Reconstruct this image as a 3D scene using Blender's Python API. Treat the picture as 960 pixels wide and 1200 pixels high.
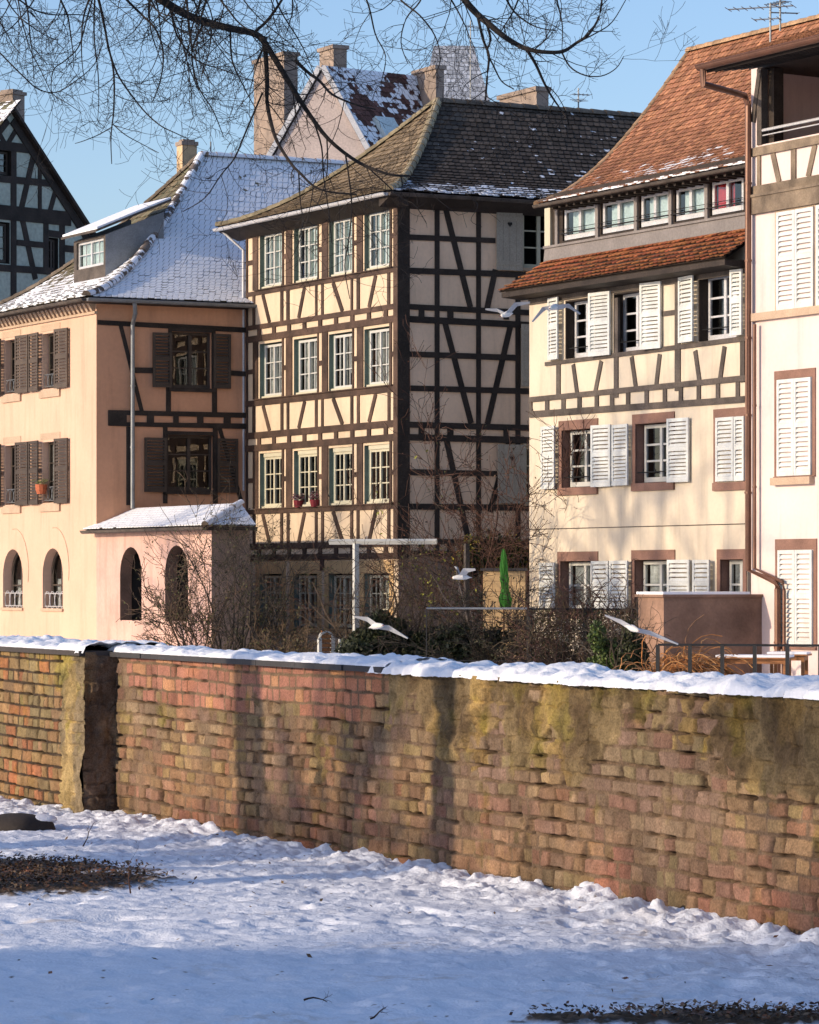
import bpy, bmesh, math, random
import numpy as np
from mathutils import Vector

for o in list(bpy.data.objects):
    bpy.data.objects.remove(o)
scene = bpy.context.scene
COL = scene.collection
random.seed(7)
RNG = np.random.default_rng(11)

# ------------------------------------------------------------------ camera, sky, sun, exposure
F = 4000.0          # focal length in pixels of the 960 wide photograph
EYE = 1.65
HZ = 680.0
cam = bpy.data.objects.new('camera', bpy.data.cameras.new('camera'))
COL.objects.link(cam)
scene.camera = cam
cam.location = (0, 0, EYE)
cam.rotation_euler = (math.pi / 2, 0, 0)
cam.data.sensor_fit = 'HORIZONTAL'
cam.data.sensor_width = 36.0
cam.data.lens = 36.0 * F / 960.0
cam.data.shift_y = (HZ - 600.0) / 960.0
cam.data.clip_start = 0.5
cam.data.clip_end = 6000.0

SUN_EL = math.radians(15.0)
D2 = Vector((0.4700, -0.8827)).normalized()        # along the sunlit facades, to the right and nearer
P2 = Vector((0.8827, 0.4700)).normalized()         # along the shaded facades, to the right and farther
N2 = -P2                                           # outward normal of the sunlit facades
a_ = math.radians(7.0)
S2 = (N2 * math.cos(a_) - D2 * math.sin(a_)).normalized()   # towards the sun, horizontally
sunv = Vector((S2.x * math.cos(SUN_EL), S2.y * math.cos(SUN_EL), math.sin(SUN_EL)))

world = bpy.data.worlds.new('World')
scene.world = world
world.use_nodes = True
wn = world.node_tree
wn.nodes.clear()
sky = wn.nodes.new('ShaderNodeTexSky')
sky.sky_type = 'NISHITA'
sky.sun_disc = False
sky.sun_elevation = SUN_EL
sky.sun_rotation = math.atan2(sunv.x, sunv.y)
sky.altitude = 150
sky.air_density = 1.0
sky.dust_density = 1.3
sky.ozone_density = 3.2
bg = wn.nodes.new('ShaderNodeBackground')
bg.inputs['Strength'].default_value = 0.15
wo = wn.nodes.new('ShaderNodeOutputWorld')
tint = wn.nodes.new('ShaderNodeVectorMath'); tint.operation = 'MULTIPLY'; tint.inputs[1].default_value = (1.02, 0.955, 1.0)
wn.links.new(sky.outputs[0], tint.inputs[0]); wn.links.new(tint.outputs[0], bg.inputs['Color'])
wn.links.new(bg.outputs[0], wo.inputs['Surface'])

sl = bpy.data.lights.new('sun', 'SUN')
sl.energy = 2.75
sl.angle = math.radians(0.55)
sl.color = (1.0, 0.80, 0.57)
sun = bpy.data.objects.new('sun', sl)
COL.objects.link(sun)
sun.rotation_euler = sunv.to_track_quat('Z', 'Y').to_euler()

scene.render.engine = 'CYCLES'
scene.view_settings.view_transform = 'Standard'
scene.view_settings.look = 'None'
scene.view_settings.gamma = 1.0
scene.view_settings.exposure = 0.62
scene.cycles.max_bounces = 6
scene.cycles.transparent_max_bounces = 12

# ------------------------------------------------------------------ helpers
def V2(x, y): return Vector((x, y))

def at(u, v, Y):
    """point seen at photo pixel (u,v) at distance Y in front of the camera"""
    return Vector(((u - 480) / F * Y, Y, EYE + (HZ - v) / F * Y))

class Fac:
    """a vertical plane: p0 on the ground plan, dir along it, nrm outward"""
    def __init__(s, p0, d, n): s.p0, s.d, s.n = V2(*p0), V2(*d), V2(*n)
    def s_(s, u, o=0.0):
        k = (u - 480) / F
        p = s.p0 + s.n * o
        return (k * p.y - p.x) / (s.d.x - k * s.d.y)
    def uv(s, u, v, o=0.0):
        t = s.s_(u, o)
        y = (s.p0 + s.n * o + s.d * t).y
        return t, EYE + (HZ - v) / F * y
    def z(s, u, v, o=0.0): return s.uv(u, v, o)[1]
    def pt(s, t, z, o=0.0):
        q = s.p0 + s.d * t + s.n * o
        return Vector((q.x, q.y, z))
    def off(s, o): return Fac(s.p0 + s.n * o, s.d, s.n)

class MB:
    def __init__(s): s.v, s.f, s.c, s.m = [], [], [], []
    def poly(s, pts, col=(1, 1, 1), m=0):
        i = len(s.v)
        s.v += [tuple(p) for p in pts]
        s.f.append(tuple(range(i, i + len(pts)))); s.c.append(col); s.m.append(m)
    def hexa(s, a, b, col=(1, 1, 1), m=0):
        """a: 4 points, b: the 4 opposite points"""
        if col == (1, 1, 1):
            f = random.uniform(0.78, 1.18); col = (f, f, f)
        i = len(s.v)
        s.v += [tuple(p) for p in a] + [tuple(p) for p in b]
        for q in ((3, 2, 1, 0), (4, 5, 6, 7), (0, 1, 5, 4), (1, 2, 6, 5), (2, 3, 7, 6), (3, 0, 4, 7)):
            s.f.append(tuple(i + k for k in q)); s.c.append(col); s.m.append(m)
    def prism(s, pa, pb, col=(1, 1, 1), m=0):
        n = len(pa); i = len(s.v)
        s.v += [tuple(p) for p in pa] + [tuple(p) for p in pb]
        s.f.append(tuple(i + k for k in reversed(range(n)))); s.c.append(col); s.m.append(m)
        s.f.append(tuple(i + n + k for k in range(n))); s.c.append(col); s.m.append(m)
        for k in range(n):
            k2 = (k + 1) % n
            s.f.append((i + k, i + k2, i + n + k2, i + n + k)); s.c.append(col); s.m.append(m)
    def fbox(s, Fc, s0, s1, z0, z1, o0, o1, col=(1, 1, 1), m=0):
        q = [(s0, z0), (s1, z0), (s1, z1), (s0, z1)]
        s.hexa([Fc.pt(a, b, o0) for a, b in q], [Fc.pt(a, b, o1) for a, b in q], col, m)
    def beam(s, Fc, a, b, w, o1, o0=-0.03, col=(1, 1, 1), m=0, w2=None):
        a = Vector(a); b = Vector(b); t = (b - a).normalized(); n = Vector((-t.y, t.x))
        w2 = w if w2 is None else w2
        q = [a + n * w / 2, a - n * w / 2, b - n * w2 / 2, b + n * w2 / 2]
        s.hexa([Fc.pt(p.x, p.y, o0) for p in q], [Fc.pt(p.x, p.y, o1) for p in q], col, m)
    def box(s, c, d, col=(1, 1, 1), m=0, ax=None):
        """box centred at c, sizes d, axis ax = horizontal direction of its first side"""
        c = Vector(c); ax = Vector((ax[0], ax[1], 0)).normalized() if ax is not None else Vector((1, 0, 0))
        ay = Vector((-ax.y, ax.x, 0)); az = Vector((0, 0, 1))
        P = lambda i, j, k: c + ax * (i * d[0] / 2) + ay * (j * d[1] / 2) + az * (k * d[2] / 2)
        q = ((-1, -1), (1, -1), (1, 1), (-1, 1))
        s.hexa([P(i, j, -1) for i, j in q], [P(i, j, 1) for i, j in q], col, m)
    def tube(s, pts, rad, n=6, col=(1, 1, 1), m=0, cap=True):
        pts = [Vector(p) for p in pts]
        if isinstance(rad, (int, float)): rad = [rad] * len(pts)
        base = len(s.v); up = Vector((0.13, 0.21, 0.97))
        for i, p in enumerate(pts):
            t = (pts[min(i + 1, len(pts) - 1)] - pts[max(i - 1, 0)])
            if t.length < 1e-9: t = Vector((0, 0, 1))
            t.normalize()
            x = t.cross(up)
            if x.length < 1e-3: x = t.cross(Vector((1, 0, 0)))
            x.normalize(); y = t.cross(x)
            for k in range(n):
                a = 2 * math.pi * k / n
                s.v.append(tuple(p + (x * math.cos(a) + y * math.sin(a)) * rad[i]))
        for i in range(len(pts) - 1):
            for k in range(n):
                k2 = (k + 1) % n
                s.f.append((base + i * n + k, base + i * n + k2, base + (i + 1) * n + k2, base + (i + 1) * n + k))
                s.c.append(col); s.m.append(m)
        if cap:
            e = base + (len(pts) - 1) * n
            s.f.append(tuple(base + k for k in reversed(range(n)))); s.c.append(col); s.m.append(m)
            s.f.append(tuple(e + k for k in range(n))); s.c.append(col); s.m.append(m)
    def build(s, name, mats, parent=None, smooth=False, origin=None):
        if not isinstance(mats, (list, tuple)): mats = [mats]
        org = Vector((0, 0, 0))
        if parent is not None: org = WORLD_ORG[parent.name]
        elif origin is not None: org = Vector(origin)
        me = bpy.data.meshes.new(name)
        vv = np.array(s.v, dtype=np.float64).reshape(-1, 3) - np.array(org)
        me.from_pydata(vv.tolist(), [], s.f)
        for m in mats: me.materials.append(m)
        me.polygons.foreach_set('material_index', s.m)
        if smooth: me.polygons.foreach_set('use_smooth', [True] * len(s.f))
        lt = np.array([len(f) for f in s.f])
        cc = np.array([(c[0], c[1], c[2], c[3] if len(c) > 3 else 0.0) for c in s.c], dtype=np.float32)
        at_ = me.attributes.new('Col', 'FLOAT_COLOR', 'CORNER')
        at_.data.foreach_set('color', np.repeat(cc, lt, axis=0).ravel())
        me.update()
        o = bpy.data.objects.new(name, me)
        COL.objects.link(o)
        if parent is not None:
            o.parent = parent
        else:
            o.location = org
        WORLD_ORG[o.name] = org
        return o
WORLD_ORG = {}

def grid_obj(name, P, C, mat, parent=None, origin=(0, 0, 0), smooth=True):
    """P: (n,m,3) points, C: (n,m,4) colours"""
    n, m = P.shape[:2]
    org = Vector(origin) if parent is None else WORLD_ORG[parent.name]
    idx = np.arange(n * m).reshape(n, m)
    f = np.stack([idx[:-1, :-1], idx[1:, :-1], idx[1:, 1:], idx[:-1, 1:]], -1).reshape(-1, 4)
    me = bpy.data.meshes.new(name)
    me.vertices.add(n * m)
    me.vertices.foreach_set('co', (P.reshape(-1, 3) - np.array(org)).astype(np.float32).ravel())
    me.loops.add(f.size); me.loops.foreach_set('vertex_index', f.ravel().astype(np.int32))
    me.polygons.add(len(f)); me.polygons.foreach_set('loop_start', np.arange(0, f.size, 4, dtype=np.int32))
    me.polygons.foreach_set('use_smooth', [smooth] * len(f))
    me.update(calc_edges=True)
    a = me.attributes.new('Col', 'FLOAT_COLOR', 'POINT')
    a.data.foreach_set('color', C.reshape(-1, 4).astype(np.float32).ravel())
    me.materials.append(mat)
    me.validate()
    o = bpy.data.objects.new(name, me)
    COL.objects.link(o)
    if parent is not None: o.parent = parent
    else: o.location = org
    WORLD_ORG[o.name] = org
    return o

def tag(o, label=None, cat=None, group=None, kind=None):
    if label: o['label'] = label
    if cat: o['category'] = cat
    if group: o['group'] = group
    if kind: o['kind'] = kind
    return o

def thing(name, label, cat, loc, group=None):
    o = bpy.data.objects.new(name, None)
    COL.objects.link(o)
    o.location = loc
    o.empty_display_size = 0.3
    WORLD_ORG[o.name] = Vector(loc)
    return tag(o, label, cat, group)

def _h(ix, iy, seed):
    n = (ix * 374761393 + iy * 668265263 + seed * 974634777) & 0xffffffff
    n = ((n ^ (n >> 13)) * 1274126177) & 0xffffffff
    return ((n ^ (n >> 16)) & 0xffff) / 65535.0
def vn(x, y, sc, seed=0):
    """smooth value noise 0..1, feature size sc"""
    x = np.asarray(x, dtype=np.float64) / sc; y = np.asarray(y, dtype=np.float64) / sc
    ix = np.floor(x).astype(np.int64); iy = np.floor(y).astype(np.int64)
    fx = x - ix; fy = y - iy
    fx = fx * fx * (3 - 2 * fx); fy = fy * fy * (3 - 2 * fy)
    a = _h(ix, iy, seed); b = _h(ix + 1, iy, seed); c = _h(ix, iy + 1, seed); d = _h(ix + 1, iy + 1, seed)
    return (a * (1 - fx) + b * fx) * (1 - fy) + (c * (1 - fx) + d * fx) * fy
def fbm(x, y, sc, seed=0, oct=4):
    t = 0; amp = 1; tot = 0
    for k in range(oct):
        t = t + amp * vn(x, y, sc / 2 ** k, seed + 31 * k); tot += amp; amp *= 0.5
    return t / tot

# ------------------------------------------------------------------ materials
def mat(name, base=(0.5, 0.5, 0.5), rough=0.8, attr=False, var=0.2, nscale=3.0, fine=40.0, bump=0.3, bdist=0.01,
        spec=0.3, metal=0.0, streak=None, second=None, attrmul=False, drip=0.0, finevar=0.15):
    """principled surface: base (times the Col attribute when attr) varied by two noises, with bump"""
    m = bpy.data.materials.new(name); m.use_nodes = True
    nt = m.node_tree; N = nt.nodes; L = nt.links
    b = N['Principled BSDF']
    b.inputs['Roughness'].default_value = rough
    b.inputs['Metallic'].default_value = metal
    b.inputs['Specular IOR Level'].default_value = spec
    g = N.new('ShaderNodeNewGeometry')
    mp = N.new('ShaderNodeMapping')
    L.new(g.outputs['Position'], mp.inputs['Vector'])
    if streak: mp.inputs['Scale'].default_value = streak
    n1 = N.new('ShaderNodeTexNoise'); n1.inputs['Scale'].default_value = nscale; n1.inputs['Detail'].default_value = 6
    n2 = N.new('ShaderNodeTexNoise'); n2.inputs['Scale'].default_value = fine; n2.inputs['Detail'].default_value = 4
    L.new(mp.outputs[0], n1.inputs['Vector']); L.new(mp.outputs[0], n2.inputs['Vector'])
    def rng(src, lo, hi):
        r = N.new('ShaderNodeMapRange'); r.inputs[1].default_value = 0.3; r.inputs[2].default_value = 0.7
        r.inputs[3].default_value = lo; r.inputs[4].default_value = hi; L.new(src, r.inputs[0]); return r.outputs[0]
    mul = N.new('ShaderNodeMath'); mul.operation = 'MULTIPLY'
    L.new(rng(n1.outputs[0], 1 - var, 1 + var), mul.inputs[0]); L.new(rng(n2.outputs[0], 1 - finevar, 1 + finevar), mul.inputs[1])
    vm = N.new('ShaderNodeVectorMath'); vm.operation = 'SCALE'
    L.new(mul.outputs[0], vm.inputs['Scale'])
    src = None
    if attr:
        a = N.new('ShaderNodeVertexColor'); a.layer_name = 'Col'
        src = a.outputs['Color']
    if second is not None:
        mx = N.new('ShaderNodeMix'); mx.data_type = 'RGBA'
        n3 = N.new('ShaderNodeTexNoise'); n3.inputs['Scale'].default_value = nscale * 0.6; n3.inputs['Detail'].default_value = 5
        L.new(mp.outputs[0], n3.inputs['Vector'])
        L.new(rng(n3.outputs[0], 0, 1), mx.inputs[0])
        mx.inputs[6].default_value = (*base, 1); mx.inputs[7].default_value = (*second, 1)
        if src is not None:
            L.new(src, mx.inputs[6])
        src = mx.outputs[2]
    if attrmul:
        a = N.new('ShaderNodeVertexColor'); a.layer_name = 'Col'
        mm = N.new('ShaderNodeMix'); mm.data_type = 'RGBA'; mm.blend_type = 'MULTIPLY'; mm.inputs[0].default_value = 1.0
        if src is not None: L.new(src, mm.inputs[6])
        else: mm.inputs[6].default_value = (*base, 1)
        L.new(a.outputs['Color'], mm.inputs[7]); src = mm.outputs[2]
    if drip:
        mp2 = N.new('ShaderNodeMapping'); mp2.inputs['Scale'].default_value = (2.6, 2.6, 0.28); L.new(g.outputs['Position'], mp2.inputs['Vector'])
        n4 = N.new('ShaderNodeTexNoise'); n4.inputs['Scale'].default_value = 1.3; n4.inputs['Detail'].default_value = 8; n4.inputs['Roughness'].default_value = 0.65
        L.new(mp2.outputs[0], n4.inputs['Vector'])
        r4 = N.new('ShaderNodeMapRange'); r4.inputs[1].default_value = 0.50; r4.inputs[2].default_value = 0.72
        L.new(n4.outputs[0], r4.inputs[0])
        sc4 = N.new('ShaderNodeMath'); sc4.operation = 'MULTIPLY'; sc4.inputs[1].default_value = drip; L.new(r4.outputs[0], sc4.inputs[0])
        md = N.new('ShaderNodeMix'); md.data_type = 'RGBA'
        L.new(sc4.outputs[0], md.inputs[0])
        if src is not None: L.new(src, md.inputs[6])
        else: md.inputs[6].default_value = (*base, 1)
        md.inputs[7].default_value = (base[0] * 0.55, base[1] * 0.52, base[2] * 0.50, 1); src = md.outputs[2]
    if src is not None: L.new(src, vm.inputs[0])
    else: vm.inputs[0].default_value = base
    L.new(vm.outputs[0], b.inputs['Base Color'])
    if bump:
        bp = N.new('ShaderNodeBump'); bp.inputs['Strength'].default_value = bump; bp.inputs['Distance'].default_value = bdist
        ad = N.new('ShaderNodeMath'); ad.operation = 'ADD'
        L.new(n1.outputs[0], ad.inputs[0]); L.new(n2.outputs[0], ad.inputs[1])
        L.new(ad.outputs[0], bp.inputs['Height']); L.new(bp.outputs[0], b.inputs['Normal'])
    return m

M = {}
M['pink'] = mat('pink_render', (0.64, 0.435, 0.32), 0.9, var=0.06, nscale=0.8, fine=12, finevar=0.03, bump=0.15, second=(0.58, 0.39, 0.285), drip=0.42)
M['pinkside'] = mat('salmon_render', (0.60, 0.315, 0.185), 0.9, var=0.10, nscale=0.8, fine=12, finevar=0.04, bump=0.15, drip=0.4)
M['pinkpale'] = mat('pale_pink_render', (0.62, 0.40, 0.33), 0.9, var=0.12, nscale=1.2, fine=12, finevar=0.05, bump=0.15, second=(0.48, 0.33, 0.28), drip=0.6)
M['cream'] = mat('cream_render', (0.64, 0.555, 0.43), 0.9, var=0.05, nscale=1.0, fine=14, finevar=0.03, bump=0.15, second=(0.58, 0.505, 0.40), drip=0.45)
M['infill'] = mat('infill_render', (0.62, 0.495, 0.35), 0.9, var=0.09, nscale=1.0, fine=14, finevar=0.04, bump=0.2, second=(0.56, 0.45, 0.33), drip=0.35)
M['infill_lifted'] = mat('shade_lifted_infill_render', (0.84, 0.61, 0.43), 0.9, var=0.09, nscale=1.0, fine=14, finevar=0.04, bump=0.2, second=(0.76, 0.55, 0.39), drip=0.4)  # infill of the shaded face, brightened and warmed in place of bounce light
M['rose'] = mat('rose_render', (0.68, 0.560, 0.53), 0.9, var=0.05, nscale=0.8, fine=14, finevar=0.03, bump=0.1, drip=0.35)
M['green'] = mat('green_infill', (0.40, 0.44, 0.37), 0.9, var=0.10, nscale=1.0, fine=10, bump=0.2)
M['rust'] = mat('rough_brown_render', (0.27, 0.165, 0.115), 0.95, var=0.30, nscale=1.6, fine=20, finevar=0.1, bump=0.4, second=(0.19, 0.12, 0.088))
M['brownwall'] = mat('brown_ground_floor_render', (0.30, 0.21, 0.16), 0.95, var=0.25, nscale=1.3, fine=20, bump=0.3)
M['tan'] = mat('tan_render', (0.60, 0.42, 0.25), 0.95, var=0.12, nscale=1.3, fine=20, bump=0.3)
M['timber'] = mat('dark_timber', (0.042, 0.026, 0.020), 0.75, var=0.4, nscale=2.5, fine=30, finevar=.3, bump=0.6, second=(0.078, 0.047, 0.034), attrmul=True)
M['timberblack'] = mat('black_timber', (0.034, 0.025, 0.020), 0.75, var=0.4, nscale=2.5, fine=30, finevar=.3, bump=0.6, attrmul=True)
M['timbergrey'] = mat('grey_weathered_timber', (0.15, 0.115, 0.085), 0.8, var=0.35, nscale=3.0, fine=30, bump=0.6, second=(0.22, 0.17, 0.12), attrmul=True)
M['timbersoft'] = mat('taupe_timber', (0.085, 0.070, 0.060), 0.8, var=0.35, nscale=3.0, fine=30, finevar=.25, bump=0.5, attrmul=True)
M['stone'] = mat('reddish_sandstone', (0.22, 0.125, 0.095), 0.9, var=0.18, nscale=3.0, fine=40, bump=0.3)
M['ochre'] = mat('ochre_stone', (0.50, 0.34, 0.17), 0.9, var=0.18, nscale=3.0, fine=40, bump=0.3)
M['sill'] = mat('beige_stone', (0.46, 0.34, 0.245), 0.9, var=0.10, nscale=3.0, fine=40, bump=0.2)
M['whitepaint'] = mat('white_paint', (0.48, 0.485, 0.46), 0.5, var=0.05, nscale=3, fine=30, finevar=0.03, bump=0.05)
M['creampaint'] = mat('cream_paint', (0.50, 0.475, 0.36), 0.5, var=0.05, nscale=3, fine=30, finevar=0.03, bump=0.05)
M['shutter'] = mat('shutter_paint', (0.60, 0.62, 0.60), 0.55, var=0.12, nscale=3, fine=30, finevar=0.08, bump=0.1, drip=.2)
M['shutterplank'] = mat('shutter_boards', (0.36, 0.32, 0.26), 0.7, var=0.08, nscale=3, fine=30, bump=0.1)
M['shutterbrown'] = mat('brown_shutter_paint', (0.06, 0.044, 0.034), 0.6, var=0.2, nscale=3, fine=30, bump=0.1)
M['shuttergrey'] = mat('greybrown_shutter_paint', (0.085, 0.063, 0.048), 0.6, var=0.2, nscale=3, fine=30, bump=0.1)
M['framebrown'] = mat('brown_frame_paint', (0.06, 0.045, 0.035), 0.6, var=0.2, nscale=3, fine=30, bump=0.1)
M['framegreen'] = mat('green_grey_paint', (0.16, 0.20, 0.17), 0.6, var=0.15, nscale=3, fine=30, bump=0.1)
M['dark'] = mat('dark_room', (0.03, 0.027, 0.025), 0.9, bump=0)
M['curtain'] = mat('net_curtain', (0.42, 0.44, 0.46), 0.9, var=0.4, nscale=5, fine=20, bump=0)
M['blind'] = mat('pale_blind', (0.48, 0.58, 0.61), 0.9, var=0.10, nscale=3, fine=20, bump=0)
M['redblind'] = mat('red_blind', (0.42, 0.03, 0.04), 0.9, var=0.1, nscale=3, fine=20, bump=0)
M['copper'] = mat('copper_pipe', (0.145, 0.068, 0.042), 0.45, metal=0.3, var=0.2, nscale=3, fine=30, bump=0.05, spec=0.5)
M['zinc'] = mat('zinc', (0.20, 0.215, 0.23), 0.5, metal=0.4, var=0.15, nscale=3, fine=30, bump=0.05, spec=0.5)
M['palezinc'] = mat('pale_zinc', (0.55, 0.55, 0.56), 0.4, metal=0.2, var=0.1, nscale=3, fine=30, bump=0.05, spec=0.5)
M['lead'] = mat('lead_flashing', (0.21, 0.19, 0.18), 0.6, var=0.15, nscale=1.5, fine=20, bump=0.1, metal=0.2)
M['iron'] = mat('black_iron', (0.02, 0.02, 0.02), 0.5, var=0.1, bump=0)
M['chimney'] = mat('chimney_render', (0.30, 0.235, 0.19), 0.95, var=0.25, nscale=3, fine=30, bump=0.4, second=(0.22, 0.18, 0.155))
M['chimneyyellow'] = mat('tan_chimney_render', (0.50, 0.36, 0.22), 0.95, var=0.2, nscale=3, fine=30, bump=0.4)
M['gablepink'] = mat('rosy_gable_render', (0.50, 0.42, 0.385), 0.95, var=0.1, nscale=1, fine=20, bump=0.1)
M['snow'] = mat('snow', (0.84, 0.86, 0.90), 0.6, var=0.05, nscale=4, fine=60, finevar=0.03, bump=0.5, bdist=0.01, spec=0.3)
M['bark'] = mat('bark', (0.024, 0.019, 0.016), 0.9, var=0.3, nscale=20, fine=200, bump=0.6, bdist=0.004)
M['barktrunk'] = mat('trunk_bark', (0.10, 0.08, 0.06), 0.9, var=0.3, nscale=6, fine=40, bump=0.8, bdist=0.02)
M['stem'] = mat('shrub_stems', (0.12, 0.08, 0.05), 0.9, attr=True, var=0.3, nscale=4, fine=20, bump=0)
M['leaf'] = mat('leaves', (0.1, 0.1, 0.1), 0.6, attr=True, var=0.3, nscale=3, fine=20, bump=0, spec=0.3)
M['attr'] = mat('coloured_surface', (1, 1, 1), 0.85, attr=True, var=0.12, nscale=3, fine=60, bump=0.2)
M['brick'] = mat('masonry', (1, 1, 1), 0.95, attr=True, var=0.14, nscale=9, fine=90, finevar=0.30, bump=0.8, bdist=0.006, spec=0.15)
M['wood'] = mat('garden_wood', (0.30, 0.13, 0.05), 0.6, var=0.2, nscale=5, fine=30, bump=0.1)
M['greencloth'] = mat('green_cloth', (0.07, 0.26, 0.03), 0.7, var=0.15, nscale=4, fine=30, bump=0.2)
M['terracotta'] = mat('terracotta', (0.45, 0.13, 0.06), 0.8, var=0.1, bump=0.1)
M['feather'] = mat('feathers', (1, 1, 1), 0.7, attr=True, var=0.04, nscale=8, fine=60, finevar=0.05, bump=0.1)
M['water'] = mat('river_water', (0.02, 0.03, 0.025), 0.08, var=0.1, nscale=1, fine=6, bump=0.3, bdist=0.02, spec=0.5)
M['paving'] = mat('paving', (0.22, 0.20, 0.18), 0.9, var=0.2, bump=0.3)
M['litter'] = mat('bark_litter', (1, 1, 1), 0.95, attr=True, var=0.4, nscale=14, fine=90, finevar=0.4, bump=1.0, bdist=0.02)

def tile_mat():
    m = bpy.data.materials.new('roof_tiles'); m.use_nodes = True
    nt = m.node_tree; N = nt.nodes; L = nt.links; b = N['Principled BSDF']
    b.inputs['Roughness'].default_value = 0.85; b.inputs['Specular IOR Level'].default_value = 0.25
    a = N.new('ShaderNodeVertexColor'); a.layer_name = 'Col'
    g = N.new('ShaderNodeNewGeometry')
    n1 = N.new('ShaderNodeTexNoise'); n1.inputs['Scale'].default_value = 9; n1.inputs['Detail'].default_value = 6
    n2 = N.new('ShaderNodeTexNoise'); n2.inputs['Scale'].default_value = 4.5; n2.inputs['Detail'].default_value = 5
    L.new(g.outputs['Position'], n1.inputs['Vector']); L.new(g.outputs['Position'], n2.inputs['Vector'])
    r = N.new('ShaderNodeMapRange'); r.inputs[1].default_value = 0.3; r.inputs[2].default_value = 0.7
    r.inputs[3].default_value = 0.7; r.inputs[4].default_value = 1.35; L.new(n1.outputs[0], r.inputs[0])
    vm = N.new('ShaderNodeVectorMath'); vm.operation = 'SCALE'
    L.new(a.outputs['Color'], vm.inputs[0]); L.new(r.outputs[0], vm.inputs['Scale'])
    # snow where attribute alpha + noise is above the threshold
    ad = N.new('ShaderNodeMath'); ad.operation = 'ADD'
    sc = N.new('ShaderNodeMath'); sc.operation = 'MULTIPLY_ADD'; sc.inputs[1].default_value = 1.6; sc.inputs[2].default_value = -0.8
    L.new(n2.outputs[0], sc.inputs[0])
    L.new(a.outputs['Alpha'], ad.inputs[0]); L.new(sc.outputs[0], ad.inputs[1])
    r2 = N.new('ShaderNodeMapRange'); r2.inputs[1].default_value = 0.46; r2.inputs[2].default_value = 0.54
    L.new(ad.outputs[0], r2.inputs[0])
    mx = N.new('ShaderNodeMix'); mx.data_type = 'RGBA'
    L.new(r2.outputs[0], mx.inputs[0]); L.new(vm.outputs[0], mx.inputs[6]); mx.inputs[7].default_value = (0.82, 0.84, 0.88, 1)
    L.new(mx.outputs[2], b.inputs['Base Color'])
    bp = N.new('ShaderNodeBump'); bp.inputs['Strength'].default_value = 0.5; bp.inputs['Distance'].default_value = 0.015
    L.new(n1.outputs[0], bp.inputs['Height']); L.new(bp.outputs[0], b.inputs['Normal'])
    return m
M['tiles'] = tile_mat()

def glass_mat():
    m = bpy.data.materials.new('window_glass'); m.use_nodes = True
    nt = m.node_tree; N = nt.nodes; L = nt.links; N.clear()
    out = N.new('ShaderNodeOutputMaterial'); tr = N.new('ShaderNodeBsdfTransparent'); gl = N.new('ShaderNodeBsdfGlossy')
    tr.inputs[0].default_value = (0.86, 0.90, 0.90, 1); gl.inputs['Roughness'].default_value = 0.02
    fr = N.new('ShaderNodeFresnel'); fr.inputs[0].default_value = 1.9
    n = N.new('ShaderNodeTexNoise'); n.inputs['Scale'].default_value = 1.3
    g = N.new('ShaderNodeNewGeometry'); L.new(g.outputs['Position'], n.inputs['Vector'])
    bp = N.new('ShaderNodeBump'); bp.inputs['Strength'].default_value = 0.25; bp.inputs['Distance'].default_value = 0.02
    L.new(n.outputs[0], bp.inputs['Height']); L.new(bp.outputs[0], gl.inputs['Normal'])
    mx = N.new('ShaderNodeMixShader')
    L.new(fr.outputs[0], mx.inputs[0]); L.new(tr.outputs[0], mx.inputs[1]); L.new(gl.outputs[0], mx.inputs[2])
    L.new(mx.outputs[0], out.inputs['Surface'])
    return m
M['glass'] = glass_mat()
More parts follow.
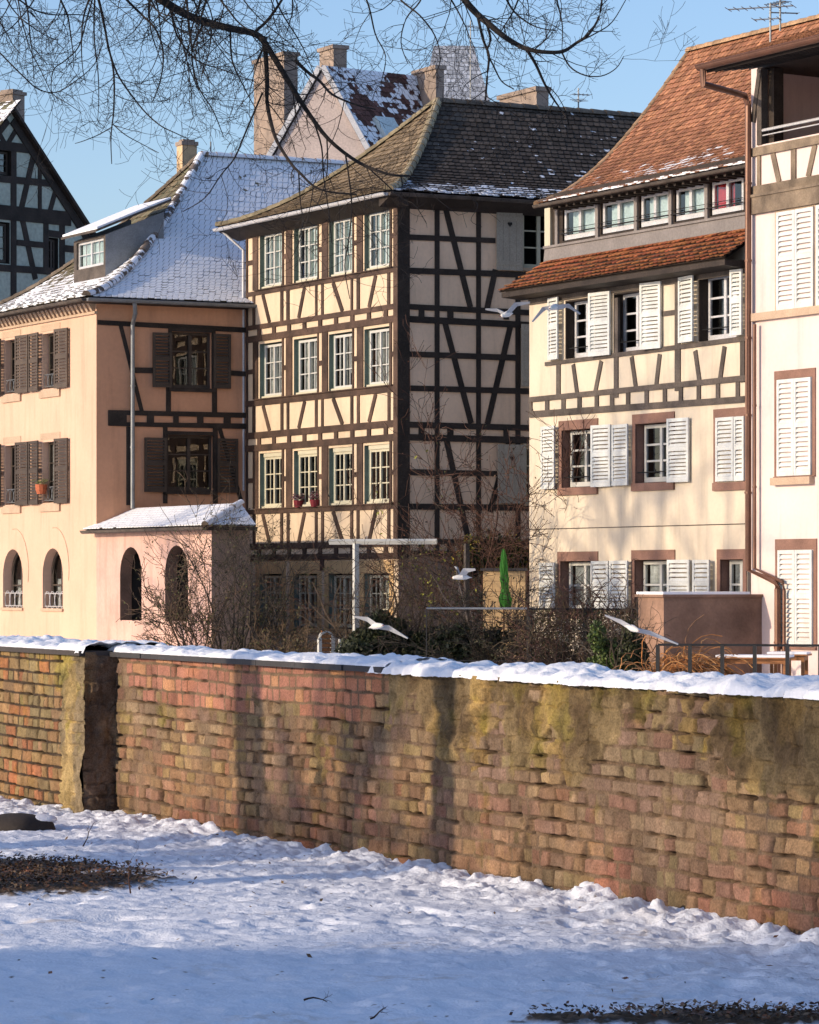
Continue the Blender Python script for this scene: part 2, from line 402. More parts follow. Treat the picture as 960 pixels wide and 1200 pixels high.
# ------------------------------------------------------------------ builders for houses
def wall_with_holes(mb, Fc, s0, s1, z0, z1, holes, o=0.0, m=0, reveal_m=1, dark_m=2, depth=0.16, room=0.9):
    """sheet of wall with rectangular openings (a,b,za,zb[,arch]) and their reveals and a dark room behind each"""
    ss = sorted({s0, s1, *[h[0] for h in holes], *[h[1] for h in holes]})
    zs = sorted({z0, z1, *[h[2] for h in holes], *[h[3] for h in holes]})
    ss = [x for x in ss if s0 <= x <= s1]; zs = [x for x in zs if z0 <= x <= z1]
    for a, b in zip(ss, ss[1:]):
        for c, d in zip(zs, zs[1:]):
            ms, mz = (a + b) / 2, (c + d) / 2
            if any(h[0] < ms < h[1] and h[2] < mz < h[3] for h in holes): continue
            mb.poly([Fc.pt(a, c, o), Fc.pt(b, c, o), Fc.pt(b, d, o), Fc.pt(a, d, o)], m=m)
    for h in holes:
        a, b, c, d = h[:4]
        dp = h[5] if len(h) > 5 else depth
        i = o - dp
        edge = [(a, c), (b, c), (b, d), (a, d)]
        if len(h) > 4 and h[4]:
            r = (b - a) / 2; n = 12; cz = d - r
            arc = [((a + b) / 2 + r * math.cos(math.pi * k / n), cz + r * math.sin(math.pi * k / n)) for k in range(n + 1)]
            edge = [(a, c), (b, c)] + arc
            half = n // 2
            for k in range(half):       # spandrels, right then left
                mb.poly([Fc.pt(b, d, o), Fc.pt(*arc[k + 1], o), Fc.pt(*arc[k], o)], m=m)
                mb.poly([Fc.pt(a, d, o), Fc.pt(*arc[n - k], o), Fc.pt(*arc[n - k - 1], o)], m=m)
        for k in range(len(edge)):
            p, q = edge[k], edge[(k + 1) % len(edge)]
            if abs(p[0] - q[0]) + abs(p[1] - q[1]) < 1e-6: continue
            mb.poly([Fc.pt(*p, o), Fc.pt(*q, o), Fc.pt(*q, i), Fc.pt(*p, i)], m=reveal_m)
        g = 0.04; r0, r1 = i - 0.004, i - room
        A, B, C_, D_ = a - g, b + g, c - g, d + g
        R = lambda s, z, oo: Fc.pt(s, z, oo)
        mb.poly([R(A, C_, r1), R(B, C_, r1), R(B, D_, r1), R(A, D_, r1)], m=dark_m)
        for (p, q) in (((A, C_), (B, C_)), ((B, C_), (B, D_)), ((B, D_), (A, D_)), ((A, D_), (A, C_))):
            mb.poly([R(*p, r0), R(*q, r0), R(*q, r1), R(*p, r1)], m=dark_m)

def window(Fc, root, s0, s1, z0, z1, depth=0.12, rows=3, cols=2, fm='whitepaint', fw=0.055, mw=0.022,
           curtain=None, cm='curtain', split=True, o=0.0, name='window', transom=None):
    """frame with two casements, muntins (cols per casement), pane behind, optional curtain"""
    mb = MB(); i = o - depth
    f0, f1 = i - 0.05, i
    mb.fbox(Fc, s0, s0 + fw, z0, z1, f0, f1); mb.fbox(Fc, s1 - fw, s1, z0, z1, f0, f1)
    mb.fbox(Fc, s0 + fw, s1 - fw, z0, z0 + fw * 1.3, f0, f1 + 0.004); mb.fbox(Fc, s0 + fw, s1 - fw, z1 - fw, z1, f0, f1 - 0.004)
    a, b, c, d = s0 + fw, s1 - fw, z0 + fw * 1.3, z1 - fw
    mid = (a + b) / 2
    if split:
        mb.fbox(Fc, mid - fw * 0.6, mid + fw * 0.6, c, d, f0, f1 + 0.012)
        sashes = [(a, mid - fw * 0.6), (mid + fw * 0.6, b)]
    else: sashes = [(a, b)]
    for (x0, x1) in sashes:
        for k in range(1, cols):
            x = x0 + (x1 - x0) * k / cols
            mb.fbox(Fc, x - mw / 2, x + mw / 2, c, d, f0 + 0.01, f1 - 0.012)
        for k in range(1, rows):
            z = c + (d - c) * k / rows
            mb.fbox(Fc, x0, x1, z - mw / 2, z + mw / 2, f0 + 0.012, f1 - 0.009)
    w = mb.build(name, M[fm], root)
    g = MB(); g.poly([Fc.pt(a, c, i - 0.03), Fc.pt(b, c, i - 0.03), Fc.pt(b, d, i - 0.03), Fc.pt(a, d, i - 0.03)])
    g.build('pane', M['glass'], w)
    if curtain:
        for (t0, t1, zb) in curtain:
            n = 26; cs = []
            x0, x1 = a + (b - a) * t0, a + (b - a) * t1
            cb = MB(); ph = random.random() * 6
            zz0, zz1 = c + (d - c) * zb, d
            for k in range(n):
                u0, u1 = x0 + (x1 - x0) * k / n, x0 + (x1 - x0) * (k + 1) / n
                w0, w1 = [0.018 * math.sin(ph + u * 60 + 1.4 * math.sin(u * 13)) - 0.10 for u in (u0, u1)]
                if cm == 'blind' or cm == 'redblind': w0 = w1 = -0.09
                cb.poly([Fc.pt(u0, zz0, i + w0), Fc.pt(u1, zz0, i + w1), Fc.pt(u1, zz1, i + w1), Fc.pt(u0, zz1, i + w0)])
            cb.build('blind' if 'blind' in cm else 'curtain', M[cm], w)
    return w

def shutter(Fc, root, s0, s1, z0, z1, o0=0.035, o1=0.035, mt='shutter', slats=True, label=None, th=0.035, pitch=0.074):
    """louvred shutter; o0/o1 = distance from the wall at its left and right edge"""
    d3 = lambda s, z, o: Fc.pt(s, z, o0 + (o1 - o0) * (s - s0) / (s1 - s0) + o)
    mb = MB()
    def bx(a, b, c, d, i, j):
        q = [(a, c), (b, c), (b, d), (a, d)]
        mb.hexa([d3(x, z, i) for x, z in q], [d3(x, z, j) for x, z in q])
    w = min(0.07, (s1 - s0) * 0.17)
    if slats:
        bx(s0, s0 + w, z0, z1, 0, th); bx(s1 - w, s1, z0, z1, 0, th)
        zm = z0 + (z1 - z0) * 0.52
        for (c, d) in ((z0, z0 + 0.09), (zm - 0.045, zm + 0.045), (z1 - 0.07, z1)):
            bx(s0 + w, s1 - w, c, d, 0.002, th - 0.002)
        for (c, d) in ((z0 + 0.09, zm - 0.045), (zm + 0.045, z1 - 0.07)):
            n = max(2, int((d - c) / pitch))
            for k in range(n):
                z = c + (d - c) * (k + 0.5) / n; hh = (d - c) / n
                lo, hi = z - hh * 0.48, z + hh * 0.16
                A = [d3(s0 + w, lo, th - 0.004), d3(s1 - w, lo, th - 0.004), d3(s1 - w, hi, 0.006), d3(s0 + w, hi, 0.006)]
                B = [p + Vector((0, 0, 0.008)) for p in A]
                mb.hexa(A, B)
    else:
        n = max(3, int((s1 - s0) / 0.14))
        for k in range(n):
            a, b = s0 + (s1 - s0) * k / n, s0 + (s1 - s0) * (k + 1) / n
            bx(a + 0.003, b - 0.003, z0, z1, 0, th - 0.012)
        bx(s0 + 0.02, s1 - 0.02, z0 + 0.12, z0 + 0.22, th - 0.013, th); bx(s0 + 0.02, s1 - 0.02, z1 - 0.22, z1 - 0.12, th - 0.013, th)
    s = mb.build('shutter', M[mt], root)
    if label: s['label'] = label
    return s

def surround(mb, Fc, s0, s1, z0, z1, w, o1=0.02, wt=None, wb=None, m=0, top=True, bot=True, ext=0.0):
    """stone frame round an opening"""
    wt = w if wt is None else wt; wb = w if wb is None else wb
    mb.fbox(Fc, s0 - w, s0, z0, z1, -0.02, o1, m=m); mb.fbox(Fc, s1, s1 + w, z0, z1, -0.02, o1, m=m)
    if top: mb.fbox(Fc, s0 - w - ext, s1 + w + ext, z1, z1 + wt, -0.02, o1 + 0.003, m=m)
    if bot: mb.fbox(Fc, s0 - w - ext, s1 + w + ext, z0 - wb, z0, -0.02, o1 + 0.03, m=m)

class Slope:
    """curved roof slope: four corners (eave left/right, top left/right) with sag that flattens towards the eave"""
    def __init__(s, el, er, tl, tr, sag=0.0):
        s.el, s.er, s.tl, s.tr, s.sag = map(Vector, (el, er, tl, tr)) if False else (Vector(el), Vector(er), Vector(tl), Vector(tr), sag)
    def p(s, a, k):
        L = s.el.lerp(s.tl, k); R = s.er.lerp(s.tr, k)
        q = L.lerp(R, a)
        q.z -= s.sag * 4 * k * (1 - k) * (1.25 - 0.5 * k)
        return q
    def nrm(s, a, k):
        e = 0.02
        k0 = min(max(k, e), 1 - e); a0 = min(max(a, e), 1 - e)
        if (s.er - s.el).length * (1 - k0) + (s.tr - s.tl).length * k0 < 0.05: k0 = 0.9
        u = s.p(a0 + e, k0) - s.p(a0 - e, k0); v = s.p(a0, k0 + e) - s.p(a0, k0 - e)
        n = u.cross(v).normalized()
        return n if n.z > 0 else -n

def tiled(Sl, root, colfn, snowfn, row=0.17, tw=0.17, lift=0.028, name='roof_slope', seed=1, jit=1.0, lipsnow=0.55):
    rnd = random.Random(seed)
    L = (Sl.tl - Sl.el).length * 0.5 + (Sl.tr - Sl.er).length * 0.5
    up = max((Sl.tl - Sl.el).cross((Sl.er - Sl.el).normalized()).length, 0.2)
    nr = max(3, int(up / row))
    mb = MB()
    for i in range(24):
        k0, k1 = i / 24, (i + 1) / 24
        for j in range(6):
            a0, a1 = j / 6, (j + 1) / 6
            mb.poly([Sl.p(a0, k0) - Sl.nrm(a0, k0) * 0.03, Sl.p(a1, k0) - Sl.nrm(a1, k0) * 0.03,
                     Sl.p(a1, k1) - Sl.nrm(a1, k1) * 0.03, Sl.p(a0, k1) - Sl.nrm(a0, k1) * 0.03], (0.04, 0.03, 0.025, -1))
    for i in range(nr):
        k0 = i / nr; k1 = min(1.0, (i + 1.25) / nr)
        W = (Sl.p(1, k0) - Sl.p(0, k0)).length
        W1 = (Sl.p(1, k1) - Sl.p(0, k1)).length
        n = max(1, int(round(W / tw)))
        offs = 0.5 * (i % 2)
        nm = Sl.nrm(0.5, (k0 + k1) / 2)
        for j in range(-1, n + 1):
            a0 = max(0.0, (j + offs) / n); a1 = min(1.0, (j + 1 + offs) / n)
            if a1 - a0 < 0.15 / n: continue
            # clip top width on triangular slopes by keeping the tile's own width from the nearer edge
            am = (a0 + a1) / 2
            g = 0.006 / max(W, 0.3)
            b0, b1 = Sl.p(a0 + g, k0), Sl.p(a1 - g, k0)
            t0, t1 = Sl.p(a0 + g, k1), Sl.p(a1 - g, k1)
            lf = lift * (0.8 + 0.4 * rnd.random()) * jit
            c = colfn(am, k0, rnd); sn = snowfn(am, k0, rnd)
            col = (c[0], c[1], c[2], sn)
            bd = (b1 - b0); ud = (t0 - b0)
            sl = rnd.uniform(-0.012, 0.012) * jit
            B0 = b0 + nm * lf + ud * sl; B1 = b1 + nm * lf + ud * (sl + rnd.uniform(-0.01, 0.01))
            ch = 0.14
            r0 = B0 + ud * 0.10; r1 = B1 + ud * 0.10
            m0 = B0 + bd * 0.25; m1 = B1 - bd * 0.25
            top = [r0, m0, m1, r1, t1 + nm * 0.004, t0 + nm * 0.004]
            mb.poly(top, col)
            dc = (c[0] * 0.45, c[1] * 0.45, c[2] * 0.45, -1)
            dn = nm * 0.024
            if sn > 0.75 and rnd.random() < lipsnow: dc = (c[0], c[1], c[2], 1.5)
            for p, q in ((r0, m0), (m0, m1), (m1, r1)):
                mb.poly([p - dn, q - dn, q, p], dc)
    return mb.build(name, M['tiles'], root)

def ridge_tiles(path, root, col=(0.30, 0.20, 0.13), r=0.10, step=0.36, snow=0.0, seed=3, name='ridge_tiles', vary=0.25):
    """half round tiles along a polyline"""
    rnd = random.Random(seed); mb = MB()
    pts = [Vector(p) for p in path]
    seg = [(pts[i + 1] - pts[i]).length for i in range(len(pts) - 1)]
    tot = sum(seg); n = max(1, int(tot / step))
    def at_l(l):
        for i, d in enumerate(seg):
            if l <= d or i == len(seg) - 1: return pts[i].lerp(pts[i + 1], min(1, l / d))
            l -= d
    for i in range(n):
        a = at_l(tot * i / n); b = at_l(tot * min(1, (i + 1.12) / n))
        t = (b - a).normalized(); x = t.cross(Vector((0, 0, 1))).normalized(); y = x.cross(t)
        if y.z < 0: y = -y
        f = 1 + vary * rnd.uniform(-1, 1)
        sn = snow + rnd.uniform(-0.2, 0.2) if snow else -1
        c = (col[0] * f, col[1] * f, col[2] * f, sn)
        R0, R1 = r * 1.12, r * 0.92
        m = 7
        A = [a + x * (R0 * math.cos(math.pi * k / m)) + y * (R0 * math.sin(math.pi * k / m) - 0.02) for k in range(m + 1)]
        B = [b + x * (R1 * math.cos(math.pi * k / m)) + y * (R1 * math.sin(math.pi * k / m) - 0.02) for k in range(m + 1)]
        for k in range(m): mb.poly([A[k], A[k + 1], B[k + 1], B[k]], c)
        mb.poly(A[::-1], (c[0] * 0.4, c[1] * 0.4, c[2] * 0.4, -1))
    return mb.build(name, M['tiles'], root)

def plain_slope(mb, Sl):
    for i in range(20):
        k0, k1 = i / 20, (i + 1) / 20
        for j in range(4):
            a0, a1 = j / 4, (j + 1) / 4
            mb.poly([Sl.p(a0, k0), Sl.p(a1, k0), Sl.p(a1, k1), Sl.p(a0, k1)])

def piece(name, mt, root, fn):
    mb = MB(); fn(mb)
    return mb.build(name, M[mt], root)

def gutter(path, root, r=0.075, mt='zinc', name='gutter'):
    mb = MB(); pts = [Vector(p) for p in path]
    n = 8
    for a, b in zip(pts, pts[1:]):
        t = (b - a).normalized(); x = t.cross(Vector((0, 0, 1))).normalized(); z = Vector((0, 0, 1))
        ring = lambda c, rr: [c + x * (rr * math.cos(math.pi + math.pi * k / n)) + z * (rr * math.sin(math.pi + math.pi * k / n)) for k in range(n + 1)]
        A, B, A2, B2 = ring(a, r), ring(b, r), ring(a, r * 0.85), ring(b, r * 0.85)
        for k in range(n):
            mb.poly([A[k], A[k + 1], B[k + 1], B[k]]); mb.poly([A2[k], B2[k], B2[k + 1], A2[k + 1]])
        for (p, q, u, v) in ((A[0], A2[0], B2[0], B[0]), (A2[n], A[n], B[n], B2[n])): mb.poly([p, q, u, v])
        mb.poly(A[::-1]); mb.poly(B)
        mb.tube([A[0], B[0]], r * 0.16, 5); mb.tube([A[n], B[n]], r * 0.16, 5)
    return mb.build(name, M[mt], root)

def pipe(path, root, r=0.05, mt='zinc', name='downpipe', clips=None):
    mb = MB(); mb.tube(path, r, 10)
    for a, b in zip(path, path[1:]):
        a, b = Vector(a), Vector(b)
        if (b - a).length > 1.5:
            k = int((b - a).length / 1.6)
            for i in range(1, k + 1):
                p = a.lerp(b, i / (k + 1)); t = (b - a).normalized()
                mb.tube([p - t * 0.02, p + t * 0.02], r * 1.2, 10)
    return mb.build(name, M[mt], root, smooth=False)

def chimney(root, c, w, d, z0, z1, ax, mt='chimney', cap=0.06, name='chimney', capm='chimney'):
    mb = MB()
    mb.box((c[0], c[1], (z0 + z1) / 2), (w, d, z1 - z0), ax=ax)
    mb.box((c[0], c[1], z1 + 0.05), (w + cap * 2, d + cap * 2, 0.10), ax=ax, m=1)
    mb.box((c[0], c[1], z1 + 0.13), (w - 0.08, d - 0.08, 0.06), ax=ax, m=1)
    return mb.build(name, [M[mt], M[capm]], root)

def antenna(name, label, base, h, rods, group=None, ax=(1, 0)):
    """mast with yagi booms: rods = list of (height above base, boom length, number of elements, element length, heading deg)"""
    t = MB(); b = Vector(base)
    t.tube([b, b + Vector((0, 0, h))], 0.022, 6)
    for (z, bl, n, el, hd) in rods:
        a = math.radians(hd); x = Vector((math.cos(a), math.sin(a), 0)); y = Vector((-x.y, x.x, 0))
        c = b + Vector((0, 0, z))
        t.tube([c - x * bl * 0.35, c + x * bl * 0.65], 0.014, 5)
        for k in range(n):
            p = c + x * (bl * (-0.35 + k / max(1, n - 1)))
            t.tube([p - y * el / 2, p + y * el / 2], 0.008, 4)
    o = t.build(name, M['zinc'], None, origin=base)
    return tag(o, label, 'antenna', group)

def rect_px(Fc, u0, u1, v0, v1, uref=None, o=0.0):
    ur = (u0 + u1) / 2 if uref is None else uref
    return Fc.s_(u0, o), Fc.s_(u1, o), Fc.z(ur, v1, o), Fc.z(ur, v0, o)
# ------------------------------------------------------------------ plan of the row of houses
GROUND = -0.55
def corner(u, Y): return V2((u - 480) / F * Y, Y)
c1 = corner(113, 82.5)
H1L = Fac(c1, D2, N2)            # sunlit face of the pink house (s < 0 to the left, s > 0 the arcade)
H1S = Fac(c1, P2, D2)            # shaded face
e1 = H1S.pt(H1S.s_(289), 0)
# timbered house: its left edge stands at the end of the pink house's shaded face, a little in front
T3 = None
q = V2(e1.x, e1.y) + N2 * 0.0
k_ = (467 - 480) / F
t_ = (k_ * q.y - q.x) / (D2.x - k_ * D2.y)
c3 = q + D2 * t_
sc_ = 1.0
H3W = t_
H3L = Fac(c3, D2, N2)            # s from -H3W to 0
H3S = Fac(c3, P2, D2)
print('H3 corner', c3, 'width', H3W)
c4 = corner(740, 70.0)
H4L = Fac(c4, D2, N2)
c5 = V2(*H4L.pt(H4L.s_(880), 0).xy) + N2 * 0.22
H5L = Fac(c5, D2, N2)

# ---------- ground, river, far bank, near bank are in the last section

# ================================================================== PINK HOUSE
pink = thing('pink_house', 'salmon pink rendered house with brown louvred shutters, snowy hipped roof and arched ground floor windows', 'house',
             (c1.x, c1.y, GROUND))
eave1 = H1L.z(113, 350)
sL = H1L.s_(-34)
mb = MB()
h1rows = [(390, 455), (517.5, 589)]
h1cols = [(6, 22.7), (50, 68.5)]
holes = []
wins1 = []
for (v0, v1) in h1rows:
    z0, z1 = H1L.z(60, v1), H1L.z(60, v0)
    for (u0, u1) in h1cols + [(-34 + 2, -22)]:
        a, b = H1L.s_(u0), H1L.s_(u1)
        holes.append((a, b, z0, z1, False, 0.22)); wins1.append((a, b, z0, z1))
arch1 = []
for (u0, u1) in ((3.5, 26.5), (50, 73.5)):
    a, b = H1L.s_(u0), H1L.s_(u1)
    z0, z1 = H1L.z(60, 713), H1L.z(60, 642.5)
    holes.append((a, b, z0, z1, True, 0.28)); arch1.append((a, b, z0, z1))
for (u0, u1) in ((7, 26), (53, 74)):
    a, b = H1L.s_(u0), H1L.s_(u1)
    holes.append((a, b, GROUND + 0.3, H1L.z(60, 746.5), True, 0.25))
# arcade openings (same plane, towards the right)
sA = H1L.s_(248)
zA = H1L.z(243, 615)
loggia_holes = []
for (u0, u1, v0, v1) in ((140.7, 166, 641, 727), (193.5, 220.5, 639, 728)):
    a, b = H1L.s_(u0), H1L.s_(u1); ur = (u0 + u1) / 2
    loggia_holes.append((a, b, H1L.z(ur, v1), H1L.z(ur, v0), True, 0.3))
wall_with_holes(mb, H1L, sL, 0, GROUND, eave1, holes, room=1.2)
sR = H1S.s_(289) + 2.0
# shaded face openings
h1s_w = [rect_px(H1S, 201, 248, 389, 455), rect_px(H1S, 196, 250, 510, 575)]
wall_with_holes(mb, H1S, 0, sR, GROUND, eave1, [(a, b, c, d, False, 0.14) for a, b, c, d in h1s_w], m=3, reveal_m=3)
# back faces
ml = H1L.pt(sL, 0); bk = P2 * 9
def quad_wall(mb, a, b, z0, z1, m=0):
    mb.poly([(a[0], a[1], z0), (b[0], b[1], z0), (b[0], b[1], z1), (a[0], a[1], z1)], m=m)
pL = V2(ml.x, ml.y); pB = pL + bk; pC = c1 + bk
quad_wall(mb, pL, pB, GROUND, eave1); quad_wall(mb, pB, pC, GROUND, eave1)
w = mb.build('wall', [M['pink'], M['pink'], M['dark'], M['pinkside']], pink)
# lintels and sills
for a, b, z0, z1 in wins1:
    piece('lintel', 'sill', pink, lambda mb: mb.fbox(H1L, a - 0.12, b + 0.12, z1 + 0.06, z1 + 0.22, -0.01, 0.012))
    piece('sill', 'sill', pink, lambda mb: mb.fbox(H1L, a - 0.15, b + 0.15, z0 - 0.22, z0 - 0.02, -0.01, 0.05))
for a, b, z0, z1 in arch1:
    piece('sill', 'sill', pink, lambda mb: mb.fbox(H1L, a - 0.06, b + 0.06, z0 - 0.07, z0, -0.01, 0.05))
    mb = MB()
    # thin raised hood line round the arch
    r = (b - a) / 2 + 0.30; cz = z1 - (b - a) / 2 + 0.12; cx = (a + b) / 2 + 0.12
    pts = [H1L.pt(cx + r * math.cos(t), cz + r * 1.1 * math.sin(t), 0.004) for t in [math.pi * k / 14 * 0.62 - 0.25 for k in range(15)]]
    mb.tube(pts, 0.014, 5)
    mb.build('hood_line', M['sill'], pink)
# dentil cornice
mb = MB()
mb.fbox(H1L, sL, 0.05, eave1 - 0.05, eave1 + 0.05, -0.02, 0.30)
mb.fbox(H1L, sL, 0.03, eave1 - 0.36, eave1 - 0.30, -0.02, 0.06)
n = int(-sL / 0.26)
for k in range(n):
    s = sL + (-sL) * (k + 0.5) / n
    q0 = [(s - 0.055, eave1 - 0.30), (s + 0.055, eave1 - 0.30), (s + 0.075, eave1 - 0.05), (s - 0.075, eave1 - 0.05)]
    mb.hexa([H1L.pt(x, z, -0.02) for x, z in q0], [H1L.pt(x, z, 0.07 if z < eave1 - 0.2 else 0.22) for x, z in q0])
mb.build('cornice', M['sill'], pink)
# windows of the sunlit face
for i, (a, b, z0, z1) in enumerate(wins1):
    window(H1L, pink, a + 0.02, b - 0.02, z0, z1, depth=0.16, rows=3, cols=1, fm='framebrown', curtain=[(0.0, 0.42, 0), (0.6, 1, 0)] if i % 3 == 1 else None)
    gr = MB()
    zt = z0 + (z1 - z0) * 0.26
    for zz in (z0 + 0.06, zt): gr.tube([H1L.pt(a, zz, -0.04), H1L.pt(b, zz, -0.04)], 0.012, 4)
    for k in range(4):
        cx = a + (b - a) * (k + 0.5) / 4; rr = (b - a) / 8; cz = (z0 + 0.06 + zt) / 2
        gr.tube([H1L.pt(cx + rr * math.cos(t * math.pi / 5), cz + rr * 1.2 * math.sin(t * math.pi / 5), -0.04) for t in range(11)], 0.008, 4)
    gr.build('window_guard', M['zinc'], pink)
    sw = H1L.s_(82) - H1L.s_(68.6)
    mt = 'shuttergrey' if i < 3 else 'shutterbrown'
    shutter(H1L, pink, b + 0.01, b + 0.01 + sw, z0 - 0.03, z1 + 0.05, 0.10, 0.05, mt)
    shutter(H1L, pink, a - 0.02 - sw, a - 0.02, z0 - 0.03, z1 + 0.05, 0.05, 0.10, mt)
for a, b, z0, z1 in arch1:
    mb = MB(); i = -0.26; r = (b - a) / 2; cz = z1 - r; cx = (a + b) / 2
    pts = [H1L.pt(a + 0.04, z0, i), H1L.pt(a + 0.04, cz, i)] + [H1L.pt(cx - (r - 0.04) * math.cos(math.pi * k / 12), cz + (r - 0.04) * math.sin(math.pi * k / 12), i) for k in range(1, 12)] + [H1L.pt(b - 0.04, cz, i), H1L.pt(b - 0.04, z0, i)]
    mb.tube(pts, 0.04, 5)
    mb.fbox(H1L, cx - 0.03, cx + 0.03, z0, z1 - 0.04, i - 0.02, i + 0.02)
    for k in (0, 0.33, 0.66):
        mb.fbox(H1L, a + 0.04, b - 0.04, z0 + (cz - z0) * k + 0.01, z0 + (cz - z0) * k + 0.05, i - 0.015, i + 0.015)
    w = mb.build('arched_window', M['framebrown'], pink)
    g = MB(); g.poly([H1L.pt(a, z0, i - 0.03), H1L.pt(b, z0, i - 0.03), H1L.pt(b, z1, i - 0.03), H1L.pt(a, z1, i - 0.03)]); g.build('pane', M['glass'], w)
    cb = MB()
    for k in range(20):
        u0, u1 = a + (b - a) * k / 20, a + (b - a) * (k + 1) / 20
        cb.poly([H1L.pt(u0, z0, i - 0.12 + 0.02 * math.sin(u0 * 60)), H1L.pt(u1, z0, i - 0.12 + 0.02 * math.sin(u1 * 60)), H1L.pt(u1, cz - 0.1, i - 0.12 + 0.02 * math.sin(u1 * 60)), H1L.pt(u0, cz - 0.1, i - 0.12 + 0.02 * math.sin(u0 * 60))])
    cb.build('curtain', M['curtain'], w)
    gr = MB(); zt = z0 + (z1 - z0) * 0.25
    for zz in (z0 + 0.05, zt): gr.tube([H1L.pt(a, zz, -0.06), H1L.pt(b, zz, -0.06)], 0.014, 4)
    for k in range(4):
        x = a + (b - a) * (k + 0.5) / 4; rr = (b - a) / 8; zc = (z0 + 0.05 + zt) / 2
        gr.tube([H1L.pt(x + rr * math.cos(t * math.pi / 5), zc + rr * 1.3 * math.sin(t * math.pi / 5), -0.06) for t in range(11)], 0.009, 4)
    gr.build('window_guard', M['palezinc'], pink)
# shaded face: timber, windows, shutters
mb = MB()
def hbeam(mb, Fc, u0, va, vb, u1, vc, vd, o=0.03, m=0):
    """beam from (u0, va..vb) to (u1, vc..vd) in photo pixels"""
    a, b = Fc.s_(u0), Fc.s_(u1)
    q = [(a, Fc.z(u0, vb)), (b, Fc.z(u1, vd)), (b, Fc.z(u1, vc)), (a, Fc.z(u0, va))]
    mb.hexa([Fc.pt(x, z, -0.03) for x, z in q], [Fc.pt(x, z, o) for x, z in q], m=m)
def vbeam(mb, Fc, u0, u1, v0, v1, o=0.026, m=0, du=0.0):
    ur = (u0 + u1) / 2
    a, b = Fc.s_(u0), Fc.s_(u1); z0, z1 = Fc.z(ur, v1), Fc.z(ur, v0)
    q = [(a, z0), (b, z0), (b, z1), (a, z1)]
    mb.hexa([Fc.pt(x, z, -0.03) for x, z in q], [Fc.pt(x, z, o) for x, z in q], m=m)
def dbeam(mb, Fc, u0, v0, u1, v1, w=0.13, o=0.022, m=0):
    mb.beam(Fc, Fc.uv(u0, v0), Fc.uv(u1, v1), w, o, m=m)
S1 = H1S
hbeam(mb, S1, 114, 375, 380.5, 300, 384.5, 390.5, 0.034)
hbeam(mb, S1, 127, 480.5, 486, 300, 484, 490, 0.034)
hbeam(mb, S1, 127, 494.5, 499, 300, 496.5, 503, 0.035)
vbeam(mb, S1, 126.5, 148, 481, 498.5, 0.037)
for u0, u1 in ((172, 180), (203, 209), (231, 238), (262, 270)): vbeam(mb, S1, u0, u1, 485, 498, 0.031)
dbeam(mb, S1, 141, 380, 166, 482, 0.10)
dbeam(mb, S1, 257, 501, 283, 589, 0.10)
vbeam(mb, S1, 194.5, 200, 454, 483); vbeam(mb, S1, 248.5, 254, 454, 484)
vbeam(mb, S1, 148, 153, 500, 592); vbeam(mb, S1, 191, 196, 500, 590, 0.024); vbeam(mb, S1, 249.5, 255, 500, 590, 0.024)
hbeam(mb, S1, 156, 430.5, 437, 180, 431, 437.5, 0.028); hbeam(mb, S1, 268, 434, 440, 300, 436, 442, 0.028)
for r in h1s_w: surround(mb, S1, *r, 0.09, 0.045)
mb.build('timber_frame', M['timberblack'], pink)
for i, r in enumerate(h1s_w):
    window(S1, pink, *r, depth=0.10, rows=3, cols=1, fm='framebrown', fw=0.07, mw=0.03)
for (u0, u1, v0, v1) in ((177.7, 200, 390, 454), (249, 269, 391.5, 455.5), (168, 194, 513, 576.7), (253.5, 277.5, 514, 577.5)):
    shutter(S1, pink, *rect_px(S1, u0, u1, v0, v1), 0.06, 0.06, 'shutterbrown')
# main roof
oh = 0.45
L1 = -sL; a1 = L1 / 2
apx = None
def solve_apex(Fs, Fl, a, u):   # point a behind the corner along the sunlit face, then along P2 until seen at u
    p = Fl.p0 - D2 * a; k = (u - 480) / F
    b = (k * p.y - p.x) / (P2.x - k * P2.y)
    return p + P2 * b
A1 = solve_apex(H1S, H1L, a1, 236)
zA1 = EYE + (HZ - 182) / F * A1.y
ev1 = eave1 + 0.02
cor = c1 + N2 * oh + D2 * oh; corL = pL + N2 * oh - D2 * oh
apex = Vector((A1.x, A1.y, zA1))
rend = apex + Vector((P2.x, P2.y, 0)) * 7.0
eR = Vector((cor.x, cor.y, ev1)) + Vector((P2.x, P2.y, 0)) * (7.0 + (A1 - c1).dot(P2))
E0 = Vector((cor.x, cor.y, ev1)); EL = Vector((corL.x, corL.y, ev1))
backR = rend - Vector((D2.x, D2.y, 0)) * 8 ; 
roof1 = MB()
plain_slope(roof1, Slope(EL, Vector((pB.x, pB.y, ev1)), apex, rend, 0.62)); roof1.poly([EL, E0, eR, Vector((pB.x, pB.y, ev1))])
roof1 = roof1.build('roof', M['timberblack'], pink)
mossy = lambda a, k, r: (lambda f, g: (0.185 * f * (1 - 0.2 * g), 0.145 * f, 0.092 * f))(r.uniform(0.6, 1.25), r.random())
def snow_h1(a, k, r):
    n = fbm(a * 9 + 3, k * 7, 1.0, 5)
    return float(1.40 + 0.5 * (0.5 - k) - max(0, k - 0.55) * 0.45 + (n - 0.5) * 0.8 + r.uniform(-0.25, 0.25))
sl_front1 = Slope(E0, eR, apex, rend, 0.62)
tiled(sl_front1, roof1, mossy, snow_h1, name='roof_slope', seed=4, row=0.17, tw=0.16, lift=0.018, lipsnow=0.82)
sl_left1 = Slope(EL, E0, apex, apex, 0.62)
def snow_left(a, k, r):
    return float(2.15 - k * 4.4 + (fbm(a * 8, k * 8, 1.0, 9) - 0.5) * 0.8 + r.uniform(-0.15, 0.15))
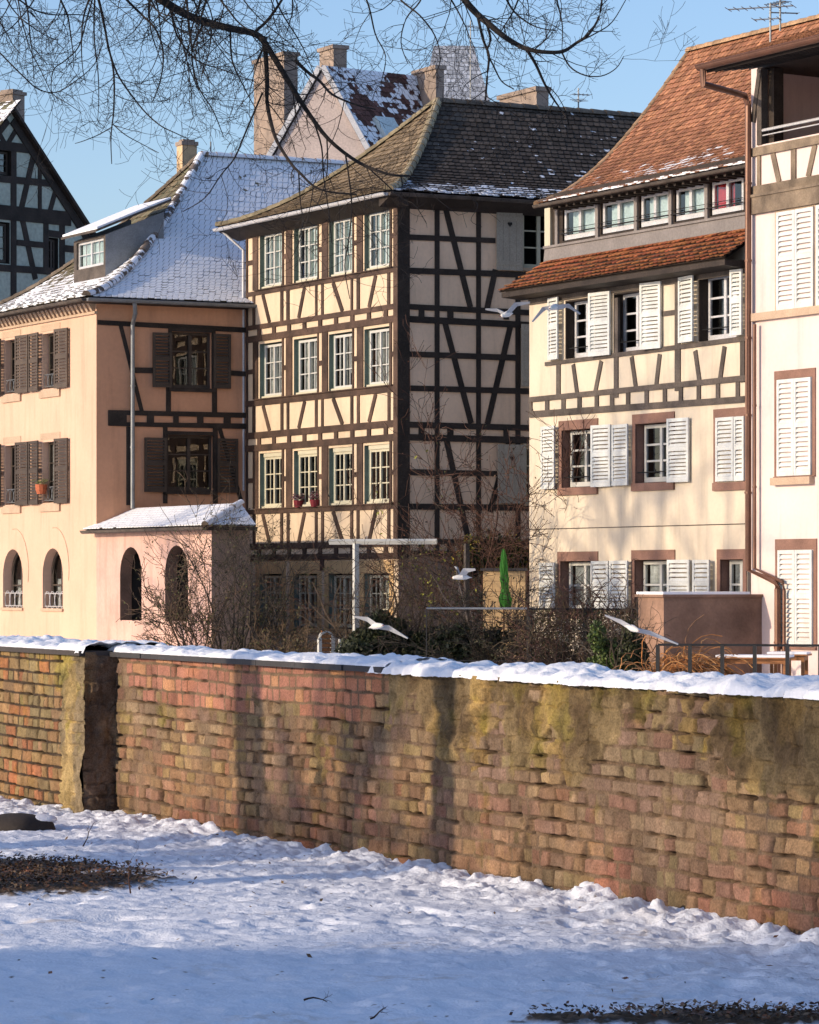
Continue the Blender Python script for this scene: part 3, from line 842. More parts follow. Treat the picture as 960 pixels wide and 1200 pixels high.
tiled(sl_left1, roof1, mossy, snow_left, name='roof_slope', seed=5, row=0.19, tw=0.18)
ridge_tiles([sl_front1.p(0, k / 16) + Vector((0, 0, 0.03)) for k in range(17)], roof1, (0.15, 0.12, 0.10), 0.11, 0.38, snow=0.50, seed=6)
ridge_tiles([apex + Vector((0, 0, 0.02)), rend + Vector((0, 0, 0.02))], roof1, (0.28, 0.20, 0.14), 0.11, 0.40, snow=0.75, seed=7)
ridge_tiles([sl_left1.p(0, k / 16) + Vector((0, 0, 0.03)) for k in range(17)], roof1, (0.15, 0.12, 0.09), 0.10, 0.38, seed=8)
# eave board and gutters
gz = ev1 - 0.06
gutter([Vector((corL.x, corL.y, gz)) + Vector((N2.x, N2.y, 0)) * 0.06, Vector((cor.x, cor.y, gz)) + Vector((N2.x, N2.y, 0)) * 0.06], pink, 0.07, 'timbersoft')
gutter([Vector((cor.x, cor.y, gz)) + Vector((D2.x, D2.y, 0)) * 0.06, Vector((eR.x, eR.y, gz)) + Vector((D2.x, D2.y, 0)) * 0.06], pink, 0.075, 'zinc')
mb = MB()
for Fc, s0, s1 in ((H1S, -0.4, 12), (H1L, sL - 0.4, 0.4)):
    q = [(0.0, -0.10), (oh, -0.03), (oh, 0.0), (0.0, 0.0)]
    mb.prism([Fc.pt(s0, ev1 + z - 0.04, o) for o, z in q], [Fc.pt(s1, ev1 + z - 0.04, o) for o, z in q])
mb.build('soffit', M['timberblack'], pink)
zt = H1S.z(153, 352)
su = H1S.s_(153.5)
ztop = ev1 - 0.12
pipe([H1S.pt(su - 0.12, ztop, oh + 0.05), H1S.pt(su - 0.06, ztop - 0.25, oh - 0.05), H1S.pt(su, ztop - 0.5, 0.10), H1S.pt(su, H1S.z(153, 596), 0.10)], pink, 0.055, 'zinc')
# downpipe at the seam between the two houses
# chimney on the ridge
chp = apex + Vector((P2.x, P2.y, 0)) * -0.1
cy = A1 - D2 * 0.9 + P2 * 0.15
cu = lambda u, Y: (u - 480) / F * Y
ch1Y = apex.y + 1.2
chimney(roof1, (cu(219, ch1Y), ch1Y), 0.42, 0.36, zA1 - 1.6, EYE + (HZ - 171) / F * ch1Y, P2, 'chimneyyellow', 0.03)
antenna('tv_antenna', 'small antenna just above the snowy ridge of the pink house', (cu(247, apex.y + 1.5), apex.y + 1.5, zA1 - 0.5), EYE + (HZ - 166) / F * (apex.y + 1.5) - zA1 + 0.5, [(0.68, 0.8, 5, 0.25, 20)])
# dormer
dz0 = H1L.z(105, 318)
DL = H1L.off(-1.15)
ds0, ds1, dz0, dz1 = rect_px(DL, 86.5, 123.5, 279, 318)
dor = MB()
wall_with_holes(dor, DL, ds0, ds1, dz0 - 0.6, dz1, [(ds0 + 0.18, ds1 - 0.12, dz0 + 0.10, dz1 - 0.06, False, 0.10)], m=0, reveal_m=0, dark_m=2)
DSide = Fac(V2(*DL.pt(ds1, 0).xy), P2, D2)
lenr = DSide.s_(192)
dor.poly([DSide.pt(0, dz0 - 0.6, 0), DSide.pt(lenr, dz0 - 0.6, 0), DSide.pt(lenr, DSide.z(192, 248), 0), DSide.pt(0, dz1, 0)], m=1)
DSl = Fac(V2(*DL.pt(ds0, 0).xy), P2, D2)
dor.poly([DSl.pt(0, dz0 - 0.6, 0), DSl.pt(lenr, dz0 - 0.6, 0), DSl.pt(lenr, DSide.z(192, 248), 0), DSl.pt(0, dz1, 0)], m=1)
dr = dor.build('dormer', [M['timbersoft'], M['zinc'], M['dark']], roof1)
window(DL, pink, ds0 + 0.18, ds1 - 0.12, dz0 + 0.10, dz1 - 0.06, depth=0.06, rows=2, cols=2, fm='palezinc', name='dormer_window', curtain=[(0, 1, 0)], cm='blind')
zb = DSide.z(196, 238)
mb = MB()
f0 = (ds0 - 0.35, 0.45); f1 = (ds1 + 0.30, 0.45)
def dpt(s, o, dz): # on the dormer roof plane: rises inward
    return DL.pt(s, dz1 - 0.02 + (0.45 - o) * (zb - dz1) / (lenr + 0.45) + dz, o)
inn = -(lenr + 0.15)
for (lo, hi, m, ex) in ((0.0, 0.06, 1, 0.0), (0.061, 0.11, 0, -0.03)):
    A = [dpt(ds0 - 0.12 - ex, 0.30 + ex, lo), dpt(ds1 + 0.14 + ex, 0.30 + ex, lo), dpt(ds1 + 0.14 + ex, inn, lo), dpt(ds0 - 0.12 - ex, inn, lo)]
    mb.hexa(A, [p + Vector((0, 0, hi - lo)) for p in A], m=m)
mb.build('dormer_roof', [M['snow'], M['timbersoft']], roof1)
# arcade wing
lw = 0.95
wing = MB()
wall_with_holes(wing, H1L, 0.0, sA, GROUND, zA, loggia_holes, room=0.62)
WF = Fac(V2(*H1L.pt(sA, 0).xy), P2, D2)
wing.poly([WF.pt(0, GROUND, 0), WF.pt(lw, GROUND, 0), WF.pt(lw, zA + 0.1, 0), WF.pt(0, zA, 0)], m=3)
wb = Fac(V2(*WF.pt(lw, 0).xy), -D2, P2)
wing.poly([wb.pt(0, GROUND), wb.pt(sA, GROUND), wb.pt(sA, zA + 0.5), wb.pt(0, zA + 0.1)], m=3)
wing.build('arcade_wall', [M['pinkpale'], M['rust'], M['dark'], M['brownwall']], pink)
zr = WF.z(290, 589, 0)
e0 = H1L.pt(-0.15, zA, 0.30); e1_ = H1L.pt(sA + 0.30, zA, 0.30)
r0_ = WF.pt(lw + 0.05, zr, -0) ; 
top0 = H1L.pt(-0.15, zr, -(lw + 0.05)); top1 = H1L.pt(sA - 0.55, zr, -(lw + 0.05))
dn_ = Vector((0, 0, 0.07)); ar = MB(); ar.poly([e0 - dn_, e1_ - dn_, top1 - dn_, top0 - dn_]); ar = ar.build('arcade_roof', M['timberblack'], pink)
slA = Slope(e0, e1_, top0, top1, 0.02)
tiled(slA, ar, mossy, lambda a, k, r: float(2.2 - k * 1.3 + r.uniform(-0.2, 0.2)), row=0.15, tw=0.17, seed=12, lift=.008, lipsnow=.95, name='tiles')
e2 = WF.pt(lw + 0.02, zA, 0.30)
slA2 = Slope(e1_, e2, top1, WF.pt(lw + 0.02, zr, -0.55), 0.0)
tiled(slA2, ar, mossy, lambda a, k, r: float(1.1 + r.uniform(-0.2, 0.2)), row=0.15, tw=0.17, seed=13, name='tiles', lift=.008, lipsnow=.95)
ridge_tiles([e1_, top1 + Vector((0, 0, 0.03))], ar, (0.25, 0.2, 0.16), 0.09, 0.35, snow=0.8, seed=14)
gutter([e0 + Vector((0, 0, -0.06)), e1_ + Vector((0, 0, -0.06))], pink, 0.07, 'timbersoft')
gutter([e1_ + Vector((0, 0, -0.06)), e2 + Vector((0, 0, -0.06))], pink, 0.07, 'timberblack')
# things at its windows
mb = MB(); p = H1L.pt(wins1[4][0] + 0.2, wins1[4][2] + 0.22, 0.12)
mb.tube([p, p + Vector((0, 0, 0.10)), p + Vector((0, 0, 0.24))], [0.10, 0.14, 0.15], 10)
o_ = mb.build('flower_pot', M['terracotta'], None, origin=p)
tag(o_, 'orange terracotta pot hanging at the middle floor window of the pink house', 'flower pot')
mb = MB()
for k in range(60):
    d = Vector((random.gauss(0, 0.09), random.gauss(0, 0.09), random.uniform(0, 0.12)))
    c = p + Vector((0, 0, 0.24)) + d; e = 0.025
    mb.poly([c + Vector((-e, 0, 0)), c + Vector((0, e, 0.02)), c + Vector((e, 0, 0.03)), c + Vector((0, -e, 0))], (0.10, 0.13, 0.03))
mb.build('leaves', M['leaf'], o_)
# ================================================================== TIMBERED HOUSE (middle)
tim = thing('timbered_house', 'tall four storey half-timbered house with cream panels, dark beams and mossy tiled hipped roof', 'house',
            (c3.x, c3.y, GROUND))
L3 = H3L
W3 = H3W
ev3 = L3.z(467, 232)
ccols = [(304.5, 331), (344.5, 372.5), (385.5, 413.5), (427, 457)]
crows = [(442, 246, 315.5), (442, 384, 452.5), (442, 521, 590), (442, 672, 738)]
h3wins = []
for r, (ur, v0, v1) in enumerate(crows):
    z0, z1 = L3.z(ur, v1), L3.z(ur, v0)
    for (u0, u1) in ccols: h3wins.append((L3.s_(u0), L3.s_(u1), z0, z1, r))
mb = MB()
wall_with_holes(mb, L3, -W3, 0, GROUND, ev3, [(a, b, c, d, False, 0.17) for a, b, c, d, r in h3wins], reveal_m=1, room=1.1)
s3e = 7.5
S3 = H3S
side_w = [rect_px(S3, 612, 652, 246, 313, 600), rect_px(S3, 615, 652, 522, 590, 600)]
zbase3 = S3.z(500, 650)
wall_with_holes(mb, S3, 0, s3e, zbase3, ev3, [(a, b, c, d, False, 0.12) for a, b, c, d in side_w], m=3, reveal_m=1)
wall_with_holes(mb, S3, 0, s3e, GROUND, zbase3, [], m=4)
pl3 = V2(*L3.pt(-W3, 0).xy); pr3 = V2(*S3.pt(s3e, 0).xy); pbk = pl3 + P2 * s3e
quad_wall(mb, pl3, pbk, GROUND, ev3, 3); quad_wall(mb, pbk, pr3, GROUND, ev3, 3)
mb.build('wall', [M['infill'], M['framegreen'], M['dark'], M['infill_lifted'], M['brownwall']], tim)
# timber frame of the sunlit face
mb = MB()
def zv(v, u=442): return L3.z(u, v)
posts = [(297, 303), (331.2, 333), (336, 343), (372.8, 374), (378, 385), (413.8, 415), (419, 426), (457.3, 459.5)]
panelposts = [(296.8, 299.6), (329.5, 332.3), (336.6, 339.6), (370, 372.4), (377.4, 379.8), (411.6, 414.2), (419, 421.8), (455, 458)]
st = [(240, 246, 315.5, 322, 359, 365, 372.5, 380.5), (380.5, 384, 452.5, 461, 494, 502, 510, 518), (518, 521, 590, 597, 634, 641, 648, 655)]
jit = lambda: random.uniform(-0.012, 0.012)
for (va, vw0, vw1, vsill, vpan, vb1, vb2, vb3) in st:
    # storey: post band, sill beam, panel band, floor beam, block row, beam
    for (u0, u1) in posts:
        mb.fbox(L3, L3.s_(u0) + jit(), L3.s_(u1) + jit(), zv(vw1), zv(va) if va > 300 else ev3, -0.03, 0.024)
    mb.fbox(L3, -W3, -0.02, zv(vsill), zv(vw1 + 1.2), -0.03, 0.034)
    mb.fbox(L3, L3.s_(301), L3.s_(462), zv(vw1 + 1.4), zv(vw1), -0.03, 0.075)
    for (u0, u1) in panelposts:
        mb.fbox(L3, L3.s_(u0) + jit(), L3.s_(u1) + jit(), zv(vpan), zv(vsill), -0.03, 0.026)
    mb.fbox(L3, -W3, -0.02, zv(vb1), zv(vpan), -0.03, 0.036)
    mb.fbox(L3, -W3, -0.02, zv(vb3), zv(vb2), -0.03, 0.038)
    nb = 9
    for k in range(nb):
        s = -W3 + W3 * (k + 0.9) / (nb + 0.6)
        mb.fbox(L3, s - 0.09, s + 0.09, zv(vb2), zv(vb1), -0.03, 0.030)
    dg = [(308.5, 316.5), (357.5, 350.5), (391, 402), (441, 433)]
    for (ut, ub) in dg:
        mb.beam(L3, (L3.s_(ut) + jit(), zv(vsill)), (L3.s_(ub), zv(vpan)), 0.14, 0.022)
    vm = (vw0 + vw1) / 2 - 1
    for (u0, u1) in ((290, 297), (333, 336), (374, 378), (415, 419), (459, 465)):
        mb.fbox(L3, L3.s_(u0), L3.s_(u1), zv(vm + 3), zv(vm - 3), -0.03, 0.020)
mb.fbox(L3, -W3, -0.02, zv(246), zv(238), -0.03, 0.040)
mb.fbox(L3, -W3, -W3 + 0.10, zv(655), ev3, -0.03, 0.028)
for k in (0.36,):
    mb.fbox(L3, L3.s_(376), L3.s_(380), zv(668), zv(655), -0.03, 0.03)
# corner post
mb.fbox(L3, -0.17, 0.040, zv(655), ev3, -0.05, 0.046)
tf1 = mb.build('timber_frame', M['timber'], tim)
mb = MB()
# shaded face
for (u0, u1) in ((509.3, 514.7), (558, 563.2)):
    vbeam(mb, S3, u0, u1, 236, 655, 0.026)
mb.fbox(S3, -0.035, 0.27, S3.z(475, 655), ev3, -0.05, 0.045)  # same corner post; shade on this side put into blacker timber
vbeam(mb, S3, 604, 609.5, 322, 655, 0.026)
hbeam(mb, S3, 470, 233, 241, 660, 243, 251, 0.04)
for (a, b, c, d, ue) in ((274.5, 281, 279, 285, 580), (313.5, 320.5, 320, 327, 655), (411.5, 418, 416, 423, 609), (451.5, 458, 456, 463, 655), (549.5, 557, 552, 558, 582), (590, 597, 592, 599, 655)):
    hbeam(mb, S3, 475, a, b, ue, c, d, 0.031)
for (a, b, c, d) in ((356, 362.5, 365, 371.5), (370, 377.5, 379, 386.5), (494, 501, 499, 506), (508.5, 516, 513, 521), (631, 637, 634, 640), (645, 651, 647, 653)):
    hbeam(mb, S3, 475, a, b, 655, c, d, 0.034)
for vq in (362, 501, 637):
    for u0, u1 in ((490.5, 497), (524, 531), (590, 596)): vbeam(mb, S3, u0, u1, vq, vq + 9 + (u0 - 480) * 0.03, 0.029)
for q in ((521, 240, 551, 360), (580.5, 316, 570.5, 362), (521, 377, 552, 496), (598, 382, 571, 497), (523, 515, 549, 634), (597, 516, 574, 600)):
    dbeam(mb, S3, *q, 0.14, 0.022)
mb.build('timber_frame', M['timberblack'], tim)
for i, (a, b, z0, z1, r) in enumerate(h3wins):
    cm = ['blind', 'curtain', 'curtain', 'curtain'][r]
    cur = [[(0.0, 0.18, 0), (0.34, 1.0, 0.0)], [(0.12, 0.9, 0.0)], None, [(0.3, 1.0, 0.3)]][r]
    if r == 0 and i % 2: cur = [(0.2, 0.75, 0), (0.85, 1, 0)]
    if r == 1 and i % 4 == 2: cur = [(0.2, 0.5, 0), (0.6, 1.0, 0.25)]
    window(L3, tim, a + 0.16, b - 0.01, z0 + 0.03, z1 - (0.10 if r == 2 else 0.04), depth=0.06, rows=3, cols=2, fm='creampaint' if r > 1 else 'whitepaint', curtain=cur, cm=cm, fw=0.06, mw=0.026)
    if r < 3:
        g = MB()
        g.fbox(L3, a + 0.001, a + 0.155, z0 + 0.001, z1 - 0.001, -0.165, -0.11)
        g.fbox(L3, a + 0.17, b, z0 - 0.01, z0 + 0.05, -0.06, 0.03, m=1)
        if r == 2: g.fbox(L3, a + 0.16, b, z1 - 0.10, z1 - 0.001, -0.14, -0.03, m=1)
        g.build('window_trim', [M['framegreen'], M['creampaint']], tim)
# stone surrounds on the ground floor
for a, b, z0, z1, r in h3wins:
    if r == 3: piece('window_surround', 'ochre', tim, lambda mb: surround(mb, L3, a, b, z0, z1, 0.20, 0.02, wt=0.30, wb=0.12))
for i, r in enumerate(side_w):
    window(S3, tim, *r, depth=0.03, rows=3, cols=1, fm='creampaint', fw=0.07, mw=0.035)
for k in (0, 1): piece('window_surround', 'sill', tim, lambda mb: surround(mb, S3, *side_w[k], 0.07 - .02 * k, 0.03))
def heart(mb, Fc, s, z, r, o):
    pts = []
    for k in range(20):
        t = 2 * math.pi * k / 20
        x = 16 * math.sin(t) ** 3; y = 13 * math.cos(t) - 5 * math.cos(2 * t) - 2 * math.cos(3 * t) - math.cos(4 * t)
        pts.append((s + x / 16 * r, z + y / 16 * r))
    mb.prism([Fc.pt(x, y, o - 0.01) for x, y in pts], [Fc.pt(x, y, o + 0.006) for x, y in pts])
for (u0, u1, v0, v1, hv) in ((580.5, 610.5, 247.5, 317, 263), (609.5, 621, 380, 453, None), (582, 614.5, 521, 590, 537)):
    r = rect_px(S3, u0, u1, v0, v1)
    sh = shutter(S3, tim, *r, 0.05, 0.07, 'shutterplank', slats=False)
    if hv:
        hm = MB(); heart(hm, S3, (r[0] + r[1]) / 2, S3.z((u0 + u1) / 2, hv), 0.06, 0.093)
        hm.build('heart_cutout', M['dark'], sh)
# roof
oh3 = 0.55
A3 = solve_apex(H3S, H3L, W3 / 2, 513)
zA3 = EYE + (HZ - 119) / F * A3.y
ev = ev3 + 0.10
v3 = lambda p, z: Vector((p.x, p.y, z))
E0 = v3(c3 + N2 * oh3 + D2 * oh3, ev); EL = v3(pl3 + N2 * oh3 - D2 * oh3, ev)
apex3 = v3(A3, zA3); P3 = Vector((P2.x, P2.y, 0)); D3 = Vector((D2.x, D2.y, 0)); N3 = -P3
rlen = 9.0
rend3 = apex3 + P3 * rlen
eR3 = E0 + P3 * (rlen + (A3 - c3).dot(P2))
mb = MB()
mb.poly([EL, E0, eR3, EL + (eR3 - E0)]); plain_slope(mb, Slope(EL, EL + (eR3 - E0), apex3, rend3, 0.42))
roof3 = mb.build('roof', M['timberblack'], tim)
moss3 = lambda a, k, r: (lambda f: (0.20 * f, 0.150 * f, 0.095 * f))(r.uniform(0.55, 1.3) * (0.85 + 0.4 * float(vn(a * 10, k * 8, 1.0, 3))))
slL3 = Slope(EL, E0, apex3, apex3, 0.42)
tiled(slL3, roof3, moss3, lambda a, k, r: float(0.42 - k * 6 + r.uniform(-0.2, 0.2)), row=0.18, tw=0.18, seed=21, lift=0.035)
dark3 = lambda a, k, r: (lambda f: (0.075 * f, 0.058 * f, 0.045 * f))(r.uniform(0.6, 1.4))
def snow3(a, k, r):
    n = float(vn(a * 26, k * 42, 1.0, 17)) * 0.6 + float(vn(a * 60, k * 60, 1.0, 18)) * 0.4
    return float(1.45 - k * 4.6 + a * .3 + (n - 0.5) * 1.0) if k < 0.26 else float(-0.10 + (n - 0.5) * 1.2 + a * 0.42)
slS3 = Slope(E0, eR3, apex3, rend3, 0.42)
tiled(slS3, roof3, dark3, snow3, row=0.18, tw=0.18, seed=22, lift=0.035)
ridge_tiles([slS3.p(0, k / 14) + Vector((0, 0, 0.03)) for k in range(15)], roof3, (0.34, 0.28, 0.18), 0.11, 0.36, seed=23)
ridge_tiles([apex3, rend3], roof3, (0.12, 0.10, 0.08), 0.12, 0.38, seed=24)
ridge_tiles([slL3.p(0, k / 14) + Vector((0, 0, 0.03)) for k in range(15)], roof3, (0.20, 0.17, 0.11), 0.11, 0.36, seed=25)
mb = MB()
for Fc, s0, s1 in ((S3, -0.5, 12), (L3, -W3 - 0.5, 0.5)):
    q = [(0.0, -0.30), (oh3 - 0.02, -0.10), (oh3 - 0.02, 0.0), (0.0, 0.0)]
    mb.prism([Fc.pt(s0, ev + z - 0.03, o) for o, z in q], [Fc.pt(s1, ev + z - 0.03, o) for o, z in q])
mb.build('soffit', M['timberblack'], tim)
gutter([EL + N3 * 0.05 + Vector((0, 0, -0.06)), E0 + N3 * 0.05 + Vector((0, 0, -0.06))], tim, 0.07, 'palezinc')
gutter([E0 + D3 * 0.05 + Vector((0, 0, -0.06)), eR3 + D3 * 0.05 + Vector((0, 0, -0.06))], tim, 0.07, 'timbersoft')
pipe([EL + Vector((0.12, -0.1, -0.1)), L3.pt(-W3 - 0.02, ev - 0.6, 0.08), L3.pt(-W3 - 0.02, L3.z(289, 575), 0.08)], tim, 0.035, 'palezinc')
# flower pots on the third row sill
for i, (u, lab) in enumerate(((350, 'left one of two dark red potted plants on a sill of the timbered house'), (369, 'right one of two dark red potted plants on a sill of the timbered house'))):
    p = L3.pt(L3.s_(u, 0.08), zv(591), 0.085)
    mb = MB(); mb.tube([p, p + Vector((0, 0, 0.10)), p + Vector((0, 0, 0.17))], [0.08, 0.11, 0.12], 10)
    o_ = tag(mb.build('flower_pot', M['attr'], None, origin=p), lab, 'flower pot', 'pots on the timbered house sill')
    for cc in [(0.16, 0.02, 0.03)]:
        o_.data.attributes['Col'].data.foreach_set('color', np.tile([*cc, 1.0], len(o_.data.loops)).astype(np.float32))
    mb = MB()
    for k in range(160):
        c = p + Vector((random.gauss(0, 0.075), random.gauss(0, 0.075), 0.2 + abs(random.gauss(0, 0.07)))); e = 0.022
        q = Vector((random.uniform(-1, 1), random.uniform(-1, 1), random.uniform(-1, 1))).normalized() * e; w = q.cross(Vector((0.3, 0.2, 1))).normalized() * e
        mb.poly([c - q, c + w, c + q, c - w], (0.14, 0.05, 0.07) if k % 3 else (0.35, 0.28, 0.28))
    mb.build('leaves', M['leaf'], o_)

# ================================================================== CREAM HOUSE (right)
cream = thing('cream_house', 'cream rendered house with white louvred shutters, a timber band and orange tiled mansard roof', 'house', (c4.x, c4.y, GROUND))
L4 = H4L
sl4, sr4 = L4.s_(620.5), L4.s_(876)
evL = L4.z(750, 328)
holes4 = []; wins4 = []
def add4(u0, u1, v0, v1, row):
    r = rect_px(L4, u0, u1, v0, v1); holes4.append((*r, False, 0.20)); wins4.append((*r, row))
add4(664, 696.4, 350, 419, 0); add4(720.5, 757, 341, 412.5, 0); add4(820, 863, 320, 398, 0)
add4(659, 698, 503, 571, 1); add4(745.5, 787.5, 495.5, 565.5, 1)
add4(657.5, 698, 657.5, 716, 2); add4(744.5, 788, 656, 716, 2); add4(845, 885, 655.5, 716, 2)
holes4 = [h if h[1] < sr4 else (h[0], sr4 - 0.02, *h[2:]) for h in holes4]
wins4 = [h if h[1] < sr4 else (h[0], sr4 - 0.02, *h[2:]) for h in wins4]
mb = MB()
wall_with_holes(mb, L4, sl4, sr4, GROUND, evL + 0.4, holes4, reveal_m=1, room=1.1)
W4 = 8.5
p4l = V2(*L4.pt(sl4, 0).xy); p4r = V2(*L4.pt(sr4, 0).xy)
quad_wall(mb, p4l, p4l + P2 * W4, GROUND, evL + 0.4); quad_wall(mb, p4r, p4r + P2 * W4, GROUND, evL + 0.4); quad_wall(mb, p4l + P2 * W4, p4r + P2 * W4, GROUND, evL)
mb.build('wall', [M['cream'], M['stone'], M['dark']], cream)
# reddish stone surrounds (two lower rows)
for i, (a, b, z0, z1, row) in enumerate(wins4):
    if row:
        w_ = 0.12
        piece('window_surround', 'stone', cream, lambda mb: surround(mb, L4, a, min(b, sr4 - w_ - 0.01), z0, z1, w_, 0.02, wt=0.20, wb=0.16))
mb = MB()
r3 = rect_px(L4, 841, 876, 489, 565)
surround(mb, L4, r3[0], min(r3[1], sr4 - 0.13), r3[2], r3[3], 0.12, 0.02, wt=0.18, wb=0.16)
mb.build('window_surround', M['stone'], cream)
for i, (a, b, z0, z1, row) in enumerate(wins4):
    cur = {0: [(0.25, 0.8, 0.0)], 1: None, 2: [(0.0, 1.0, 0.0)]}[row]
    if i == 1: cur = [(0.45, 1.0, 0)]
    if i == 2: cur = None
    window(L4, cream, a + 0.05, b - 0.0, z0 + 0.02, z1 - 0.02, depth=0.17, rows=3 if row < 2 else 2, cols=1, fm='palezinc' if row == 0 else 'whitepaint', curtain=cur, fw=0.075, mw=0.04)
    if row == 0:
        piece('jamb', 'timberblack', cream, lambda mb: (mb.fbox(L4, a + 0.001, a + 0.035, z0 + .002, z1 - .002, -0.165, 0.03), mb.fbox(L4, a + 0.036, b, z1 - 0.035, z1 - .001, -0.165, 0.03)))
    if row < 2:
        g = MB(); zz = z0 + (z1 - z0) * 0.18
        g.tube([L4.pt(a - 0.02, zz, -0.05), L4.pt(b, zz, -0.05)], 0.014, 5)
        for s in (a + 0.2, b - 0.2): g.tube([L4.pt(s, zz, -0.05), L4.pt(s, zz + 0.07, -0.05)], 0.012, 4)
        g.build('window_guard', M['iron'], cream)
for (u0, u1, v0, v1, oa, ob) in ((645.6, 660.5, 349, 421.5, 0.05, 0.12), (696.6, 718.2, 342.5, 417, 0.12, 0.05), (757, 777.7, 331, 409, 0.12, 0.05),
                         (798.7, 819, 324, 401, 0.05, 0.12), (862.8, 874.5, 316, 393, 0.12, 0.08),
                         (637.5, 655.5, 499.5, 573, 0.05, 0.1), (698.5, 719, 498, 570.5, 0.1, 0.05), (720.8, 741.6, 497.5, 569, 0.05, 0.1), (787.8, 810.6, 490, 565, 0.1, 0.05),
                         (841.5, 862.3, 489, 564, 0.03, 0.03), (863, 874.7, 488, 563.5, 0.03, 0.03),
                         (635.6, 655.6, 659.5, 714, 0.05, 0.1), (698.5, 716.5, 657.5, 714, 0.1, 0.05), (718, 741.5, 657, 714, 0.05, 0.1), (788.2, 811.5, 656, 714, 0.1, 0.05), (815.5, 837.5, 656, 714, 0.05, 0.1)):
    shutter(L4, cream, *rect_px(L4, u0, u1, v0, v1), oa, ob, 'shutter')
# timber bands
mb = MB()
hbeam(mb, L4, 640, 424.5, 429, 875, 393.5, 399.5, 0.035)
hbeam(mb, L4, 621.5, 465.5, 471.5, 875, 439.5, 446.5, 0.037)
hbeam(mb, L4, 621.5, 482, 489.5, 875, 464, 471.5, 0.039)
hbeam(mb, L4, 621, 351, 357.5, 875, 313, 320, 0.041, 1)
vbeam(mb, L4, 653, 657.5, 425, 466, 0.026)
vbeam(mb, L4, 720.6, 725.3, 349, 466, 0.0265)
vbeam(mb, L4, 792, 798.2, 330, 458, 0.027)
vbeam(mb, L4, 868.6, 873.6, 397, 448, 0.026)
vbeam(mb, L4, 621.5, 624.5, 466, 487, 0.026)
for q in ((672.5, 427, 677.5, 464), (705.5, 423, 698, 461), (741, 418, 746.5, 458), (774, 415, 769.5, 455), (815.5, 411, 821, 450), (850, 406, 844.5, 446)):
    dbeam(mb, L4, *q, 0.13, 0.024)
hbeam(mb, L4, 777, 365, 371, 799, 362, 368, 0.022)
for x in (112, 163, 213, 267, 315, 365, 423, 480, 530, 586, 646, 708):
    u = 600 + x / 2.667; f = (u - 621) / 254
    v0 = 471.5 - 25 * f; vbeam(mb, L4, u - 2.2, u + 2.2, v0 - 0.5, v0 + 13 + 7 * f, 0.0245)
mb.build('timber_frame', [M['timbersoft'], M['timbersoft']], cream)
# string line on the wall
mb = MB(); mb.tube([L4.pt(sl4, L4.z(640, 620), 0.004), L4.pt(sr4, L4.z(640, 620), 0.004)], 0.010, 4); mb.build('cable', M['timbersoft'], cream)
# lower roof strip
oh4 = 0.55
ev4 = L4.z(750, 316.5, oh4)
zt4 = L4.z(755, 287, -0.45)
e0 = L4.pt(sl4 - 0.40, ev4, oh4); e1_ = L4.pt(sr4 + 0.02, ev4, oh4)
t0 = L4.pt(L4.s_(641, -0.45), zt4, -0.45); t1 = L4.pt(sr4 + 0.02, zt4, -0.45)
mb = MB(); mb.poly([e0, e1_, t1, t0]); 
q = [(0.0, -0.15), (oh4 - 0.03, -0.11), (oh4 - 0.03, 0.0), (0.0, 0.0)]
mb.prism([L4.pt(sl4 - 0.3, ev4 + z - 0.03, o) for o, z in q], [L4.pt(sr4, ev4 + z - 0.03, o) for o, z in q])
# its left end
mb.poly([e0, t0, L4.pt(sl4 - 0.40, ev4, -0.45)])
low = mb.build('lower_roof', M['timberblack'], cream)
red4 = lambda a, k, r: (lambda f, g: (0.37 * f, (0.105 + 0.05 * g) * f, 0.055 * f))(r.uniform(0.65, 1.25), r.random())
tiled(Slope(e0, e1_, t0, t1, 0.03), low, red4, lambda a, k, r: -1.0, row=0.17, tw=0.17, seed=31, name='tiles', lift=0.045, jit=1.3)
# dormer band
DB = L4.off(-0.62)
ub0 = DB.s_(641); sr = sr4 + 0.02
zdb0, zdb1 = DB.z(755, 289), DB.z(755, 220)
wp = []
for (u0, u1) in ((659.5, 698.5), (704.5, 744.5), (749.5, 784.5), (790.5, 827), (832.5, 871.5)):
    a, b = DB.s_(u0), DB.s_(u1)
    wp.append((a, b, DB.z(755, 266.5), DB.z(755, 226.5)))
mb = MB()
wall_with_holes(mb, DB, ub0, sr, zdb0 - 0.3, zdb1 + 0.25, [(a, b, c, d, False, 0.08) for a, b, c, d in wp], m=0, reveal_m=0, room=0.8)
mb.build('dormer_band', [M['timberblack'], M['timberblack'], M['dark']], cream)
mb = MB()
A = [DB.pt(ub0 - 0.05, zdb0 - 0.45, 0.10), DB.pt(sr, zdb0 - 0.45, 0.10), DB.pt(sr, wp[0][2] - 0.10, 0.03), DB.pt(ub0 - 0.05, wp[0][2] - 0.10, 0.03)]
mb.hexa([p - Vector((N2.x, N2.y, 0)) * 0.12 for p in A], A)
mb.fbox(DB, ub0 - 0.05, sr, wp[0][2] - 0.10, wp[0][2] - 0.05, -0.05, 0.07)
mb.build('flashing', M['lead'], cream)
for k in range(len(wp)):
    a = wp[k][0]; pa = wp[k - 1][1] if k else ub0 + 0.28
    piece('post', 'lead', cream, lambda mb: mb.fbox(DB, (pa + a) / 2 - 0.055, (pa + a) / 2 + 0.055, wp[0][2] - 0.05, zdb1, -0.02, 0.05))
piece('post', 'creampaint', cream, lambda mb: mb.fbox(DB, ub0, ub0 + 0.24, wp[0][2] - 0.05, zdb1 - 0.05, -0.04, 0.06))
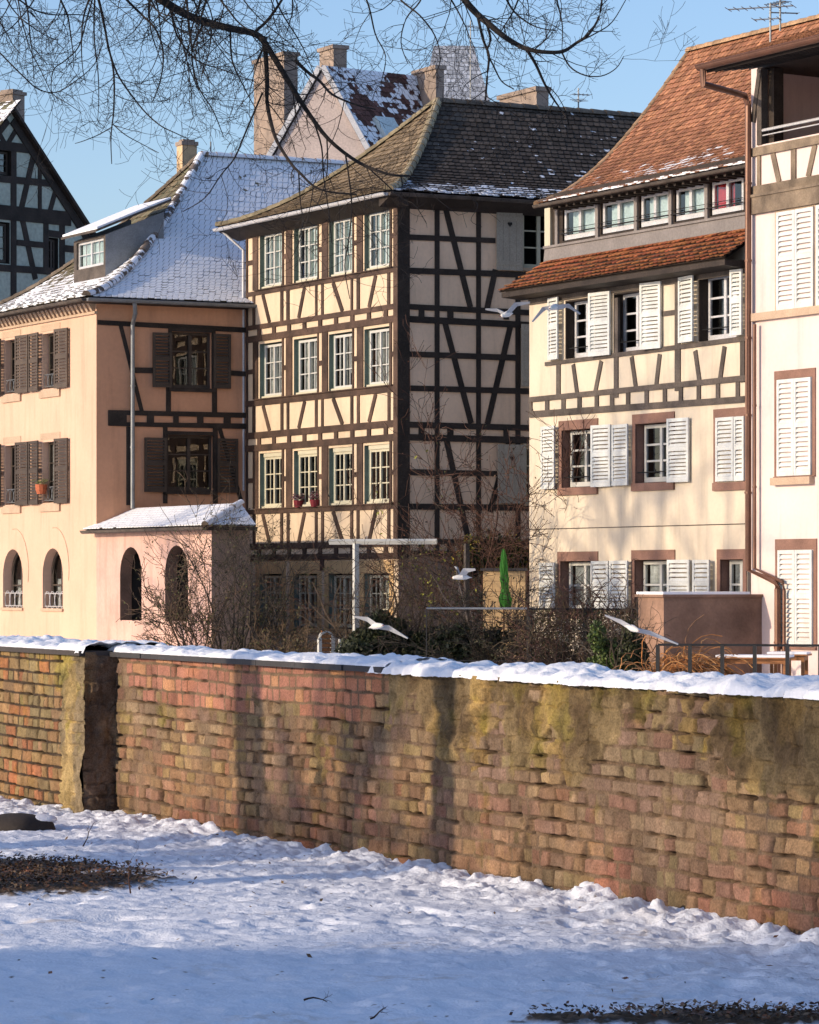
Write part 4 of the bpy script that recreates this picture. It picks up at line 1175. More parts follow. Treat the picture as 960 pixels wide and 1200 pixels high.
for k, (a, b, c, d) in enumerate(wp):
    window(DB, cream, a + 0.03, b - 0.03, c + 0.02, d - 0.02, depth=0.03, rows=1, cols=1, fm='palezinc', fw=0.08, curtain=[(0.12, 1, 0)] if k < 4 else [(0, 0.62, 0)], cm='blind' if k < 4 else 'redblind', name='dormer_window')
    g = MB(); zz = c + (d - c) * 0.22
    g.tube([DB.pt(a - 0.05, zz, 0.05), DB.pt(b + 0.05, zz, 0.05)], 0.016, 5); g.tube([DB.pt(a - 0.05, zz + 0.09, 0.05), DB.pt(b + 0.05, zz + 0.09, 0.05)], 0.008, 4)
    g.build('window_guard', M['iron'], cream)
# upper roof
ohu = 0.50
evu = DB.z(750, 215, ohu)
e0 = DB.pt(DB.s_(628.5, ohu), evu, ohu); e1_ = DB.pt(sr4 + 4.2, evu, ohu)
inn = 4.3
sR = DB.s_(808, -inn); zR = DB.z(808, 60, -inn)
t0 = DB.pt(sR, zR, -inn); t1 = DB.pt(sr4 + 4.2, zR, -inn)
mb = MB(); mb.poly([t0, t1, e1_ + P3 * 9, e0 + P3 * 9])
roof4 = mb.build('roof', M['timberblack'], cream)
brown4 = lambda a, k, r: (lambda f, g: ((0.31 + 0.10 * g) * f, (0.135 + 0.06 * g) * f, (0.078 + 0.025 * g) * f))(r.uniform(0.6, 1.2), r.random())
def snow4(a, k, r):
    n = float(vn(a * 30, k * 34, 1.0, 41)) * 0.6 + float(vn(a * 70, k * 50, 1.0, 42)) * 0.4
    return float((0.98 - k * 2.5 if k > 0.045 else 1.3) + (n - 0.5) * 0.9 - abs(a - 0.42) * 0.45)
slU = Slope(e0, e1_, t0, t1, 0.55)
tiled(slU, roof4, lambda a, k, r: tuple(x * (0.75 + 0.55 * float(fbm(a * 14, k * 7, 1.0, 44))) for x in brown4(a, k, r)), snow4, row=0.165, tw=0.17, seed=32, lift=0.032)
ridge_tiles([t0, t1], roof4, (0.34, 0.22, 0.13), 0.11, 0.36, seed=33)
ridge_tiles([slU.p(0, k / 14) for k in range(15)], roof4, (0.34, 0.22, 0.13), 0.08, 0.36, seed=34)
mb = MB()
q = [(0.0, -0.12), (ohu - 0.03, -0.06), (ohu - 0.03, 0.0), (0.0, 0.0)]
mb.prism([DB.pt(DB.s_(636, ohu), evu + z - 0.03, o) for o, z in q], [DB.pt(sr4, evu + z - 0.03, o) for o, z in q])
s_a = DB.s_(640, ohu)
n = 26
for k in range(n):
    s = s_a + (sr4 - s_a) * (k + 0.5) / n
    mb.fbox(DB, s - 0.04, s + 0.04, evu - 0.17, evu - 0.12, -0.02, ohu - 0.06)
mb.build('soffit', M['timberblack'], cream)
gutter([e0 + N3 * 0.04 + Vector((0, 0, -0.05)), DB.pt(sr4, evu - 0.05, ohu + 0.04)], cream, 0.06, 'timbersoft')
# ================================================================== ROSE HOUSE (right edge)
rose = thing('rose_house', 'pale rose house with closed white shutters, an open timber balcony and copper gutter', 'house', (c5.x, c5.y, GROUND))
L5 = H5L
s0 = L5.s_(880.5); s1 = L5.s_(1010)
zbt = L5.z(920, 164)         # top of the balcony parapet beam
zev5 = L5.z(903, 84)
sh5 = [rect_px(L5, 911.5, 956, 245, 362), rect_px(L5, 912, 953, 443, 558, 932), rect_px(L5, 913, 954.5, 644, 758)]
zpar = L5.z(920, 210)
mb = MB()
wall_with_holes(mb, L5, s0, s1, GROUND, zbt, [], m=0)
# left pier beside the balcony opening and the balcony's inside
mb.fbox(L5, s0, L5.s_(888.3), zbt, zev5 + 0.3, -0.25, 0.0, m=0)
dpth = 2.2
inner = Fac(L5.p0 - L5.n * dpth, L5.d, L5.n)
mb.poly([inner.pt(s0, zbt - 0.5), inner.pt(s1 + 3, zbt - 0.5), inner.pt(s1 + 3, zev5 + 0.4), inner.pt(s0, zev5 + 0.4)], m=0)
mb.poly([L5.pt(s0, zbt - 0.5, -0.26), L5.pt(s0, zev5 + 0.4, -0.26), L5.pt(s0, zev5 + 0.4, -dpth), L5.pt(s0, zbt - 0.5, -dpth)], m=0)
mb.poly([L5.pt(s0, zbt - 0.4, -0.01), L5.pt(s1 + 3, zbt - 0.4, -0.01), L5.pt(s1 + 3, zbt - 0.4, -dpth), L5.pt(s0, zbt - 0.4, -dpth)], m=0)
p5l = V2(*L5.pt(s0, 0).xy); p5r = V2(*L5.pt(s1, 0).xy)
quad_wall(mb, p5l, p5l + P2 * 9, GROUND, zbt - 0.5); quad_wall(mb, p5r, p5r + P2 * 9, GROUND, zev5)
quad_wall(mb, p5l + P2 * 9, p5r + P2 * 9, GROUND, zbt)
mb.build('wall', [M['rose']], rose)
mb = MB()
tg = lambda u0, u1, z0, z1, o=0.03: mb.fbox(L5, L5.s_(u0), L5.s_(u1), z0, z1, -0.05, o)
Z5 = lambda u, v: L5.z(u, v)
sb1 = L5.s_(1010)
z_a, z_b, z_c, z_d, z_e = Z5(888, 173), Z5(888, 183), Z5(888, 218), Z5(888, 230), Z5(888, 251)
mb.fbox(L5, L5.s_(882), sb1, z_b, z_a, -0.2, 0.06)
mb.fbox(L5, L5.s_(882), sb1, z_d, z_c, -0.05, 0.05); mb.fbox(L5, L5.s_(882), sb1, z_e, z_d, -0.05, 0.085)
mb.fbox(L5, L5.s_(882), sb1, z_d - 0.02, z_d + 0.03, 0.0, 0.11)
tg(888.7, 892.5, z_c, z_b); tg(928.3, 933.8, z_c, z_b); tg(968, 974, z_c, z_b)
mb.beam(L5, (L5.s_(906.5), z_b), (L5.s_(914), z_c), 0.14, 0.026, -0.05)
mb.beam(L5, (L5.s_(956), z_b), (L5.s_(948), z_c), 0.14, 0.026, -0.05)
mb.build('timber_frame', M['timbergrey'], rose)
mb = MB()
mb.fbox(L5, L5.s_(888.6), L5.s_(894), zbt, zev5 + 0.1, -0.12, 0.03)
mb.fbox(L5, L5.s_(894.2), L5.s_(900.5), zbt, zev5 + 0.1, -0.35, -0.13, m=1)  # black strip in place of the shade inside the reveal
mb.beam(L5, (L5.s_(884), zev5 - 0.9), (L5.s_(893), zev5 + 0.15), 0.12, 0.05, -0.02)
mb.build('balcony_post_and_shade', [M['timbersoft'], M['timberblack']], rose)
mb = MB()
for va, vb, r_ in ((154, 135.5, 0.03), (160, 143.5, 0.014)):
    a = L5.s_(888); mb.tube([L5.pt(a, Z5(888, va), 0.0), L5.pt(sb1, Z5(888, va), 0.0)], r_, 6)
mb.build('balcony_rail', M['palezinc'], rose)
piece('window_surround', 'stone', rose, lambda mb: surround(mb, L5, *sh5[1], 0.10, 0.02, wt=0.16, wb=0.02))
piece('window_surround', 'stone', rose, lambda mb: surround(mb, L5, *sh5[2], 0.10, 0.02, wt=0.20, wb=0.05))
piece('window_surround', 'sill', rose, lambda mb: surround(mb, L5, *sh5[0], 0.06, 0.02, wt=0.03, wb=0.02))
piece('string_course', 'sill', rose, lambda mb: mb.fbox(L5, L5.s_(882), sb1, Z5(883, 377), Z5(883, 368), -0.02, 0.10))
q = sh5[1]; piece('sill', 'sill', rose, lambda mb: mb.fbox(L5, q[0] - 0.1, q[1] + 0.05, q[2] - 0.16, q[2] - 0.02, -0.02, 0.12))
for q in sh5:
    m = (q[0] + q[1]) / 2
    shutter(L5, rose, q[0] + 0.02, m - 0.005, q[2] + 0.01, q[3] - 0.01, 0.015, 0.015, 'shutter', pitch=0.088)
    shutter(L5, rose, m + 0.005, q[1] - 0.02, q[2] + 0.01, q[3] - 0.01, 0.015, 0.015, 'shutter', pitch=0.088)
q = (L5.s_(959), L5.s_(985), sh5[0][2], sh5[0][3])
shutter(L5, rose, *q, 0.02, 0.02, 'shutter', pitch=0.088)
# roof overhanging the balcony
oh5 = 1.25
ze5 = EYE + (HZ - 76) / F * L5.off(oh5).pt(L5.off(oh5).s_(826), 0).y
O5 = L5.off(oh5)
sa = O5.s_(826); sb = sb1 + 2
zs_in = zev5 + 0.12
inn5 = -4.3
rise5 = (L5.off(inn5).z(930, 32) - ze5) / (oh5 - inn5)
def r5(s, o, dz=0.0): return L5.pt(s, ze5 + (oh5 - o) * rise5 + dz, o)
mb = MB()
q0 = [r5(sa, oh5), r5(sb, oh5), r5(sb, inn5), r5(sa + 1.2, inn5)]
mb.hexa([p - Vector((0, 0, 0.12)) for p in q0], q0)
# soffit boards
nb_ = 7
for k in range(nb_):
    oa, ob = oh5 - 0.03 - (oh5 + 0.1) * k / nb_, oh5 - 0.03 - (oh5 + 0.1) * (k + 1) / nb_ + 0.012
    z_ = lambda o: zs_in + (o / oh5) * (ze5 - 0.14 - zs_in)
    A = [L5.pt(sa + 0.02, z_(oa) - 0.02, oa), L5.pt(sb, z_(oa) - 0.02, oa), L5.pt(sb, z_(ob), ob), L5.pt(sa + 0.02 + 0.3 * k, z_(ob), ob)]
    mb.hexa(A, [p + Vector((0, 0, 0.05)) for p in A])
mb.poly([L5.pt(s0, zs_in, 0), L5.pt(sb, zs_in, 0), L5.pt(sb, zs_in - 0.05, -dpth - 0.1), L5.pt(s0, zs_in - 0.05, -dpth - 0.1)])
roof5 = mb.build('roof', M['timberblack'], rose)
slR5 = Slope(r5(sa, oh5, 0.03), r5(sb, oh5, 0.03), r5(sa + 1.2, inn5, 0.03), r5(sb, inn5, 0.03), 0.0)
tiled(slR5, roof5, brown4, lambda a, k, r: -1.0, row=0.17, tw=0.17, seed=36, name='tiles')
gutter([L5.pt(sa - 0.05, ze5 - 0.02, oh5 + 0.09), L5.pt(sb, ze5 - 0.02, oh5 + 0.09)], rose, 0.10, 'copper')
pO = L5.off(0.12)
Yp = lambda u: pO.pt(pO.s_(u), 0).y
g0 = L5.pt(sa + 0.08, ze5 - 0.10, oh5 + 0.09)
sp = pO.s_(877)
path = [g0, g0 - Vector((0, 0, 0.28)), pO.pt(sp - 0.12, pO.z(872, 112)), pO.pt(sp, pO.z(877, 124)), pO.pt(sp, pO.z(877, 668)), pO.pt(sp + 0.95, pO.z(893, 682)), pO.pt(sp + 1.0, pO.z(894, 690)), pO.pt(sp + 1.0, GROUND)]
pipe(path, rose, 0.062, 'copper')
sp2 = pO.s_(884.5)
pipe([pO.pt(sp2, pO.z(884, 380)), pO.pt(sp2, pO.z(884, 666)), pO.pt(sp2 + 0.95, pO.z(899, 682)), pO.pt(sp2 + 1.0, pO.z(900, 692)), pO.pt(sp2 + 1.0, GROUND)], rose, 0.035, 'copper')
for i, (u, h, lab) in enumerate(((903, 1.35, 'larger roof antenna with a long boom above the copper gutter at the top right'), (914.5, 1.2, 'thinner antenna mast just right of the larger one at the top right'))):
    Yr = 66.5
    b = at(u, [47, 34][i] + 2, Yr)
    antenna('tv_antenna', lab, b, h if i else 0.75, [(0.68, 1.3, 9, 0.5, 160), (0.45, 0.5, 4, 0.45, 160)] if i == 0 else [(0.35, 0.55, 3, 0.2, 10), (0.55, 0.5, 6, 0.3, 120)])
# terrace box in front of the cream and rose houses
zbx = EYE + (HZ - 696) / F * 64.5
pr = V2(*L5.pt(L5.s_(893), 0).xy)
k_ = (778 - 480) / F
t_ = (pr.x - k_ * pr.y) / (P2.x - k_ * P2.y)
pc = pr - P2 * t_
k_ = (748 - 480) / F
t2_ = (pc.x - k_ * pc.y) / (D2.x - k_ * D2.y)
pl = pc - D2 * t2_
bx_ = MB()
q = [pl, pc, pr + P2 * 0.0, pl + P2 * (t_ - 0.25)]
A = [Vector((p.x, p.y, GROUND)) for p in q]; B = [Vector((p.x, p.y, zbx - 0.06)) for p in q]
bx_.hexa(A, B)
tb = thing('terrace_wall', 'rough brown rendered terrace box with snow on its top, before the cream house', 'wall', (pc.x, pc.y, GROUND))
bx_.build('wall', M['rust'], tb)
mb = MB()
A = [Vector((p.x, p.y, zbx - 0.06)) for p in [pl - P2 * 0.05 - D2 * 0.05, pc - P2 * 0.05 + D2 * 0.05, pr + D2 * 0.05, pl + P2 * (t_ - 0.25)]]
mb.hexa(A, [p + Vector((0, 0, 0.05)) for p in A])
mb.build('coping', M['rust'], tb)
mb = MB()
A = [Vector((p.x, p.y, zbx - 0.01)) for p in [pl - P2 * 0.04, pc - P2 * 0.04 + D2 * 0.04, pr + D2 * 0.04 - P2 * 0.3, pl + P2 * (t_ - 0.3)]]
mb.hexa(A, [p + Vector((0, 0, 0.05)) for p in A])
mb.build('snow_cap', M['snow'], tb)

# ================================================================== GREEN TIMBERED HOUSE (far left)
Y0 = 100.0
d0 = Vector((0.62, 0.785)); d0.normalize(); n0 = V2(d0.y, -d0.x)
c0 = corner(50, Y0)
G = Fac(c0, d0, n0)
gh = thing('green_timbered_house', 'grey green half-timbered gable with black beams behind the pink house at the far left', 'house', (c0.x, c0.y, GROUND))
gz = lambda u, v: G.uv(u, v)
k0 = 5.4545
q = lambda x, y: G.uv(x / k0, 120 + y / k0)
apx = G.uv(11, 124); rt = G.uv(100, 264)
slope = (apx[1] - rt[1]) / (rt[0] - apx[0])
lft = (apx[0] - 7.0, apx[1] - 7.0 * slope)
rbt = (apx[0] + 7.0, apx[1] - 7.0 * slope)
mb = MB()
hl = []
for (x0, x1, y0, y1) in ((-60, 72, 305, 468), (-60, 62, 765, 1030), (310, 372, 865, 1080)):
    a = q(x0, (y0 + y1) / 2)[0]; b = q(x1, 0)[0]; xm = max(x0, 0) / 2 + x1 / 2
    hl.append((a, b, q(xm, y1)[1], q(xm, y0)[1]))
zlow = lft[1]
wall_with_holes(mb, G, lft[0], rbt[0], GROUND, zlow, [h for h in hl if h[3] < zlow], o=0)
# gable part above
mb2 = [G.pt(lft[0], zlow), G.pt(rbt[0], zlow), G.pt(apx[0], apx[1])]
up = [h for h in hl if h[3] >= zlow]
zs = sorted({zlow, apx[1], *[z for h in up for z in h[2:4]]})
for c_, d_ in zip(zs, zs[1:]):
    if c_ < zlow: continue
    la, ra = apx[0] - (apx[1] - c_) / slope, apx[0] + (apx[1] - c_) / slope
    lb, rb = apx[0] - (apx[1] - d_) / slope, apx[0] + (apx[1] - d_) / slope
    cut = [h for h in up if h[2] <= c_ + 1e-6 and h[3] >= d_ - 1e-6]
    xa, xb = la, lb
    for h in sorted(cut):
        mb.poly([G.pt(xa, c_), G.pt(h[0], c_), G.pt(h[0], d_), G.pt(xb, d_)]); xa = xb = h[1]
    mb.poly([G.pt(xa, c_), G.pt(ra, c_), G.pt(rb, d_), G.pt(xb, d_)])
for h in hl:
    a, b, c_, d_ = h
    mb.fbox(G, a - .1, b + .1, c_ - .1, d_ + .1, -0.9, -0.6, m=2)
    for (p_, r_) in (((a, c_), (b, c_)), ((b, c_), (b, d_)), ((b, d_), (a, d_)), ((a, d_), (a, c_))):
        mb.poly([G.pt(*p_, 0), G.pt(*r_, 0), G.pt(*r_, -0.7), G.pt(*p_, -0.7)], m=2)
mb.build('wall', [M['green'], M['timberblack'], M['dark']], gh)
for i, h in enumerate(hl):
    window(G, gh, h[0] + .05, h[1] - .05, h[2] + .04, h[3] - .04, depth=0.10, rows=3, cols=1, fm='framebrown', curtain=[(0.0, 1.0, 0)] if i else [(0.3, 1, 0.4)], fw=0.06)
mb = MB()
def hb(x0, y0, x1, y1, w, o=0.03): mb.beam(G, q(x0, y0), q(x1, y1), w, o)
hb(-100, 262, 190, 298, 0.26, 0.036); hb(-100, 478, 350, 520, 0.20, 0.034); hb(-100, 690, 450, 745, 0.42, 0.038)
hb(105, 895, 300, 915, 0.17, 0.034); hb(405, 932, 520, 945, 0.2, 0.034); hb(-100, 1050, 340, 1080, 0.20, 0.034)
hb(85, 300, 85, 1300, 0.22, 0.028); hb(253, 400, 253, 710, 0.14, 0.028); hb(292, 750, 292, 1100, 0.2, 0.028); hb(395, 760, 395, 1100, 0.22, 0.028)
hb(-10, 190, 30, 262, 0.15, 0.022); hb(105, 170, 48, 265, 0.15, 0.022); hb(215, 330, 135, 680, 0.2, 0.022); hb(355, 560, 312, 715, 0.17, 0.022)
hb(140, 740, 225, 1130, 0.2, 0.022)
hb(300, 835, 400, 848, 0.2, 0.03)
mb.beam(G, (apx[0] + 0.1, apx[1] - 0.42), (rbt[0] + .1, rbt[1] - 0.42), 0.24, 0.05); mb.beam(G, (apx[0] - 0.1, apx[1] - 0.42), (lft[0] - .1, lft[1] - 0.42), 0.24, 0.05)
mb.build('timber_frame', M['timberblack'], gh)
mb = MB()
back = 9.0
for sgn, e in ((1, rbt), (-1, lft)):
    p1 = (apx[0] - sgn * 0.1, apx[1] + 0.1); p2 = (e[0] + sgn * 0.3, e[1] - 0.3 * slope + 0.1)
    A = [G.pt(*p1, 0.2), G.pt(*p2, 0.2), G.pt(*p2, -back), G.pt(*p1, -back)]
    mb.hexa([p - Vector((0, 0, 0.12)) for p in A], A)
roof0 = mb.build('roof', M['timberblack'], gh)
p1 = (apx[0], apx[1] + 0.14); p2 = (lft[0] - 0.3, lft[1] - 0.3 * slope + 0.14)
tiled(Slope(G.pt(*p2, -back), G.pt(*p2, 0.47), G.pt(*p1, -back), G.pt(*p1, 0.47), 0), roof0, mossy, lambda a, k, r: r.uniform(0, 1.0), seed=50, row=0.2, tw=0.2)
chY = Y0 + 2.2
chimney(roof0, (cu(13.5, chY), chY), 0.5, 0.6, apx[1] - 2, EYE + (HZ - 112) / F * chY, d0, 'chimney', 0.05)

# ================================================================== HOUSES BEHIND
Yb = 104.0
bk = thing('gable_house', 'house behind the roofs with a rosy plastered gable, snow patched red roof and tall chimneys', 'house', (cu(377, Yb), Yb, GROUND))
Bf = Fac(corner(377, Yb), Vector((0.985, -0.17)).normalized(), V2(-0.17, -0.985).normalized())
apx = Bf.uv(377, 78); lb = Bf.uv(318, 182); rb = Bf.uv(426, 168)
ex = 2.5
lb2 = (lb[0] - ex * (apx[0] - lb[0]) / (apx[1] - lb[1]) * 1.0, lb[1] - ex); rb2 = (rb[0] + ex * (rb[0] - apx[0]) / (apx[1] - rb[1]), rb[1] - ex)
rd = Vector((0.80, 0.60, 0)); rd.normalize()
mb = MB()
mb.poly([Bf.pt(lb2[0], GROUND), Bf.pt(rb2[0], GROUND), Bf.pt(*rb2), Bf.pt(*apx), Bf.pt(*lb2)])
q4 = [Bf.pt(lb2[0], GROUND), Bf.pt(rb2[0], GROUND)]
mb.poly([q4[1], q4[1] + rd * 8, Bf.pt(*rb2) + rd * 8, Bf.pt(*rb2)]); mb.poly([q4[0], q4[0] + rd * 8, Bf.pt(*lb2) + rd * 8, Bf.pt(*lb2)])
mb.build('wall', M['gablepink'], bk)
rA = Bf.pt(*apx, 0.04); rB = Bf.pt(*rb2, 0.04)
# ridge runs back to the right until it is seen at (494,116)
def along(p, d, u):
    k = (u - 480) / F
    return p + d * ((k * p.y - p.x) / (d.x - k * d.y))
rE = along(rA, rd, 496)
mb = MB()
up_ = Vector((0, 0, 0.1))
A = [rA, rB, rB + (rE - rA), rE]; mb.hexa([p - up_ for p in A], A)
A = [rA, Bf.pt(*lb2, 0.04), Bf.pt(*lb2, 0.04) + (rE - rA), rE]; mb.hexa([p - up_ for p in A], A)
rbk = mb.build('roof', M['timberblack'], bk)
redb = lambda a, k, r: (lambda f: (0.12 * f, 0.06 * f, 0.05 * f))(r.uniform(0.6, 1.3))
tiled(Slope(rB + up_ * .4, rB + (rE - rA) + up_ * .4, rA + up_ * .4, rE + up_ * .4, 0), rbk, redb,
      lambda a, k, r: float(0.25 + (fbm(a * 7, k * 7, 1.0, 61) - 0.5) * 3.0 + r.uniform(-.2, .2) + a * .1), seed=51, row=0.18, tw=0.18)
mb = MB()
mb.beam(Bf, (apx[0] + .05, apx[1]), (rb2[0] + .05, rb2[1]), 0.16, 0.10, 0.02); mb.beam(Bf, (apx[0] - .05, apx[1]), (lb2[0] - .05, lb2[1]), 0.16, 0.101, 0.021)
mb.build('verge_board', M['palezinc'], rbk)
# skylight
mb = MB()
sk = Slope(rB, rB + (rE - rA), rA, rE, 0)
A = [sk.p(0.22, 0.52), sk.p(0.40, 0.52), sk.p(0.40, 0.68), sk.p(0.22, 0.68)]; nn = sk.nrm(0.3, 0.6)
mb.hexa(A, [p + nn * 0.22 for p in A]); mb.build('skylight', M['blind'], rbk)
def chim_px(root, u0, um, u1, v0, Y, zb, mt='chimney', capm='chimney'):
    """chimney: lit left face u0..um, shaded front face um..u1"""
    c = at(um, v0, Y)
    k = (u0 - 480) / F; p = V2(c.x, c.y)
    a = (k * p.y - p.x) / (-D2.x + k * D2.y) if True else 0
    k = (u1 - 480) / F
    b = (k * p.y - p.x) / (P2.x - k * P2.y)
    q = [p, p - D2 * a, p - D2 * a + P2 * b, p + P2 * b]
    mb = MB(); z = c.z
    mb.prism([Vector((x.x, x.y, zb)) for x in q], [Vector((x.x, x.y, z - 0.12)) for x in q])
    q2 = [q[0] - P2 * .06 + D2 * .06, q[1] - P2 * .06 - D2 * .06, q[2] + P2 * .06 - D2 * .06, q[3] + P2 * .06 + D2 * .06]
    mb.prism([Vector((x.x, x.y, z - 0.118)) for x in q2], [Vector((x.x, x.y, z)) for x in q2], m=1)
    return mb.build('chimney', [M[mt], M[capm]], root)
chim_px(rbk, 297.6, 333, 349, 60, Yb + 5.5, 8)
chim_px(rbk, 374.5, 391, 406.5, 52, Yb + 0.6, 13)
chim_px(rbk, 485, 511, 520.5, 76, Yb + 1, 12)
# tower like roof farther back
Yt = 118.0
tw_ = thing('slate_roof_house', 'far house with a steep snow dusted slate roof rising behind the timbered house ridge', 'house', (cu(530, Yt), Yt, GROUND))
A = [at(496, 116, Yt), at(574, 118, Yt), at(555, 53.5, Yt + 1.5), at(508, 53.5, Yt + 1.5)]
slate = lambda a, k, r: (lambda f: (0.34 * f, 0.37 * f, 0.42 * f))(r.uniform(0.75, 1.3))
mb = MB(); mb.hexa([p + Vector((0, 0.05, 0)) for p in A], [p + Vector((0, 5, 0)) for p in A])
rt_ = mb.build('roof', M['timberblack'], tw_)
tiled(Slope(A[0], A[1], A[3], A[2], 0.0), rt_, slate, lambda a, k, r: -1.0, seed=52, row=0.19, tw=0.17)
mb = MB(); B_ = [at(496, 116, Yt), at(574, 118, Yt)]
mb.hexa([Vector((B_[0].x, Yt + .1, GROUND)), Vector((B_[1].x, Yt + .1, GROUND)), Vector((B_[1].x, Yt + 5, GROUND)), Vector((B_[0].x, Yt + 5, GROUND))],
        [Vector((B_[0].x, Yt + .1, B_[0].z)), Vector((B_[1].x, Yt + .1, B_[0].z)), Vector((B_[1].x, Yt + 5, B_[0].z)), Vector((B_[0].x, Yt + 5, B_[0].z))])
mb.build('wall', M['gablepink'], tw_)
# broad chimney behind the dark ridge stands on the timbered house
chim_px(roof3, 585.5, 629, 643, 101, 92, 10)
antenna('tv_antenna', 'tall antenna mast in front of the snow dusted slate roof', at(551.5, 118, 108), (118 - 24) / F * 108, [(2.35, 0.5, 4, 0.55, 30), (1.7, 0.9, 6, 0.6, 10), (1.2, 0.7, 5, 0.5, 60)])
antenna('tv_antenna', 'small antenna on the dark ridge right of the broad chimney', at(678, 130, 93), (130 - 103) / F * 93, [(0.45, 0.5, 5, 0.4, 20), (0.30, 0.4, 3, 0.4, 70)])
# ================================================================== GARDEN between the river and the houses
def leaf_cloud(mb, c, r, n, size, cols, rnd, hollow=0.0):
    for _ in range(n):
        while True:
            d = Vector((rnd.uniform(-1, 1), rnd.uniform(-1, 1), rnd.uniform(-1, 1)))
            if hollow < d.length < 1: break
        p = Vector(c) + Vector((d.x * r[0], d.y * r[1], d.z * r[2]))
        a = Vector((rnd.gauss(0, 1), rnd.gauss(0, 1), rnd.gauss(0, 1))).normalized()
        b = a.cross(Vector((rnd.gauss(0, 1), rnd.gauss(0, 1), rnd.gauss(0, 1)))).normalized()
        s = size * rnd.uniform(0.6, 1.4)
        cc = rnd.choice(cols); f = rnd.uniform(0.6, 1.3)
        mb.poly([p - a * s, p + b * s * 0.45, p + a * s, p - b * s * 0.45], (cc[0] * f, cc[1] * f, cc[2] * f))

def grow(mb, p, d, L, r, rnd, depth, col, nch=4, wander=0.25, lift=0.0, spread=0.7, n=5, taper=0.35, lenf=0.55, seg=7, minr=0.0):
    """a wandering branch with children"""
    pts = [Vector(p)]; rad = [r]; d = Vector(d).normalized(); st = L / seg
    for i in range(seg):
        d = (d + Vector((rnd.gauss(0, wander), rnd.gauss(0, wander), rnd.gauss(0, wander))) * 0.6 + Vector((0, 0, lift))).normalized()
        pts.append(pts[-1] + d * st); rad.append(max(minr, r * (1 - (1 - taper) * (i + 1) / seg)))
    mb.tube(pts, rad, n if r > 0.006 else 3, col=col, cap=False)
    if depth <= 0: return
    for k in range(nch):
        i = rnd.randint(1, seg); t = (pts[i] - pts[i - 1]).normalized()
        x = Vector((rnd.gauss(0, 1), rnd.gauss(0, 1), rnd.gauss(0, 1))); x = (x - t * x.dot(t)).normalized()
        grow(mb, pts[i], t + x * spread * rnd.uniform(0.6, 1.4), L * lenf * rnd.uniform(0.6, 1.3), rad[i] * 0.6, rnd, depth - 1, col, nch, wander, lift, spread, n, taper, lenf, seg, minr)

def bare_shrub(label, u, Y, h, stems, seed, w=0.5, col=(0.06, 0.045, 0.035), group=None, cat='shrub', leaves=0, depth=3, nch=5, r=0.03, lcols=((0.10, 0.10, 0.03),), name='bare_shrub', minr=0.006, lsz=0.03):
    rnd = random.Random(seed)
    b = Vector((cu(u, Y), Y, GROUND))
    o = thing(name, label, cat, b, group)
    mb = MB()
    for k in range(stems):
        a = rnd.uniform(0, 6.283); d = Vector((math.cos(a) * w, math.sin(a) * w, 1.0))
        grow(mb, b + Vector((math.cos(a) * 0.12, math.sin(a) * 0.12, 0)), d, h * rnd.uniform(0.7, 1.05), r * rnd.uniform(0.6, 1.1), rnd, depth, col, nch, 0.25, 0.02, 0.7, minr=minr)
    mb.build('branches', M['stem'], o)
    if leaves:
        lb = MB(); vs = [Vector(v) for v in mb.v]
        for _ in range(leaves):
            p = rnd.choice(vs) + Vector((rnd.gauss(0, .05), rnd.gauss(0, .05), rnd.gauss(0, .05)))
            if p.z < GROUND + 0.2: continue
            a = Vector((rnd.gauss(0, 1), rnd.gauss(0, 1), rnd.gauss(0, 1))).normalized(); c = a.cross(Vector((rnd.gauss(0, 1), rnd.gauss(0, 1), rnd.gauss(0, 1)))).normalized()
            s = lsz * rnd.uniform(0.7, 1.3); cc = rnd.choice(lcols)
            lb.poly([p - a * s, p + c * s * .5, p + a * s, p - c * s * .5], cc)
        lb.build('leaves', M['leaf'], o)
    return o
GD = (0.035, 0.045, 0.018)
bare_shrub('spiky leafless shrub in front of the second arch of the pink house', 232, 74.0, 2.5, 7, 101, 0.55, (0.09, 0.06, 0.04), leaves=700, lcols=((0.10, 0.09, 0.03), (0.06, 0.07, 0.02)))
bare_shrub('dense tangled bare shrub against the dark end of the arcade', 268, 73.5, 2.9, 9, 102, 0.35, (0.05, 0.04, 0.03), nch=4, minr=0.004, leaves=1600, lcols=((0.03, 0.035, 0.015), (0.06, 0.06, 0.02)))
bare_shrub('slender bare tree before the leftmost ground floor window of the timbered house', 298, 73.0, 2.8, 3, 103, 0.18, (0.035, 0.028, 0.022), r=0.045, depth=3, nch=4, minr=0.004)
bare_shrub('thin bare sapling between the first two ground floor windows of the timbered house', 324, 73.2, 2.2, 2, 104, 0.2, (0.035, 0.028, 0.022), r=0.04, depth=3, nch=4, minr=0.004)
bare_shrub('large many branched leafless shrub right of the white pergola post', 440, 70.5, 2.9, 6, 105, 0.5, (0.07, 0.05, 0.035), r=0.04, depth=3, nch=4, minr=0.004)
bare_shrub('low dry shrub under the ground floor windows left of the white garden gate', 345, 72.0, 1.3, 8, 106, 0.7, (0.10, 0.07, 0.045), leaves=900, lcols=((0.12, 0.10, 0.04), (0.05, 0.05, 0.02)))
bare_shrub('pale thin tree trunk in front of the brown ground floor wall', 556, 70.0, 2.9, 1, 107, 0.05, (0.20, 0.16, 0.13), r=0.035, depth=1, nch=4)
bare_shrub('dark climbing shrub with reddish twigs hanging over the tan wall', 590, 74.5, 4.1, 9, 108, 0.35, (0.07, 0.035, 0.025), depth=3, nch=6, leaves=2600, lcols=((0.07, 0.035, 0.02), (0.05, 0.055, 0.02), (0.10, 0.04, 0.02)), r=0.035)
